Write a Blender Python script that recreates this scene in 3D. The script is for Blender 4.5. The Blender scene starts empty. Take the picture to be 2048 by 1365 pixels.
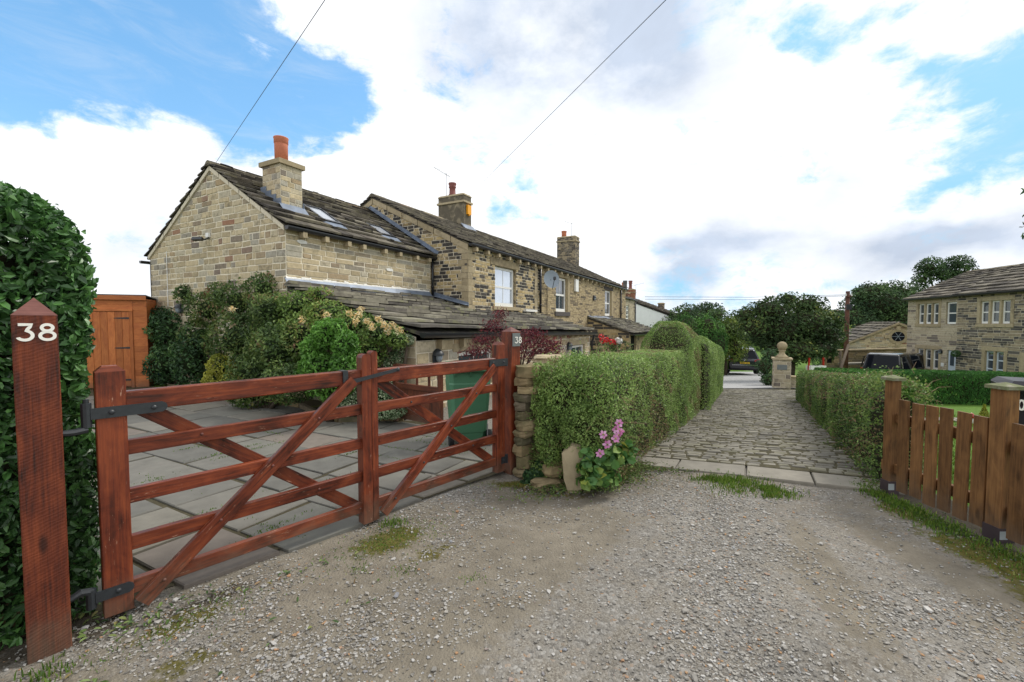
import bpy, math, random
import numpy as np
from mathutils import Vector, Matrix

rs = np.random.RandomState(11)
random.seed(5)
R = math.radians
SC = bpy.context.scene
COL = SC.collection

# ------------------------------------------------------------------ camera, sky, sun, exposure
FPX, EYE, PITCH = 871.0, 1.6, 0.04303
cam_d = bpy.data.cameras.new('camera')
cam_d.sensor_width = 36.0
cam_d.lens = FPX / 2048 * 36.0
cam_d.clip_end = 3000
cam_d.clip_start = 0.05
cam = bpy.data.objects.new('camera', cam_d)
COL.objects.link(cam)
cam.location = (0, 0, EYE)
cam.rotation_euler = (math.pi / 2 - PITCH, 0, 0)
SC.camera = cam


def pdir(x, y):
    u = (x - 1024) / FPX
    v = (682.5 - y) / FPX
    return np.array([u, math.cos(PITCH) + v * math.sin(PITCH), -math.sin(PITCH) + v * math.cos(PITCH)])


def at(x, y, D):
    r = pdir(x, y)
    return np.array([0, 0, EYE]) + r * D / r[1]


SUN_AZ, SUN_EL = R(62), R(46)       # azimuth from +Y towards +X
sun_dir = Vector((math.sin(SUN_AZ) * math.cos(SUN_EL), math.cos(SUN_AZ) * math.cos(SUN_EL), math.sin(SUN_EL)))
sl = bpy.data.lights.new('sun', 'SUN')
sl.energy = 2.5
sl.angle = R(14)
sl.color = (1.0, .95, .86)
sun = bpy.data.objects.new('sun', sl)
COL.objects.link(sun)
sun.rotation_euler = (-sun_dir).to_track_quat('-Z', 'Y').to_euler()

SC.view_settings.view_transform = 'Standard'
SC.view_settings.look = 'None'
SC.view_settings.gamma = 1
SC.view_settings.exposure = 0.0


class NT:
    """small helper round a node tree"""

    def __init__(s, tree):
        s.t = tree
        s.n = tree.nodes
        s.n.clear()

    def new(s, typ, **kw):
        nd = s.n.new(typ)
        for k, v in kw.items():
            if k.startswith('i_'):
                nd.inputs[k[2:].replace('_', ' ')].default_value = v
            else:
                setattr(nd, k, v)
        return nd

    def put(s, sock, v):
        if hasattr(v, 'is_output'):
            s.t.links.new(v, sock)
        else:
            sock.default_value = v

    def math(s, op, a, b=0.0, c=None, clamp=False):
        nd = s.n.new('ShaderNodeMath')
        nd.operation = op
        nd.use_clamp = clamp
        s.put(nd.inputs[0], a)
        s.put(nd.inputs[1], b)
        if c is not None:
            s.put(nd.inputs[2], c)
        return nd.outputs[0]

    def vmath(s, op, a, b):
        nd = s.n.new('ShaderNodeVectorMath')
        nd.operation = op
        s.put(nd.inputs[0], a)
        s.put(nd.inputs[1], b)
        return nd

    def noise(s, vec, scale, detail=4, rough=.55, dist=0.0):
        nd = s.n.new('ShaderNodeTexNoise')
        s.put(nd.inputs['Vector'], vec)
        nd.inputs['Scale'].default_value = scale
        nd.inputs['Detail'].default_value = detail
        nd.inputs['Roughness'].default_value = rough
        nd.inputs['Distortion'].default_value = dist
        return nd.outputs['Fac']

    def ramp(s, fac, stops, interp='LINEAR'):
        nd = s.n.new('ShaderNodeValToRGB')
        cr = nd.color_ramp
        cr.interpolation = interp
        while len(cr.elements) < len(stops):
            cr.elements.new(.5)
        for e, (p, c) in zip(cr.elements, stops):
            e.position = p
            e.color = (c, c, c, 1) if isinstance(c, (int, float)) else (*c, 1)
        s.put(nd.inputs[0], fac)
        return nd.outputs['Color']

    def smooth(s, x, a, b):
        nd = s.n.new('ShaderNodeMapRange')
        nd.interpolation_type = 'SMOOTHSTEP'
        s.put(nd.inputs['Value'], x)
        nd.inputs['From Min'].default_value = a
        nd.inputs['From Max'].default_value = b
        return nd.outputs[0]

    def mix(s, fac, a, b, mode='MIX'):
        nd = s.n.new('ShaderNodeMix')
        nd.data_type = 'RGBA'
        nd.blend_type = mode
        s.put(nd.inputs[0], fac)
        for sock, v in ((nd.inputs[6], a), (nd.inputs[7], b)):
            if isinstance(v, (int, float)):
                v = (v, v, v, 1)
            elif isinstance(v, tuple) and len(v) == 3:
                v = (*v, 1)
            s.put(sock, v)
        return nd.outputs[2]


# ---- world: Nishita sky with clouds laid over it by direction
W = bpy.data.worlds.new('World')
SC.world = W
W.use_nodes = True
w = NT(W.node_tree)
tc = w.new('ShaderNodeTexCoord')
sky = w.new('ShaderNodeTexSky', sky_type='NISHITA', sun_disc=False, sun_elevation=SUN_EL, sun_rotation=SUN_AZ,
            altitude=100, air_density=1.0, dust_density=.6, ozone_density=1.6)
D = tc.outputs['Generated']
SQ = (1, 1, 1.7)
dq = w.vmath('MULTIPLY', D, SQ).outputs[0]


def nrm(v):
    v = np.asarray(v, float)
    return v / np.linalg.norm(v)


warp = w.noise(dq, 2.3, 5, .6)
warp2 = w.n.new('ShaderNodeTexNoise')
w.put(warp2.inputs['Vector'], dq)
warp2.inputs['Scale'].default_value = 5.5
warp2.inputs['Detail'].default_value = 6
wv = w.vmath('MULTIPLY', w.vmath('SUBTRACT', warp2.outputs['Color'], (.5, .5, .5)).outputs[0], (.34, .34, .34)).outputs[0]
dw = w.vmath('ADD', dq, wv).outputs[0]


def blobs(lst):
    tot = None
    for (px, py, rad, wt) in lst:
        c = nrm(pdir(px, py)) * np.array(SQ)
        dist = w.vmath('DISTANCE', dw, tuple(c)).outputs['Value']
        f = w.math('MULTIPLY', w.smooth(dist, rad * 1.12, rad * .05), wt)
        tot = f if tot is None else w.math('ADD', tot, f)
    return tot


blue = blobs([(100, 60, .40, 1), (330, 110, .36, 1), (480, 60, .24, .7), (60, 190, .20, .9), (560, 230, .20, .8),
              (430, 230, .2, .9), (250, 210, .2, .8), (640, 290, .10, .5), (1970, 135, .10, .9), (1900, 335, .09, .6), (1690, 20, .09, .65),
              (1790, 100, .06, .5), (2050, 190, .10, .7), (2250, 250, .15, 1), (1340, 600, .16, .28)])
whole = blobs([(150, 310, .2, .9), (20, 310, .16, .9), (330, 340, .18, .7), (620, 20, .14, .5), (700, 380, .3, .8), (520, 120, .09, .35), (590, 200, .06, .35), (500, 190, .05, .25)])
blue = w.math('SUBTRACT', w.math('MINIMUM', blue, 1.25), whole)
bn = w.math('ADD', w.math('MULTIPLY', w.math('SUBTRACT', w.noise(dq, 3.4, 12, .66), .5), 2.5),
            w.math('MULTIPLY', w.math('SUBTRACT', w.noise(dq, 13.0, 10, .68, .5), .5), 1.3))
clear = w.smooth(w.math('ADD', blue, bn), .12, .80)
# cloud shading: thick grey bases against thin bright cloud
grey = blobs([(1200, 60, .42, .8), (1080, 130, .3, .5), (900, 40, .3, .35), (1300, 30, .2, .3), (1420, 500, .17, .95), (1300, 510, .12, .6), (1560, 470, .12, .5),
              (1760, 500, .15, .7), (1940, 480, .15, .75), (1690, 370, .10, .4), (1330, 350, .14, .25), (260, 450, .13, .35),
              (230, 540, .14, .4), (2040, 500, .14, .5), (1330, 590, .2, .4), (1600, 590, .25, .25), (700, 560, .2, .2)])
gn = w.noise(dq, 3.2, 8, .6)
gsh = w.math('MULTIPLY', grey, w.smooth(gn, .12, .60), clamp=True)
k = 10.0
billow = w.ramp(w.noise(dq, 2.6, 10, .62, .3), [(.3, .86), (.60, 1.06)])
cloudc = w.mix(1.0, w.mix(gsh, (1.22 * k, 1.24 * k, 1.27 * k), (.64 * k, .73 * k, .88 * k)), billow, 'MULTIPLY')
wisp = w.math('MULTIPLY', w.smooth(w.noise(w.vmath('MULTIPLY', D, (2, 2, 7)).outputs[0], 3, 8, .65, .6), .45, .9), .35)
skyc = w.vmath('ADD', w.mix(1.0, sky.outputs[0], (1.6, 1.7, 1.6), 'MULTIPLY'), (.04 * k, .19 * k, .38 * k)).outputs[0]
skyc = w.vmath('MINIMUM', skyc, (.40 * k, .76 * k, 1.05 * k)).outputs[0]
skyb = w.mix(wisp, skyc, (.9 * k, .95 * k, 1.0 * k))
final = w.mix(clear, cloudc, skyb)
bg = w.new('ShaderNodeBackground')
w.put(bg.inputs['Color'], final)
bg.inputs['Strength'].default_value = .1
wo = w.new('ShaderNodeOutputWorld')
w.t.links.new(bg.outputs[0], wo.inputs[0])
try:
    W.cycles.sampling_method = 'MANUAL'
    W.cycles.sample_map_resolution = 512
except Exception:
    pass

# ------------------------------------------------------------------ materials


def new_mat(name):
    m = bpy.data.materials.new(name)
    m.use_nodes = True
    return m, NT(m.node_tree)


def finish(t, color, rough=.8, bump=None, bstr=.3, bdist=.01, spec=.3, metal=0, transl=None, coat=0, alpha=None):
    p = t.new('ShaderNodeBsdfPrincipled')
    if isinstance(color, tuple) and len(color) == 3:
        color = (*color, 1)
    t.put(p.inputs['Base Color'], color)
    t.put(p.inputs['Roughness'], rough)
    p.inputs['Specular IOR Level'].default_value = spec
    p.inputs['Metallic'].default_value = metal
    p.inputs['Coat Weight'].default_value = coat
    p.inputs['Coat Roughness'].default_value = .05
    if bump is not None:
        b = t.new('ShaderNodeBump')
        b.inputs['Strength'].default_value = bstr
        b.inputs['Distance'].default_value = bdist
        t.put(b.inputs['Height'], bump)
        t.t.links.new(b.outputs[0], p.inputs['Normal'])
    out = t.new('ShaderNodeOutputMaterial')
    sh = p.outputs[0]
    if transl:
        tr = t.new('ShaderNodeBsdfTranslucent')
        t.put(tr.inputs['Color'], color)
        mx = t.new('ShaderNodeMixShader')
        mx.inputs[0].default_value = transl
        t.t.links.new(sh, mx.inputs[1])
        t.t.links.new(tr.outputs[0], mx.inputs[2])
        sh = mx.outputs[0]
    t.t.links.new(sh, out.inputs[0])


def rnd(t, name='rnd'):
    a = t.new('ShaderNodeAttribute', attribute_name=name)
    return a.outputs['Fac']


def obj_co(t):
    return t.new('ShaderNodeTexCoord').outputs['Object']


def mat_flat(name, c, rough=.6, spec=.3, metal=0, var=.15, scale=8, bstr=.1, coat=0):
    m, t = new_mat(name)
    n = t.noise(obj_co(t), scale, 5, .6)
    col = t.mix(1.0, (*c, 1), t.ramp(n, [(.2, 1 - var), (.8, 1 + var)]), 'MULTIPLY')
    finish(t, col, rough, n, bstr, .004, spec, metal, coat=coat)
    return m


def mat_pal(name, stops, nscale=14, namt=.28, rough=.9, bstr=.5, bdist=.01, stain=None, spec=.2, big=None, interp='LINEAR'):
    """per-piece colour from the rnd attribute, broken up with noise and stains"""
    m, t = new_mat(name)
    co = obj_co(t)
    base = t.ramp(rnd(t), stops, interp)
    n = t.noise(co, nscale, 8, .65)
    col = t.mix(1.0, base, t.ramp(n, [(.25, 1 - namt), (.75, 1 + namt)]), 'MULTIPLY')
    if stain:
        (c, sc, lo, hi, amt) = stain
        sn = t.math('ADD', t.noise(co, sc, 6, .6), t.math('MULTIPLY', t.math('SUBTRACT', rnd(t, 'rnd2'), .5), .35))
        col = t.mix(t.math('MULTIPLY', t.smooth(sn, lo, hi), amt), col, c)
    if big:
        (c, sc, lo, hi, amt) = big
        col = t.mix(t.math('MULTIPLY', t.smooth(t.noise(co, sc, 5, .6), lo, hi), amt), col, c)
    fine = t.noise(co, nscale * 5, 6, .7)
    h = t.math('ADD', n, t.math('MULTIPLY', fine, .5))
    finish(t, col, rough, h, bstr, bdist, spec)
    return m


def mat_leaf(name, stops, transl=.25, rough=.5, spec=.35, nscale=2.5, namt=.25):
    m, t = new_mat(name)
    base = t.ramp(rnd(t), stops)
    n = t.noise(obj_co(t), nscale, 4, .6)
    col = t.mix(1.0, base, t.ramp(n, [(.3, 1 - namt), (.7, 1 + namt)]), 'MULTIPLY')
    finish(t, col, rough, spec=spec, transl=transl)
    return m


def mat_wood(name, light, mid, dark, rough=.5, spec=.4, chips=None, grey=None, coat=0.0, cross=0.0, mud=True):
    """planed timber: uv.x runs along the piece in metres"""
    m, t = new_mat(name)
    uv = t.new('ShaderNodeTexCoord').outputs['UV']
    g = t.vmath('MULTIPLY', uv, (2.2, 55, 1)).outputs[0]
    grain = t.noise(g, 1.0, 6, .6, .6)
    fine = t.noise(t.vmath('MULTIPLY', uv, (9, 260, 1)).outputs[0], 1.0, 4, .6)
    knot = t.new('ShaderNodeTexVoronoi', feature='F1')
    t.put(knot.inputs['Vector'], t.vmath('MULTIPLY', uv, (2.3, 7.0, 1)).outputs[0])
    knot.inputs['Scale'].default_value = 1.0
    patch = t.noise(t.vmath('MULTIPLY', uv, (3.5, 7, 1)).outputs[0], 1.0, 5, .6, 1.0)
    ring = t.noise(t.vmath('MULTIPLY', uv, (1.3, 18, 1)).outputs[0], 1.0, 3, .5, 2.0)
    f = t.math('ADD', t.math('MULTIPLY', grain, .45), t.math('MULTIPLY', patch, .55))
    col = t.ramp(f, [(.36, dark), (.49, mid), (.62, light)])
    col = t.mix(t.math('MULTIPLY', t.smooth(ring, .58, .72), .45), col, dark)
    col = t.mix(1.0, col, t.ramp(fine, [(.2, .78), (.8, 1.18)]), 'MULTIPLY')
    col = t.mix(1.0, col, t.ramp(rnd(t), [(0, .82), (1, 1.2)]), 'MULTIPLY')
    col = t.mix(t.math('MULTIPLY', t.smooth(knot.outputs['Distance'], .16, .05), .75), col, tuple(c * .45 for c in dark))
    h = t.math('ADD', t.math('MULTIPLY', grain, .6), t.math('MULTIPLY', fine, .4))
    if cross:
        wv_ = t.new('ShaderNodeTexWave', wave_type='BANDS', bands_direction='DIAGONAL')
        t.put(wv_.inputs['Vector'], t.vmath('MULTIPLY', uv, (1.6, .6, 1)).outputs[0])
        wv_.inputs['Scale'].default_value = 23
        wv_.inputs['Distortion'].default_value = 5.0
        wv_.inputs['Detail'].default_value = 3
        col = t.mix(1.0, col, t.ramp(wv_.outputs['Fac'], [(0, 1 - cross), (1, 1 + cross)]), 'MULTIPLY')
        h = t.math('ADD', h, t.math('MULTIPLY', wv_.outputs['Fac'], .5))
    if mud:
        sp_ = t.new('ShaderNodeSeparateXYZ')
        t.put(sp_.inputs[0], obj_co(t))
        mz = t.math('ADD', sp_.outputs[2], t.math('MULTIPLY', t.math('SUBTRACT', t.noise(obj_co(t), 9, 6, .7), .5), .45))
        col = t.mix(t.math('MULTIPLY', t.smooth(mz, .30, -.02), .62), col, (.13, .09, .062))
    if grey:
        gn_ = t.noise(t.vmath('MULTIPLY', uv, (6, 30, 1)).outputs[0], 1.0, 6, .7)
        col = t.mix(t.math('MULTIPLY', t.smooth(gn_, .52, .7), .5), col, grey)
    if chips:
        cn = t.noise(t.vmath('MULTIPLY', uv, (12, 90, 1)).outputs[0], 1.0, 5, .7)
        cm = t.noise(t.vmath('MULTIPLY', uv, (4, 14, 1)).outputs[0], 1.0, 2, .5)
        ck = t.math('MULTIPLY', t.math('MULTIPLY', t.smooth(cn, .60, .66), t.smooth(cm, .50, .60)), .7)
        col = t.mix(ck, col, chips)
    finish(t, col, t.ramp(patch, [(.3, rough - .12), (.7, rough + .18)]), h, .35, .004, spec, coat=coat)
    return m


M = {}
M['red_wood'] = mat_wood('red_stained_timber', (.25, .056, .018), (.145, .029, .012), (.034, .011, .008), .42, .35,
                         chips=(.5, .3, .2))
M['red_post'] = mat_wood('red_stained_rough_timber', (.205, .047, .017), (.118, .026, .012), (.026, .012, .010), .5, .3, cross=.03)
M['red_top'] = mat_wood('weathered_red_end_grain', (.20, .085, .07), (.15, .058, .047), (.08, .035, .03), .6, .3)
M['brown_wood'] = mat_wood('brown_fence_timber', (.235, .118, .045), (.165, .080, .031), (.080, .039, .017), .66, .2)
M['shed_wood'] = mat_wood('orange_stained_boards', (.58, .20, .065), (.49, .155, .048), (.38, .105, .033), .55, .3)
M['gate_small'] = mat_wood('dark_red_gate_timber', (.17, .05, .022), (.12, .034, .016), (.05, .018, .011), .55, .35)
M['pole_wood'] = mat_wood('creosoted_pole', (.16, .075, .05), (.11, .05, .036), (.05, .026, .02), .75, .2)
M['iron'] = mat_flat('black_painted_iron', (.025, .029, .034), .42, .5, 0, .3, 30, .25)
M['gutter'] = mat_flat('black_gutter_plastic', (.012, .013, .016), .3, .5, 0, .2)
M['white'] = mat_flat('white_paint', (.78, .78, .75), .4, .4, 0, .05)
M['whitewash'] = mat_flat('white_render', (.86, .87, .90), .85, .2, 0, .07, 3, .3)
M['digit'] = mat_flat('white_numerals', (.85, .83, .76), .4, .4, 0, .05)
M['lead'] = mat_flat('lead_sheet', (.17, .205, .265), .5, .45, .25, .35, 5, .3)
M['lime'] = mat_flat('white_lime_mortar', (.75, .74, .70), .95, .1, 0, .2, 20, .8)
M['plaque'] = mat_flat('grey_slate_plaque', (.16, .18, .18), .6, .3, 0, .15)
M['bin_green'] = mat_flat('green_plastic', (.075, .215, .12), .45, .4, 0, .12, 4, .05)
M['bin_black'] = mat_flat('black_plastic', (.02, .018, .024), .5, .35, 0, .2)
M['rubber'] = mat_flat('tyre_rubber', (.013, .013, .014), .7, .3, 0, .2)
M['terracotta'] = mat_flat('terracotta', (.55, .19, .11), .7, .3, 0, .12, 6, .1)
M['dark_terracotta'] = mat_flat('dark_terracotta', (.20, .07, .06), .7, .3, 0, .25, 9, .15)
M['grey_pot'] = mat_flat('grey_clay', (.12, .12, .12), .8, .3, 0, .2)
M['dish'] = mat_flat('grey_dish_metal', (.27, .315, .36), .5, .3, .1, .05)
M['orange'] = mat_flat('orange_plastic', (.85, .36, .01), .45, .4, 0, .04)
M['alu'] = mat_flat('aerial_metal', (.2, .21, .22), .4, .5, .6, .1)
M['wire'] = mat_flat('cable_sheath', (.09, .10, .12), .6, .3)
M['white_cable'] = mat_flat('white_cable', (.8, .8, .78), .5, .3)
M['car_paint'] = mat_flat('dark_blue_car_paint', (.007, .010, .022), .2, .55, .2, .05, 3, 0, coat=.8)
M['van_paint'] = mat_flat('black_van_paint', (.007, .007, .009), .22, .5, .1, .05, 3, 0, coat=.8)
M['chrome'] = mat_flat('chrome', (.6, .62, .66), .15, .5, 1, .02)
M['red_light'] = mat_flat('red_lamp_plastic', (.42, .012, .015), .2, .5, 0, .1, coat=.5)
M['plate'] = mat_flat('yellow_plate', (.75, .50, .04), .45, .4, 0, .04)
M['plate_ink'] = mat_flat('plate_characters', (.02, .02, .02), .5, .3)
M['red_flower'] = mat_leaf('red_petals', [(0, (.45, .01, .015)), (.7, (.75, .03, .03)), (1, (.8, .25, .25))], .2)
M['teal'] = mat_flat('teal_plastic', (.02, .075, .085), .5, .4, 0, .15)
M['metal_shoe'] = mat_flat('brown_steel_shoe', (.075, .055, .062), .45, .45, .3, .2)
M['shoe_label'] = mat_flat('zinc_tag', (.45, .5, .52), .4, .5, .4, .1)
M['grey_paint'] = mat_flat('pale_grey_paint', (.52, .58, .66), .45, .4, 0, .05)
M['interior_shade'] = mat_flat('painted_opening_shade', (.012, .012, .012), .9, .1)  # near-black base colour paints the shade inside openings


def mat_glass(name, c, rough=.03, spec=.5, ior=1.5, coat=0):
    m, t = new_mat(name)
    n = t.noise(obj_co(t), 1.5, 2, .5)
    finish(t, c, rough, n, .04, .02, spec, coat=coat)
    for nd in m.node_tree.nodes:
        if nd.type == 'BSDF_PRINCIPLED':
            nd.inputs['IOR'].default_value = ior
    return m


M['glass'] = mat_glass('window_glass', (.06, .075, .095), ior=2.3)
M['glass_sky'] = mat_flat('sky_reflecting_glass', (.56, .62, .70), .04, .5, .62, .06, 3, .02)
M['glass_pale'] = mat_glass('pale_window_glass', (.34, .37, .42), .12, .5, 1.9)  # even pale blue-grey base colour, slightly rough
M['car_glass'] = mat_glass('tinted_glass', (.008, .010, .016), .06, .14)

BUFF = [(0, (.37, .305, .195)), (.18, (.46, .38, .245)), (.4, (.53, .44, .285)), (.58, (.48, .415, .29)), (.72, (.39, .365, .30)),
        (.84, (.28, .25, .20)), (.92, (.40, .30, .18)), (.965, (.20, .175, .15)), (.993, (.33, .20, .13)), (1, (.30, .13, .08))]
BLOT = [(0, (.40, .315, .185)), (.25, (.50, .395, .225)), (.40, (.44, .335, .165)), (.47, (.32, .24, .125)), (.52, (.10, .088, .075)),
        (1, (.04, .039, .039))]
FINE = [(0, (.38, .30, .175)), (.5, (.46, .375, .23)), (.74, (.36, .285, .18)), (.86, (.26, .21, .14)), (1, (.11, .095, .075))]
PALE = [(0, (0.388, 0.325, 0.231)), (.6, (0.450, 0.388, 0.281)), (.85, (0.312, 0.263, 0.200)), (1, (0.163, 0.138, 0.119))]
DARKS = [(0, (0.288, 0.240, 0.168)), (.35, (0.336, 0.276, 0.186)), (.6, (0.168, 0.150, 0.126)), (1, (0.066, 0.062, 0.062))]
M['stone_buff'] = mat_pal('buff_coursed_stone', BUFF, 13, .26, stain=((.14, .12, .09), 9, .62, .76, .5))
M['stone_blot'] = mat_pal('blackened_coursed_stone', BLOT, 13, .3, stain=((.05, .045, .04), 12, .60, .70, .6))
M['stone_fine'] = mat_pal('narrow_coursed_stone', FINE, 13, .3, stain=((.13, .11, .08), 10, .58, .74, .55))
M['stone_pale'] = mat_pal('pale_sandstone', PALE, 10, .22, stain=((.12, .10, .08), 7, .62, .75, .6))
M['stone_dark'] = mat_pal('soot_darkened_stone', DARKS, 10, .3, stain=((.04, .039, .04), 5, .5, .68, .8))
M['stone_wall'] = mat_pal('garden_wall_stone', [(0, (.20, .15, .08)), (.5, (.30, .235, .13)), (1, (.15, .125, .09))], 12, .3,
                          stain=((.07, .075, .035), 6, .55, .7, .6))
M['mortar'] = mat_flat('pale_mortar', (.74, .68, .55), .95, .1, 0, .2, 25, .6)
M['mortar_pale'] = mat_flat('mortar_weathered', (.62, .56, .44), .95, .1, 0, .25, 25, .6)
M['mortar_dark'] = mat_flat('mortar_brown', (.38, .31, .20), .95, .1, 0, .25, 25, .6)
M['ashlar'] = mat_pal('dressed_stone', [(0, (.33, .27, .17)), (1, (.42, .35, .23))], 9, .2, stain=((.15, .12, .08), 5, .58, .75, .5))
M['ashlar_dark'] = mat_pal('blackened_dressed_stone', [(0, (.06, .055, .055)), (1, (.10, .09, .085))], 9, .25)
M['chimney_render'] = mat_pal('streaked_render', [(0, (.26, .22, .15)), (1, (.33, .28, .195))], 4, .3,
                              stain=((.07, .062, .05), 3.2, .48, .66, .75))
M['brick'] = mat_pal('red_brick', [(0, (.20, .07, .045)), (.6, (.26, .10, .06)), (1, (.11, .06, .05))], 12, .3)
SL = [(0, (.045, .040, .036)), (.3, (.085, .075, .062)), (.6, (.135, .12, .095)), (.85, (.19, .17, .13)), (1, (.10, .085, .07))]
M['slate'] = mat_pal('stone_slates', SL, 7, .4, .9, .7, .012, stain=((.21, .19, .12), 5.5, .58, .75, .55),
                     big=((.045, .04, .036), 1.3, .52, .7, .55))
M['slate_low'] = mat_pal('mossy_stone_slates', [(0, (.06, .055, .05)), (.3, (.11, .10, .085)), (.7, (.175, .16, .125)), (1, (.23, .215, .165))],
                         7, .4, .9, .7, .012, stain=((.20, .20, .10), 5, .6, .75, .5), big=((.06, .055, .05), 1.5, .55, .7, .5))
M['slate_far'] = mat_pal('dark_stone_slates', SL, 5, .35, .9, .6, .012)

LEAF_PRIVET = [(0, (0.023, 0.061, 0.020)), (.35, (0.051, 0.133, 0.035)), (.7, (0.090, 0.217, 0.052)), (.93, (0.145, 0.304, 0.080)), (.97, (0.232, 0.290, 0.072)), (1, (0.174, 0.116, 0.043))]
M['privet'] = mat_leaf('privet_leaves', LEAF_PRIVET, .18, .38, .5)
M['hedge'] = mat_leaf('clipped_hedge_leaves', [(0, (.075, .135, .035)), (.35, (.185, .295, .070)), (.7, (.31, .44, .120)), (.93, (.42, .56, .20)),
                                               (.965, (.22, .17, .08)), (1, (.30, .20, .11))], .30, .45, .4)
M['hedge_olive'] = mat_leaf('olive_hedge_leaves', [(0, (.045, .085, .022)), (.35, (.105, .185, .045)), (.7, (.19, .29, .07)), (.9, (.30, .40, .10)),
                                                   (.94, (.19, .16, .07)), (1, (.26, .18, .10))], .25, .5, .35)
M['conifer'] = mat_leaf('conifer_sprays', [(0, (0.025, 0.081, 0.018)), (.5, (0.052, 0.158, 0.032)), (.85, (0.091, 0.236, 0.045)), (1, (0.193, 0.367, 0.061))], .12, .6, .2)
M['core_shade'] = mat_flat('dark_core_filling', (0.038, 0.037, 0.021), .95, .1, 0, .5, 30, .8)  # dark filling of the solid cores that block light inside hedges and crowns
M['core_shade_green'] = mat_flat('dark_green_core_filling', (.022, .035, .014), .95, .1, 0, .5, 30, .8)  # greener dark filling for the light-blocking shrub cores
M['bark'] = mat_flat('bark', (0.096, 0.075, 0.056), .9, .15, 0, .35, 14, .8)
M['stem'] = mat_flat('thin_stems', (0.263, 0.184, 0.114), .85, .2, 0, .3, 20, .4)
M['lf_climb'] = mat_leaf('climber_leaves', [(0, (.030, .062, .018)), (.45, (.085, .150, .038)), (.8, (.165, .235, .062)), (.93, (.22, .22, .075)), (1, (.22, .12, .06))], .2)
M['lf_honey'] = mat_leaf('honeysuckle_leaves', [(0, (0.061, 0.108, 0.025)), (.5, (0.149, 0.254, 0.052)), (.85, (0.263, 0.350, 0.079)), (1, (0.298, 0.210, 0.088))], .2)
M['lf_bright'] = mat_leaf('bright_green_leaves', [(0, (.038, .105, .016)), (.5, (.095, .235, .034)), (1, (.19, .40, .07))], .25)
M['lf_dark'] = mat_leaf('dark_shrub_leaves', [(0, (0.018, 0.045, 0.018)), (.6, (0.044, 0.108, 0.035)), (1, (0.114, 0.210, 0.061))], .15)
M['lf_yellow'] = mat_leaf('yellow_green_leaves', [(0, (.16, .19, .022)), (.5, (.31, .32, .04)), (1, (.48, .48, .08))], .25)
M['lf_varieg'] = mat_leaf('cream_edged_leaves', [(0, (.035, .09, .03)), (.5, (.085, .17, .07)), (.7, (.34, .42, .25)), (1, (.58, .64, .45))], .15)
M['lf_maple'] = mat_leaf('purple_maple_leaves', [(0, (.055, .011, .018)), (.5, (.125, .024, .034)), (.85, (.22, .046, .055)), (1, (.36, .095, .08))], .3)
M['lf_anem'] = mat_leaf('anemone_leaves', [(0, (.042, .115, .03)), (.6, (.10, .23, .055)), (.9, (.21, .31, .07)), (1, (.36, .36, .06))], .22)
M['lf_tree'] = mat_leaf('dark_tree_leaves', [(0, (0.023, 0.045, 0.018)), (.6, (0.056, 0.098, 0.032)), (.93, (0.114, 0.166, 0.047)), (1, (0.228, 0.245, 0.061))], .15, .6, .2, .8, .35)
M['lf_tree_far'] = mat_leaf('far_tree_leaves', [(0, (0.028, 0.056, 0.028)), (.6, (0.060, 0.105, 0.042)), (1, (0.108, 0.175, 0.056))], .15, .6, .2, .4, .35)
M['lf_tree_yel'] = mat_leaf('yellowing_tree_leaves', [(0, (0.052, 0.091, 0.021)), (.6, (0.131, 0.201, 0.040)), (1, (0.263, 0.298, 0.061))], .15, .6, .2, .8)
M['lf_tree_grn'] = mat_leaf('fresh_conifer_leaves', [(0, (0.028, 0.079, 0.021)), (.6, (0.074, 0.184, 0.038)), (1, (0.149, 0.298, 0.061))], .15, .6, .2, .8)
M['petal_honey'] = mat_leaf('honeysuckle_petals', [(0, (.78, .52, .22)), (.5, (.85, .70, .36)), (1, (.88, .80, .58))], .3)
M['petal_pink'] = mat_leaf('pink_petals', [(0, (.60, .17, .42)), (.6, (.72, .32, .58)), (1, (.80, .50, .72))], .35)
M['grass'] = mat_leaf('grass_blades', [(0, (.065, .125, .018)), (.6, (.13, .235, .032)), (.9, (.21, .30, .05)), (1, (.32, .29, .11))], .3)
M['litter'] = mat_leaf('fallen_clippings', [(0, (.06, .10, .025)), (.4, (.12, .18, .05)), (.6, (.17, .14, .07)), (1, (.11, .075, .04))], .1, .8, .15)

M['flag'] = mat_pal('york_stone_flags', [(0, (.115, .113, .102)), (.5, (.165, .157, .137)), (.85, (.20, .185, .152)), (1, (.16, .132, .115))], 5, .22, .8, .35, .006,
                    stain=((0.175, 0.175, 0.149), 2.6, .55, .75, .5), spec=.3)
M['sett'] = mat_pal('worn_stone_setts', [(0, (.135, .125, .104)), (.5, (.192, .178, .146)), (1, (.245, .226, .186))], 9, .3, .8, .5, .01,
                    stain=((0.158, 0.149, 0.079), 1.6, .52, .7, .5), spec=.3)
M['slab'] = mat_pal('smooth_stone_slabs', [(0, (.20, .185, .155)), (1, (.25, .228, .188))], 6, .2, .8, .3, .006, spec=.3)
M['pebble'] = mat_pal('loose_chippings', [(0, (.15, .14, .125)), (.3, (.235, .222, .20)), (.55, (.30, .282, .25)), (.78, (.36, .345, .32)), (.9, (.46, .445, .42)), (.955, (.21, .22, .24)), (.975, (.34, .20, .11)), (1, (.36, .235, .135))], 40, .2, .85, .3, .004)


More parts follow.
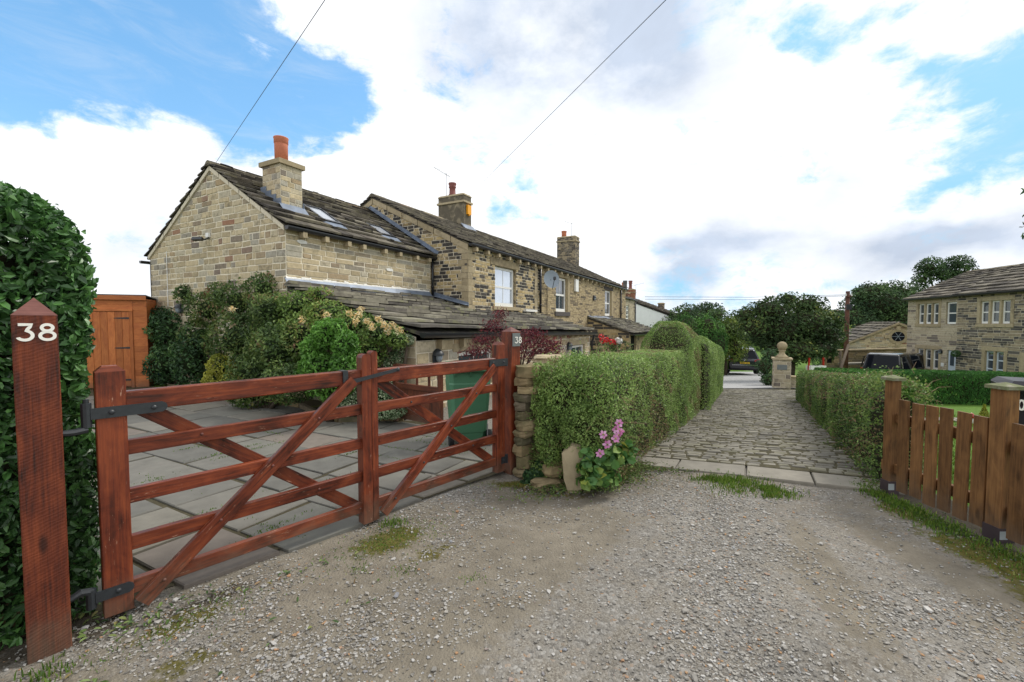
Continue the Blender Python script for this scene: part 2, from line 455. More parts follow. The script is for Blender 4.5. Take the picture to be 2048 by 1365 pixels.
def mat_ground():
    m, t = new_mat('stony_drive')
    co = obj_co(t)
    n1 = t.noise(co, .9, 5, .6)
    n2 = t.noise(co, 6, 8, .7)
    vor = t.new('ShaderNodeTexVoronoi', feature='F1')
    t.put(vor.inputs['Vector'], co)
    vor.inputs['Scale'].default_value = 62
    vor.inputs['Randomness'].default_value = 1
    vor2 = t.new('ShaderNodeTexVoronoi', feature='F1')
    t.put(vor2.inputs['Vector'], co)
    vor2.inputs['Scale'].default_value = 150
    sep = t.new('ShaderNodeSeparateColor')
    t.put(sep.inputs[0], vor.outputs['Color'])
    sep2 = t.new('ShaderNodeSeparateColor')
    t.put(sep2.inputs[0], vor2.outputs['Color'])
    grit = t.ramp(sep.outputs[0], [(0, (.15, .14, .125)), (.35, (.24, .225, .20)), (.7, (.31, .29, .26)), (.93, (.40, .385, .355)), (1, (.34, .22, .13))])
    grit2 = t.ramp(sep2.outputs[0], [(0, (.16, .14, .115)), (.6, (.27, .245, .205)), (1, (.37, .345, .30))])
    stones = t.mix(t.smooth(n2, .4, .6), grit, grit2)
    soil = t.ramp(n2, [(.25, (.17, .148, .115)), (.55, (.25, .22, .172)), (.8, (.315, .282, .225))])
    a_soil = rnd(t, 'soil')
    a_moss = rnd(t, 'moss')
    a_dark = rnd(t, 'dark')
    a_grass = rnd(t, 'grass')
    br = t.noise(co, 14, 8, .7)
    fs = t.smooth(t.math('ADD', a_soil, t.math('MULTIPLY', t.math('SUBTRACT', br, .5), 1.3)), .35, .7)
    col = t.mix(fs, stones, soil)
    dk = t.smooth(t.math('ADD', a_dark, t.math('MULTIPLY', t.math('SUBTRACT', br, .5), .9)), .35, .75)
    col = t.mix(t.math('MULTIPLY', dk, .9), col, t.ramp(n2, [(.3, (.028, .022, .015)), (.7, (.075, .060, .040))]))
    mo = t.smooth(t.math('ADD', a_moss, t.math('MULTIPLY', t.math('SUBTRACT', br, .5), 1.5)), .42, .72)
    mossc = t.ramp(t.noise(co, 22, 6, .7), [(.3, (.055, .055, .010)), (.55, (.13, .115, .018)), (.75, (.20, .17, .03))])
    col = t.mix(t.math('MULTIPLY', mo, .9), col, mossc)
    gr = t.smooth(t.math('ADD', a_grass, t.math('MULTIPLY', t.math('SUBTRACT', br, .5), .6)), .4, .6)
    grc = t.ramp(t.noise(co, 9, 8, .75), [(.3, (.07, .14, .02)), (.6, (.125, .235, .03)), (.8, (.17, .29, .045))])
    col = t.mix(gr, col, grc)
    col = t.mix(1.0, col, t.ramp(n1, [(.3, .68), (.7, .95)]), 'MULTIPLY')
    h = t.math('ADD', t.math('MULTIPLY', t.math('SUBTRACT', 1.0, vor.outputs['Distance']), 1.0), t.math('MULTIPLY', n2, .8))
    h = t.math('ADD', h, t.math('MULTIPLY', t.math('SUBTRACT', 1.0, vor2.outputs['Distance']), .5))
    finish(t, col, .92, h, .55, .012, .2)
    return m


M['ground'] = mat_ground()
M['joint'] = mat_pal('mossy_joint_soil', [(0, (.07, .06, .035)), (1, (.07, .06, .035))], 12, .4, .95, .5, .01, stain=((.10, .105, .02), 1.6, .5, .62, .9))
M['joint_lane'] = mat_pal('sett_joint_soil', [(0, (.075, .066, .038)), (1, (.075, .066, .038))], 12, .4, .95, .5, .01, stain=((.10, .10, .03), 2.2, .5, .62, .8))
M['drive_pale'] = mat_pal('pale_gravel', [(0, (.36, .36, .36)), (1, (.36, .36, .36))], 30, .3, .95, .6, .02)

# ------------------------------------------------------------------ mesh helpers
OFF = {}


def off(o):
    while o is not None and o.parent is not None:
        o = o.parent
    return np.array(OFF.get(o.name, (0, 0, 0))) if o is not None else np.zeros(3)


def tag(o, label=None, cat=None, group=None, kind=None):
    if label:
        o['label'] = label
    if cat:
        o['category'] = cat
    if group:
        o['group'] = group
    if kind:
        o['kind'] = kind
    return o


def thing(name, label, cat, loc=(0, 0, 0), rz=0.0, group=None, world=False):
    """an Empty at the base of a thing; world=True: its parts are given in world coordinates"""
    o = bpy.data.objects.new(name, None)
    o.empty_display_size = .2
    COL.objects.link(o)
    o.location = loc
    o.rotation_euler = (0, 0, rz)
    if world:
        OFF[o.name] = tuple(loc)
    return tag(o, label, cat, group)


def make(name, V, F, mats, parent=None, rn=None, mi=None, smooth=False, uv=None, attrs=None, vattrs=None, loc=None):
    V = np.asarray(V, np.float64).reshape(-1, 3)
    if parent is not None:
        V = V - off(parent)
    elif loc is not None:
        V = V - np.array(loc)
    me = bpy.data.meshes.new(name)
    if isinstance(F, np.ndarray):
        nf, kk = F.shape
        loops = F.ravel().astype(np.int32)
        starts = np.arange(nf, dtype=np.int32) * kk
    else:
        nf = len(F)
        lens = np.array([len(f) for f in F], np.int32)
        loops = np.fromiter((i for f in F for i in f), np.int32)
        starts = np.concatenate([[0], np.cumsum(lens)[:-1]]).astype(np.int32)
    me.vertices.add(len(V))
    me.vertices.foreach_set('co', V.astype(np.float32).ravel())
    me.loops.add(len(loops))
    me.loops.foreach_set('vertex_index', loops)
    me.polygons.add(nf)
    me.polygons.foreach_set('loop_start', starts)
    if mi is not None:
        me.polygons.foreach_set('material_index', np.asarray(mi, np.int32))
    me.update(calc_edges=True)
    if rn is not None:
        a = me.attributes.new('rnd', 'FLOAT', 'FACE')
        a.data.foreach_set('value', np.asarray(rn, np.float32))
        b = me.attributes.new('rnd2', 'FLOAT', 'FACE')
        b.data.foreach_set('value', np.modf(np.asarray(rn, np.float32) * 137.31)[0])
    if vattrs:
        for kn, vals in vattrs.items():
            a = me.attributes.new(kn, 'FLOAT', 'POINT')
            a.data.foreach_set('value', np.asarray(vals, np.float32))
    if uv is not None:
        l = me.uv_layers.new(name='UVMap')
        l.data.foreach_set('uv', np.asarray(uv, np.float32).ravel())
    if not isinstance(mats, (list, tuple)):
        mats = [mats]
    for m in mats:
        me.materials.append(m)
    me.polygons.foreach_set('use_smooth', np.full(nf, bool(smooth)))
    me.validate()
    o = bpy.data.objects.new(name, me)
    COL.objects.link(o)
    if parent is not None:
        o.parent = parent
    elif loc is not None:
        o.location = loc
    return o


class MB:
    """collects polygons for ONE mesh object"""

    def __init__(s):
        s.V, s.F, s.R, s.I, s.U = [], [], [], [], []

    def add(s, V, F, r=None, i=0, uv=None):
        b = len(s.V)
        s.V.extend([tuple(v) for v in V])
        if r is None:
            r = random.random()
        for kf, f in enumerate(F):
            s.F.append([b + q for q in f])
            s.R.append(r)
            s.I.append(i)
            if uv is not None:
                s.U.extend(uv[kf])
            else:
                s.U.extend([(V[q][0] + V[q][1], V[q][2]) for q in f])
        return s

    def box(s, x0, x1, y0, y1, z0, z1, r=None, i=0):
        V = [(x, y, z) for z in (z0, z1) for y in (y0, y1) for x in (x0, x1)]
        return s.add(V, [(0, 2, 3, 1), (4, 5, 7, 6), (0, 1, 5, 4), (2, 6, 7, 3), (0, 4, 6, 2), (1, 3, 7, 5)], r, i)

    def obox(s, c, ax, ay, az, hx, hy, hz, r=None, i=0):
        c, ax, ay, az = map(np.array, (c, ax, ay, az))
        V = [c + ax * hx * x + ay * hy * y + az * hz * z for z in (-1, 1) for y in (-1, 1) for x in (-1, 1)]
        return s.add(V, [(0, 2, 3, 1), (4, 5, 7, 6), (0, 1, 5, 4), (2, 6, 7, 3), (0, 4, 6, 2), (1, 3, 7, 5)], r, i)

    def beam(s, p0, p1, wd, ht, up=(0, 0, 1), ch=.003, r=None, i=0):
        """chamfered timber from p0 to p1; wd across, ht along up"""
        p0, p1, up = map(lambda q: np.array(q, float), (p0, p1, up))
        d = p1 - p0
        L = np.linalg.norm(d)
        d = d / L
        side = np.cross(d, up)
        side /= np.linalg.norm(side)
        up = np.cross(side, d)
        a, b = wd / 2, ht / 2
        prof = [(-a + ch, -b), (a - ch, -b), (a, -b + ch), (a, b - ch), (a - ch, b), (-a + ch, b), (-a, b - ch), (-a, -b + ch)]
        per = [0]
        for q in range(8):
            x0, y0 = prof[q]
            x1, y1 = prof[(q + 1) % 8]
            per.append(per[-1] + math.hypot(x1 - x0, y1 - y0))
        o0 = random.uniform(0, 9)
        o1 = random.uniform(0, 9)
        V = [p0 + side * x + up * y for x, y in prof] + [p1 + side * x + up * y for x, y in prof]
        F, UV = [], []
        for q in range(8):
            n = (q + 1) % 8
            F.append((q, n, 8 + n, 8 + q))
            UV.append([(o0, o1 + per[q]), (o0, o1 + per[q + 1]), (o0 + L, o1 + per[q + 1]), (o0 + L, o1 + per[q])])
        F.append(tuple(range(7, -1, -1)))
        UV.append([(o0 + prof[q][0], o1 + prof[q][1]) for q in range(7, -1, -1)])
        F.append(tuple(range(8, 16)))
        UV.append([(o0 + prof[q][0], o1 + prof[q][1]) for q in range(8)])
        return s.add(V, F, r, i, UV)

    def prism(s, pts, nvec, depth, r=None, i=0):
        """closed 3-D outline pushed along nvec"""
        n = len(pts)
        pts = [np.array(p, float) for p in pts]
        nv = np.array(nvec, float) * depth
        V = pts + [p + nv for p in pts]
        F = [tuple(range(n - 1, -1, -1)), tuple(range(n, 2 * n))]
        for q in range(n):
            F.append((q, (q + 1) % n, n + (q + 1) % n, n + q))
        return s.add(V, F, r, i)

    def tube(s, pts, rad, n=8, r=None, i=0, cap=True):
        pts = [np.array(p, float) for p in pts]
        if not hasattr(rad, '__len__'):
            rad = [rad] * len(pts)
        V, F, UV = [], [], []
        prev = None
        L = 0
        for q, p in enumerate(pts):
            d = pts[min(q + 1, len(pts) - 1)] - pts[max(q - 1, 0)]
            d = d / (np.linalg.norm(d) + 1e-9)
            if prev is None:
                ref = np.array([0, 0, 1.]) if abs(d[2]) < .9 else np.array([1., 0, 0])
                a = np.cross(d, ref)
            else:
                a = prev - d * (prev @ d)
            a /= np.linalg.norm(a) + 1e-9
            prev = a
            b = np.cross(d, a)
            for k_ in range(n):
                t_ = 2 * math.pi * k_ / n
                V.append(p + (a * math.cos(t_) + b * math.sin(t_)) * rad[q])
        for q in range(len(pts) - 1):
            l2 = L + np.linalg.norm(pts[q + 1] - pts[q])
            for k_ in range(n):
                k2 = (k_ + 1) % n
                F.append((q * n + k_, q * n + k2, (q + 1) * n + k2, (q + 1) * n + k_))
                c = 2 * math.pi * rad[q] / n
                UV.append([(L, k_ * c), (L, k_ * c + c), (l2, k_ * c + c), (l2, k_ * c)])
            L = l2
        if cap:
            e = (len(pts) - 1) * n
            F.append(tuple(range(n - 1, -1, -1)))
            UV.append([(0, 0)] * n)
            F.append(tuple(range(e, e + n)))
            UV.append([(0, 0)] * n)
        return s.add(V, F, r, i, UV)

    def lathe(s, prof, c=(0, 0, 0), n=16, r=None, i=0, sx=1, sy=1):
        V, F = [], []
        for (rad, z) in prof:
            for k_ in range(n):
                t_ = 2 * math.pi * k_ / n
                V.append((c[0] + rad * math.cos(t_) * sx, c[1] + rad * math.sin(t_) * sy, c[2] + z))
        for q in range(len(prof) - 1):
            for k_ in range(n):
                k2 = (k_ + 1) % n
                F.append((q * n + k_, q * n + k2, (q + 1) * n + k2, (q + 1) * n + k_))
        F.append(tuple(range(n - 1, -1, -1)))
        e = (len(prof) - 1) * n
        F.append(tuple(range(e, e + n)))
        return s.add(V, F, r, i)

    def ball(s, c, rx, ry=None, rz=None, n=12, m=8, r=None, i=0):
        ry = ry or rx
        rz = rz or rx
        prof = [(max(1e-4, math.sin(math.pi * q / m)), -math.cos(math.pi * q / m)) for q in range(m + 1)]
        V, F = [], []
        for (rad, z) in prof:
            for k_ in range(n):
                t_ = 2 * math.pi * k_ / n
                V.append((c[0] + rad * math.cos(t_) * rx, c[1] + rad * math.sin(t_) * ry, c[2] + z * rz))
        for q in range(m):
            for k_ in range(n):
                k2 = (k_ + 1) % n
                F.append((q * n + k_, q * n + k2, (q + 1) * n + k2, (q + 1) * n + k_))
        return s.add(V, F, r, i)

    def build(s, name, mats, parent=None, smooth=False, loc=None):
        return make(name, s.V, s.F, mats, parent, s.R, s.I, smooth, s.U, loc=loc)


# ------------------------------------------------------------------ numpy noise, foliage


def vnoise(x, y, seed=0):
    x = np.asarray(x, float)
    y = np.asarray(y, float)
    xi, yi = np.floor(x), np.floor(y)
    xf, yf = x - xi, y - yi

    def h(a, b):
        q = np.sin(a * 127.1 + b * 311.7 + seed * 74.7) * 43758.5453
        return q - np.floor(q)
    u = xf * xf * (3 - 2 * xf)
    v = yf * yf * (3 - 2 * yf)
    return (h(xi, yi) * (1 - u) + h(xi + 1, yi) * u) * (1 - v) + (h(xi, yi + 1) * (1 - u) + h(xi + 1, yi + 1) * u) * v


def fbm(x, y, seed=0, o=4):
    r_, a = 0, .5
    for k_ in range(o):
        r_ = r_ + a * vnoise(x * 2 ** k_, y * 2 ** k_, seed + k_)
        a *= .5
    return r_ / (1 - .5 ** o)


def sstep(a, b, x):
    t_ = np.clip((np.asarray(x, float) - a) / (b - a), 0, 1)
    return t_ * t_ * (3 - 2 * t_)


def unit(a):
    return a / (np.linalg.norm(a, axis=1, keepdims=True) + 1e-9)


def leaf_arrays(P, N, size, var=.35, aspect=.5, jit=.8, droop=.3, six=False, upright=0.0):
    """one small folded leaf per point; returns V, F"""
    n = len(P)
    N = unit(N + jit * rs.normal(size=(n, 3)))
    T = rs.normal(size=(n, 3)) + np.array([0, 0, -droop + upright])
    T = T - N * np.sum(T * N, 1, keepdims=True)
    T = unit(T)
    B = np.cross(N, T)
    s_ = (size * (1 + var * rs.uniform(-1, 1, n)))[:, None]
    wd = s_ * aspect * .5
    fold = s_ * .10
    if not six:
        v0 = P - T * s_ * .5
        v1 = P + B * wd + N * fold
        v2 = P + T * s_ * .5
        v3 = P - B * wd + N * fold
        V = np.stack([v0, v1, v2, v3], 1).reshape(-1, 3)
        F = np.arange(n * 4).reshape(n, 4)
        return V, F
    b = P - T * s_ * .5
    t_ = P + T * s_ * .5 - N * fold
    m = P - N * fold * .3
    l1 = P - T * s_ * .22 + B * wd * .85 + N * fold
    l2 = P + T * s_ * .2 + B * wd * .8 + N * fold * .7
    r1 = P - T * s_ * .22 - B * wd * .85 + N * fold
    r2 = P + T * s_ * .2 - B * wd * .8 + N * fold * .7
    V = np.stack([b, l1, l2, t_, m, r1, r2], 1).reshape(-1, 3)
    base = (np.arange(n) * 7)[:, None]
    Fa = base + np.array([[0, 4, 3, 2, 1]])
    Fb = base + np.array([[0, 5, 6, 3, 4]])
    F = np.stack([Fa, Fb], 1).reshape(-1, 5)
    return V, F


def foliage(name, P, N, mat, parent, size, rn=None, **kw):
    V, F = leaf_arrays(P, N, size, **kw)
    if rn is None:
        rn = rs.uniform(0, 1, len(P))
    q = len(F) // len(P)
    return make(name, V, F, mat, parent, np.repeat(rn, q))


def blob_points(bl, dens, inner=.72, rough=.14, seed=0):
    """points near the surface of several ellipsoids (cx,cy,cz,rx,ry,rz)"""
    PP, NN = [], []
    for k_, (cx, cy, cz, rx, ry, rz) in enumerate(bl):
        area = 4 * math.pi * ((rx * ry) ** 1.6 / 3 + (rx * rz) ** 1.6 / 3 + (ry * rz) ** 1.6 / 3) ** (1 / 1.6)
        n = int(area * dens)
        d = unit(rs.normal(size=(n, 3)))
        th, ph = np.arctan2(d[:, 1], d[:, 0]), d[:, 2]
        lump = 1 + rough * (fbm(th * 1.6 + k_ * 7 + 10, ph * 2.5 + seed, seed, 3) - .5) * 3
        rad = (inner + (1 - inner) * rs.uniform(0, 1, n) ** .6) * lump + rs.exponential(.03, n)
        p = d * rad[:, None] * np.array([rx, ry, rz]) + np.array([cx, cy, cz])
        nn = unit(d / np.array([rx, ry, rz]))
        keep = np.ones(n, bool)
        for j, (ax, ay, az, bx, by, bz) in enumerate(bl):
            if j != k_:
                e = ((p - np.array([ax, ay, az])) / np.array([bx, by, bz]))
                keep &= (e ** 2).sum(1) > .42
        PP.append(p[keep])
        NN.append(nn[keep])
    return np.concatenate(PP), np.concatenate(NN)


def core_blobs(bl, scale=.72):  # solid balls added inside the leaves to block light
    m = MB()
    for (cx, cy, cz, rx, ry, rz) in bl:
        m.ball((cx, cy, cz), rx * scale, ry * scale, rz * scale, 12, 8)
    return m


def shrub(name, label, cat, bl, mat, size, dens, zfoot=None, group=None, core=True, trunk=True, stems=0, **kw):
    base = np.mean([[b[0], b[1]] for b in bl], 0)
    zb = zfoot if zfoot is not None else min(b[2] - b[5] for b in bl)
    t = thing(name, label, cat, (base[0], base[1], zb), 0, group, True)
    P, N = blob_points(bl, dens * 1.75, .66, seed=rs.randint(99))
    # clumps: whole neighbourhoods lighter or darker in leaf colour
    cl = fbm(P[:, 0] * 3.3 + P[:, 1] * 1.7, P[:, 2] * 3.3, 3)
    rn = np.clip(rs.uniform(0, 1, len(P)) * .7 + (cl - .5) * 1.1 + .15, 0, 1)
    foliage('foliage', P, N, mat, t, size, rn, **kw)
    if core:
        core_blobs(bl, .5).build('shade_core', M['core_shade_green'], t, True)['kind'] = 'stuff'  # added dark balls stop light passing through the shrub
    if trunk:
        m = MB()
        for b in bl[:6]:
            m.tube([(base[0], base[1], zb - .05), ((base[0] + b[0]) / 2, (base[1] + b[1]) / 2, (zb + b[2]) / 2), (b[0], b[1], b[2])], [.05, .035, .02], 6)
        m.build('stem', M['bark'], t, True)
    return t


def tree(name, label, blobs_, mat, size, dens, foot, trunk_r=.2, group=None, inner=.6, core=.5, cat='tree', **kw):
    t = thing(name, label, cat, foot, 0, group, True)
    P, N = blob_points(blobs_, dens, inner, .22, rs.randint(99))
    cl = fbm(P[:, 0] * .9 / size * .25, P[:, 2] * .9 / size * .25 + P[:, 1] * .1, 8)
    rn = np.clip(rs.uniform(0, 1, len(P)) * .7 + (cl - .5) * 1.2 + .15, 0, 1)
    foliage('crown', P, N, mat, t, size, rn, **kw)
    m = MB()
    cz = np.mean([b[2] for b in blobs_])
    f = np.array(foot, float)
    c0 = np.mean([[b[0], b[1]] for b in blobs_], 0)
    hub = np.array([(f[0] + c0[0]) / 2, (f[1] + c0[1]) / 2, f[2] + (cz - f[2]) * .55])
    m.tube([f - (0, 0, .1), (f + hub) / 2 + (trunk_r * .4, 0, 0), hub], [trunk_r * 1.25, trunk_r, trunk_r * .85], 9)
    for b in blobs_:
        e = np.array(b[:3])
        mid = (hub + e) / 2 + rs.normal(size=3) * b[3] * .12
        m.tube([hub, mid, e, e + (rs.normal(size=3) * .3 + (0, 0, .5)) * b[5]], [trunk_r * .6, trunk_r * .4, trunk_r * .2, trunk_r * .06], 6)
    m.build('trunk', M['bark'], t, True)
    if core:
        core_blobs(blobs_, core).build('crown_shade_core', M['core_shade'], t, True)  # added dark balls stop light passing through the crown
    return t


# ------------------------------------------------------------------ terrain
LDIR = np.array([.483, .875])


def zlane(Dp):
    Dp = np.asarray(Dp, float)
    z = np.where(Dp < 3, 0, np.where(Dp < 5, -.03 * (Dp - 3), -.06 - .07 * (Dp - 5)))
    return np.where(Dp > 34, -2.09 - .02 * (Dp - 34), z) - .011 * np.clip(Dp - 15, 0, 19)


def zg(x, y):
    x = np.asarray(x, float)
    y = np.asarray(y, float)
    n = (x - .1) * .875 - (y - 4.6) * .483          # signed distance right of the back of the lane hedge
    wgt = sstep(-.9, .35, n)
    z = wgt * zlane(y)
    z = z - .65 * sstep(14, 19, x) * sstep(13, 18, y)
    rough = (fbm(x * 1.3, y * 1.3, 4) - .5) * .05 * sstep(.3, 1.5, np.hypot(x, y))
    rut = -.028 * (np.exp(-((x - (1.25 + .32 * (y - 2.5))) / .16) ** 2) + np.exp(-((x - (2.55 + .22 * (y - 2.5))) / .16) ** 2)) * sstep(4.4, 3.6, y) * sstep(-.5, 1, y)
    return z + rut + rough * sstep(25, 8, np.hypot(x, y)) * sstep(-4, -1.5, n + 2)


def axis_lines(segs):
    out = []
    for a, b, st in segs:
        out.append(np.arange(a, b, st))
    out.append([segs[-1][1]])
    return np.concatenate(out)


gx = axis_lines([(-900, -60, 60), (-60, -12, 4), (-12, -3.2, .4), (-3.2, 4.6, .06), (4.6, 14, .3), (14, 40, 1.0), (40, 90, 5), (90, 900, 60)])
gy = axis_lines([(-60, -4, 4), (-4, .6, .4), (.6, 6.2, .06), (6.2, 14, .25), (14, 40, 1.0), (40, 90, 5), (90, 1500, 80)])
GX, GY = np.meshgrid(gx, gy)
GZ = zg(GX, GY)
nx, ny = len(gx), len(gy)
idx = np.arange(nx * ny).reshape(ny, nx)
GF = np.stack([idx[:-1, :-1], idx[:-1, 1:], idx[1:, 1:], idx[1:, :-1]], -1).reshape(-1, 4)


def spot(x, y, lst):
    r_ = np.zeros_like(x)
    for (cx, cy, rx, ry, an, wt) in lst:
        ca, sa = math.cos(an), math.sin(an)
        dx, dy = x - cx, y - cy
        u, v = dx * ca + dy * sa, -dx * sa + dy * ca
        r_ = np.maximum(r_, wt * np.exp(-((u / rx) ** 2 + (v / ry) ** 2)))
    return r_


moss = spot(GX, GY, [(-.9, 3.15, .34, .22, .8, 1), (-.55, 2.95, .25, .15, .8, .7), (-1.75, 2.28, .3, .16, .8, .8), (-1.55, 1.98, .25, .14, .8, .7), (.12, 4.35, .5, .12, .1, .9),
                     (.45, 4.05, .4, .12, -.3, .6), (3.27, 2.85, .24, .55, .1, 1.1), (3.15, 2.2, .3, .6, .1, 1), (3.33, 3.6, .16, .45, 0, .8), (2.3, 4.25, .35, .4, .6, .5)])
soil = np.clip((fbm(GX * .9 + 3, GY * .9, 12) - .36) * 2.2, 0, 1) * .85 * (1 - .85 * spot(GX, GY, [(1.75, 3.7, .7, .3, 1.25, 1), (1.3, 2.7, .8, .28, 1.25, 1), (1.0, 1.9, .6, .35, 1.2, 1), (2.6, 3.3, .5, .8, .3, .7)])) + spot(GX, GY, [(.5, 3.1, .9, .3, .9, .8), (-.2, 2.2, .8, .25, .8, .8), (1.95, 2.6, 1.1, .13, 1.2, .7), (.1, 2.9, .5, .35, .5, .9), (-.5, 2.0, .4, .25, .3, .8), (.6, 3.6, .7, .3, -.2, .8), (.9, 4.2, .7, .3, .6, .7), (2.9, 2.5, .18, 1.0, .25, .7)])
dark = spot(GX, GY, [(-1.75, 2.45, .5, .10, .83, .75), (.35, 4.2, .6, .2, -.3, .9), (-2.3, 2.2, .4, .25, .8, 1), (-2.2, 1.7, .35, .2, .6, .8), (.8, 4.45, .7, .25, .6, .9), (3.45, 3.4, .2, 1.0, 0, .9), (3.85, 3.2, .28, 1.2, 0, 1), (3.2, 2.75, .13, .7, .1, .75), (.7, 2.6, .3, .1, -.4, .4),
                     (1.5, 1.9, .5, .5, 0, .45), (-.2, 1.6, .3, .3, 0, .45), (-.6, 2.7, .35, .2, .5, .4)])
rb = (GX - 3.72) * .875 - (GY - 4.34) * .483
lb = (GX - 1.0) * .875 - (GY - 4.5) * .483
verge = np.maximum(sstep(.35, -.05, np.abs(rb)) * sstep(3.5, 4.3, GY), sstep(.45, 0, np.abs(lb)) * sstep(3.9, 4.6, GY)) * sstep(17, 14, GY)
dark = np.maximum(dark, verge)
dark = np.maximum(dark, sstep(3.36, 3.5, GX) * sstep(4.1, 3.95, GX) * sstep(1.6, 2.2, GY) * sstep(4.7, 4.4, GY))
lawn = sstep(3.72, 4.05, GX) * sstep(-.15, .25, rb) * sstep(40, 30, GY)
lawn = np.maximum(lawn, sstep(16, 22, GY) * (1 - sstep(0, 4, np.abs(GX - .55 * GY))) * 0)
far = np.maximum(sstep(14, 30, np.hypot(GX, GY)), sstep(-6, -10, GX))
grass = np.clip(np.maximum(lawn * 1.0, far * .95) * (1 - .8 * sstep(.5, .1, GX - 3.75) * sstep(4.4, 4, GY)), 0, 1)
ground = make('ground', np.stack([GX, GY, GZ], -1), GF, M['ground'], smooth=True,
              vattrs=dict(moss=moss.ravel(), soil=np.clip(soil, 0, 1).ravel(), dark=dark.ravel(), grass=grass.ravel()))
tag(ground, kind='structure')


def inpoly(x, y, poly):
    c = np.zeros(np.shape(x), bool)
    n = len(poly)
    for q in range(n):
        x0, y0 = poly[q]
        x1, y1 = poly[(q + 1) % n]
        hit = ((y0 > y) != (y1 > y)) & (x < (x1 - x0) * (y - y0) / (y1 - y0 + 1e-12) + x0)
        c ^= hit
    return c


# ---- gravel chippings over the turning area
n = 260000
px_ = rs.uniform(-2.9, 4.2, n)
py_ = .75 + 4.9 * rs.uniform(0, 1, n) ** 1.35
gate_n = (px_ + 2.157) * -.737 + (py_ - 2.36) * .675       # >0 inside the gate
lane_n = (px_ - 1.58) * .38 + (py_ - 4.92) * .925           # >0 beyond the slabs
dens = .10 + .45 * sstep(.48, .66, fbm(px_ * 1.3 + 5, py_ * 1.3, 21))
dens = np.maximum(dens, spot(px_, py_, [(1.75, 3.7, .7, .28, 1.25, .9), (1.3, 2.7, .8, .26, 1.25, 1), (1.0, 1.9, .6, .35, 1.2, 1), (-1.0, 2.0, .7, .3, .7, .9), (-.55, 1.5, .4, .3, .5, .8)]))
dens *= 1 - .8 * spot(px_, py_, [(.1, 2.9, .5, .35, .5, .9), (-.9, 3.15, .34, .2, .8, .9), (3.3, 2.9, .25, .9, .1, .9), (.9, 4.2, .6, .3, .6, .8), (2.9, 2.5, .15, 1, .25, .8), (2.3, 4.25, .35, .35, .6, .9)])
keep = (gate_n < -.02) & (lane_n < -.10 + .35 * np.clip(fbm(px_ * 4, py_ * 4, 9) - .45, 0, 1) * 2) & (rs.uniform(0, 1, n) < dens) & (px_ < 3.5) & (px_ > -2.4)
keep &= ~((px_ < 1.4) & ((px_ - .1) * .875 - (py_ - 4.6) * .483 < .15) & (py_ > 4.2))
px_, py_ = px_[keep], py_[keep]
n = len(px_)
sz = .0034 + .0058 * rs.uniform(0, 1, n) ** 3 + .010 * (rs.uniform(0, 1, n) > .995) + .004 * (rs.uniform(0, 1, n) > .96)
oct_ = np.array([[1, 0, 0], [0, 1, 0], [-1, 0, 0], [0, -1, 0], [.7, .7, .8], [-.7, .7, .8], [-.7, -.7, .8], [.7, -.7, .8], [0, 0, -1]], float)
stF = np.array([[0, 1, 4], [1, 2, 5], [2, 3, 6], [3, 0, 7], [0, 4, 7], [1, 5, 4], [2, 6, 5], [3, 7, 6], [4, 5, 6], [4, 6, 7], [1, 0, 8], [2, 1, 8], [3, 2, 8], [0, 3, 8]])
Vs = oct_[None] * (1 + .35 * rs.uniform(-1, 1, (n, 9, 3)))
sc3 = np.stack([sz * rs.uniform(.8, 1.5, n), sz * rs.uniform(.7, 1.1, n), sz * rs.uniform(.45, .8, n)], 1)
Vs = Vs * sc3[:, None, :]
an = rs.uniform(0, 6.28, n)
ca, sa = np.cos(an)[:, None], np.sin(an)[:, None]
Vx = Vs[..., 0] * ca - Vs[..., 1] * sa + px_[:, None]
Vy = Vs[..., 0] * sa + Vs[..., 1] * ca + py_[:, None]
Vz = Vs[..., 2] + (zg(px_, py_) + sz * .25)[:, None]
gv = np.stack([Vx, Vy, Vz], -1).reshape(-1, 3)
gf = (np.arange(n)[:, None, None] * 9 + stF[None]).reshape(-1, 3)
tag(make('gravel', gv, gf, M['pebble'], rn=np.repeat(rs.uniform(0, 1, n), 14)), kind='stuff')


# ---- grass tufts, verge weeds, leaf litter
def blades(P, h, wd=.004, lean=.5):
    n = len(P)
    a = rs.uniform(0, 6.28, n)
    T = np.stack([np.cos(a), np.sin(a), np.zeros(n)], 1)
    Bv = np.stack([-np.sin(a), np.cos(a), np.zeros(n)], 1)
    hh = (h * rs.uniform(.4, 1.2, n))[:, None]
    up = np.array([0, 0, 1.])
    ln = (lean * rs.uniform(.1, 1, n))[:, None]
    v0, v1 = P - Bv * wd, P + Bv * wd
    m = P + up * hh * .6 + T * hh * ln * .35
    tip = P + up * hh * .95 + T * hh * ln
    V = np.stack([v0, v1, m + Bv * wd * .7, tip, m - Bv * wd * .7], 1).reshape(-1, 3)
    return V, np.arange(n * 5).reshape(n, 5)


def scatter(lst):
    out = []
    for (cx, cy, rx, ry, an_, num) in lst:
        u, v = rs.normal(size=num) * rx, rs.normal(size=num) * ry
        out.append(np.stack([cx + u * math.cos(an_) - v * math.sin(an_), cy + u * math.sin(an_) + v * math.cos(an_)], 1))
    q = np.concatenate(out)
    return np.column_stack([q, zg(q[:, 0], q[:, 1])])


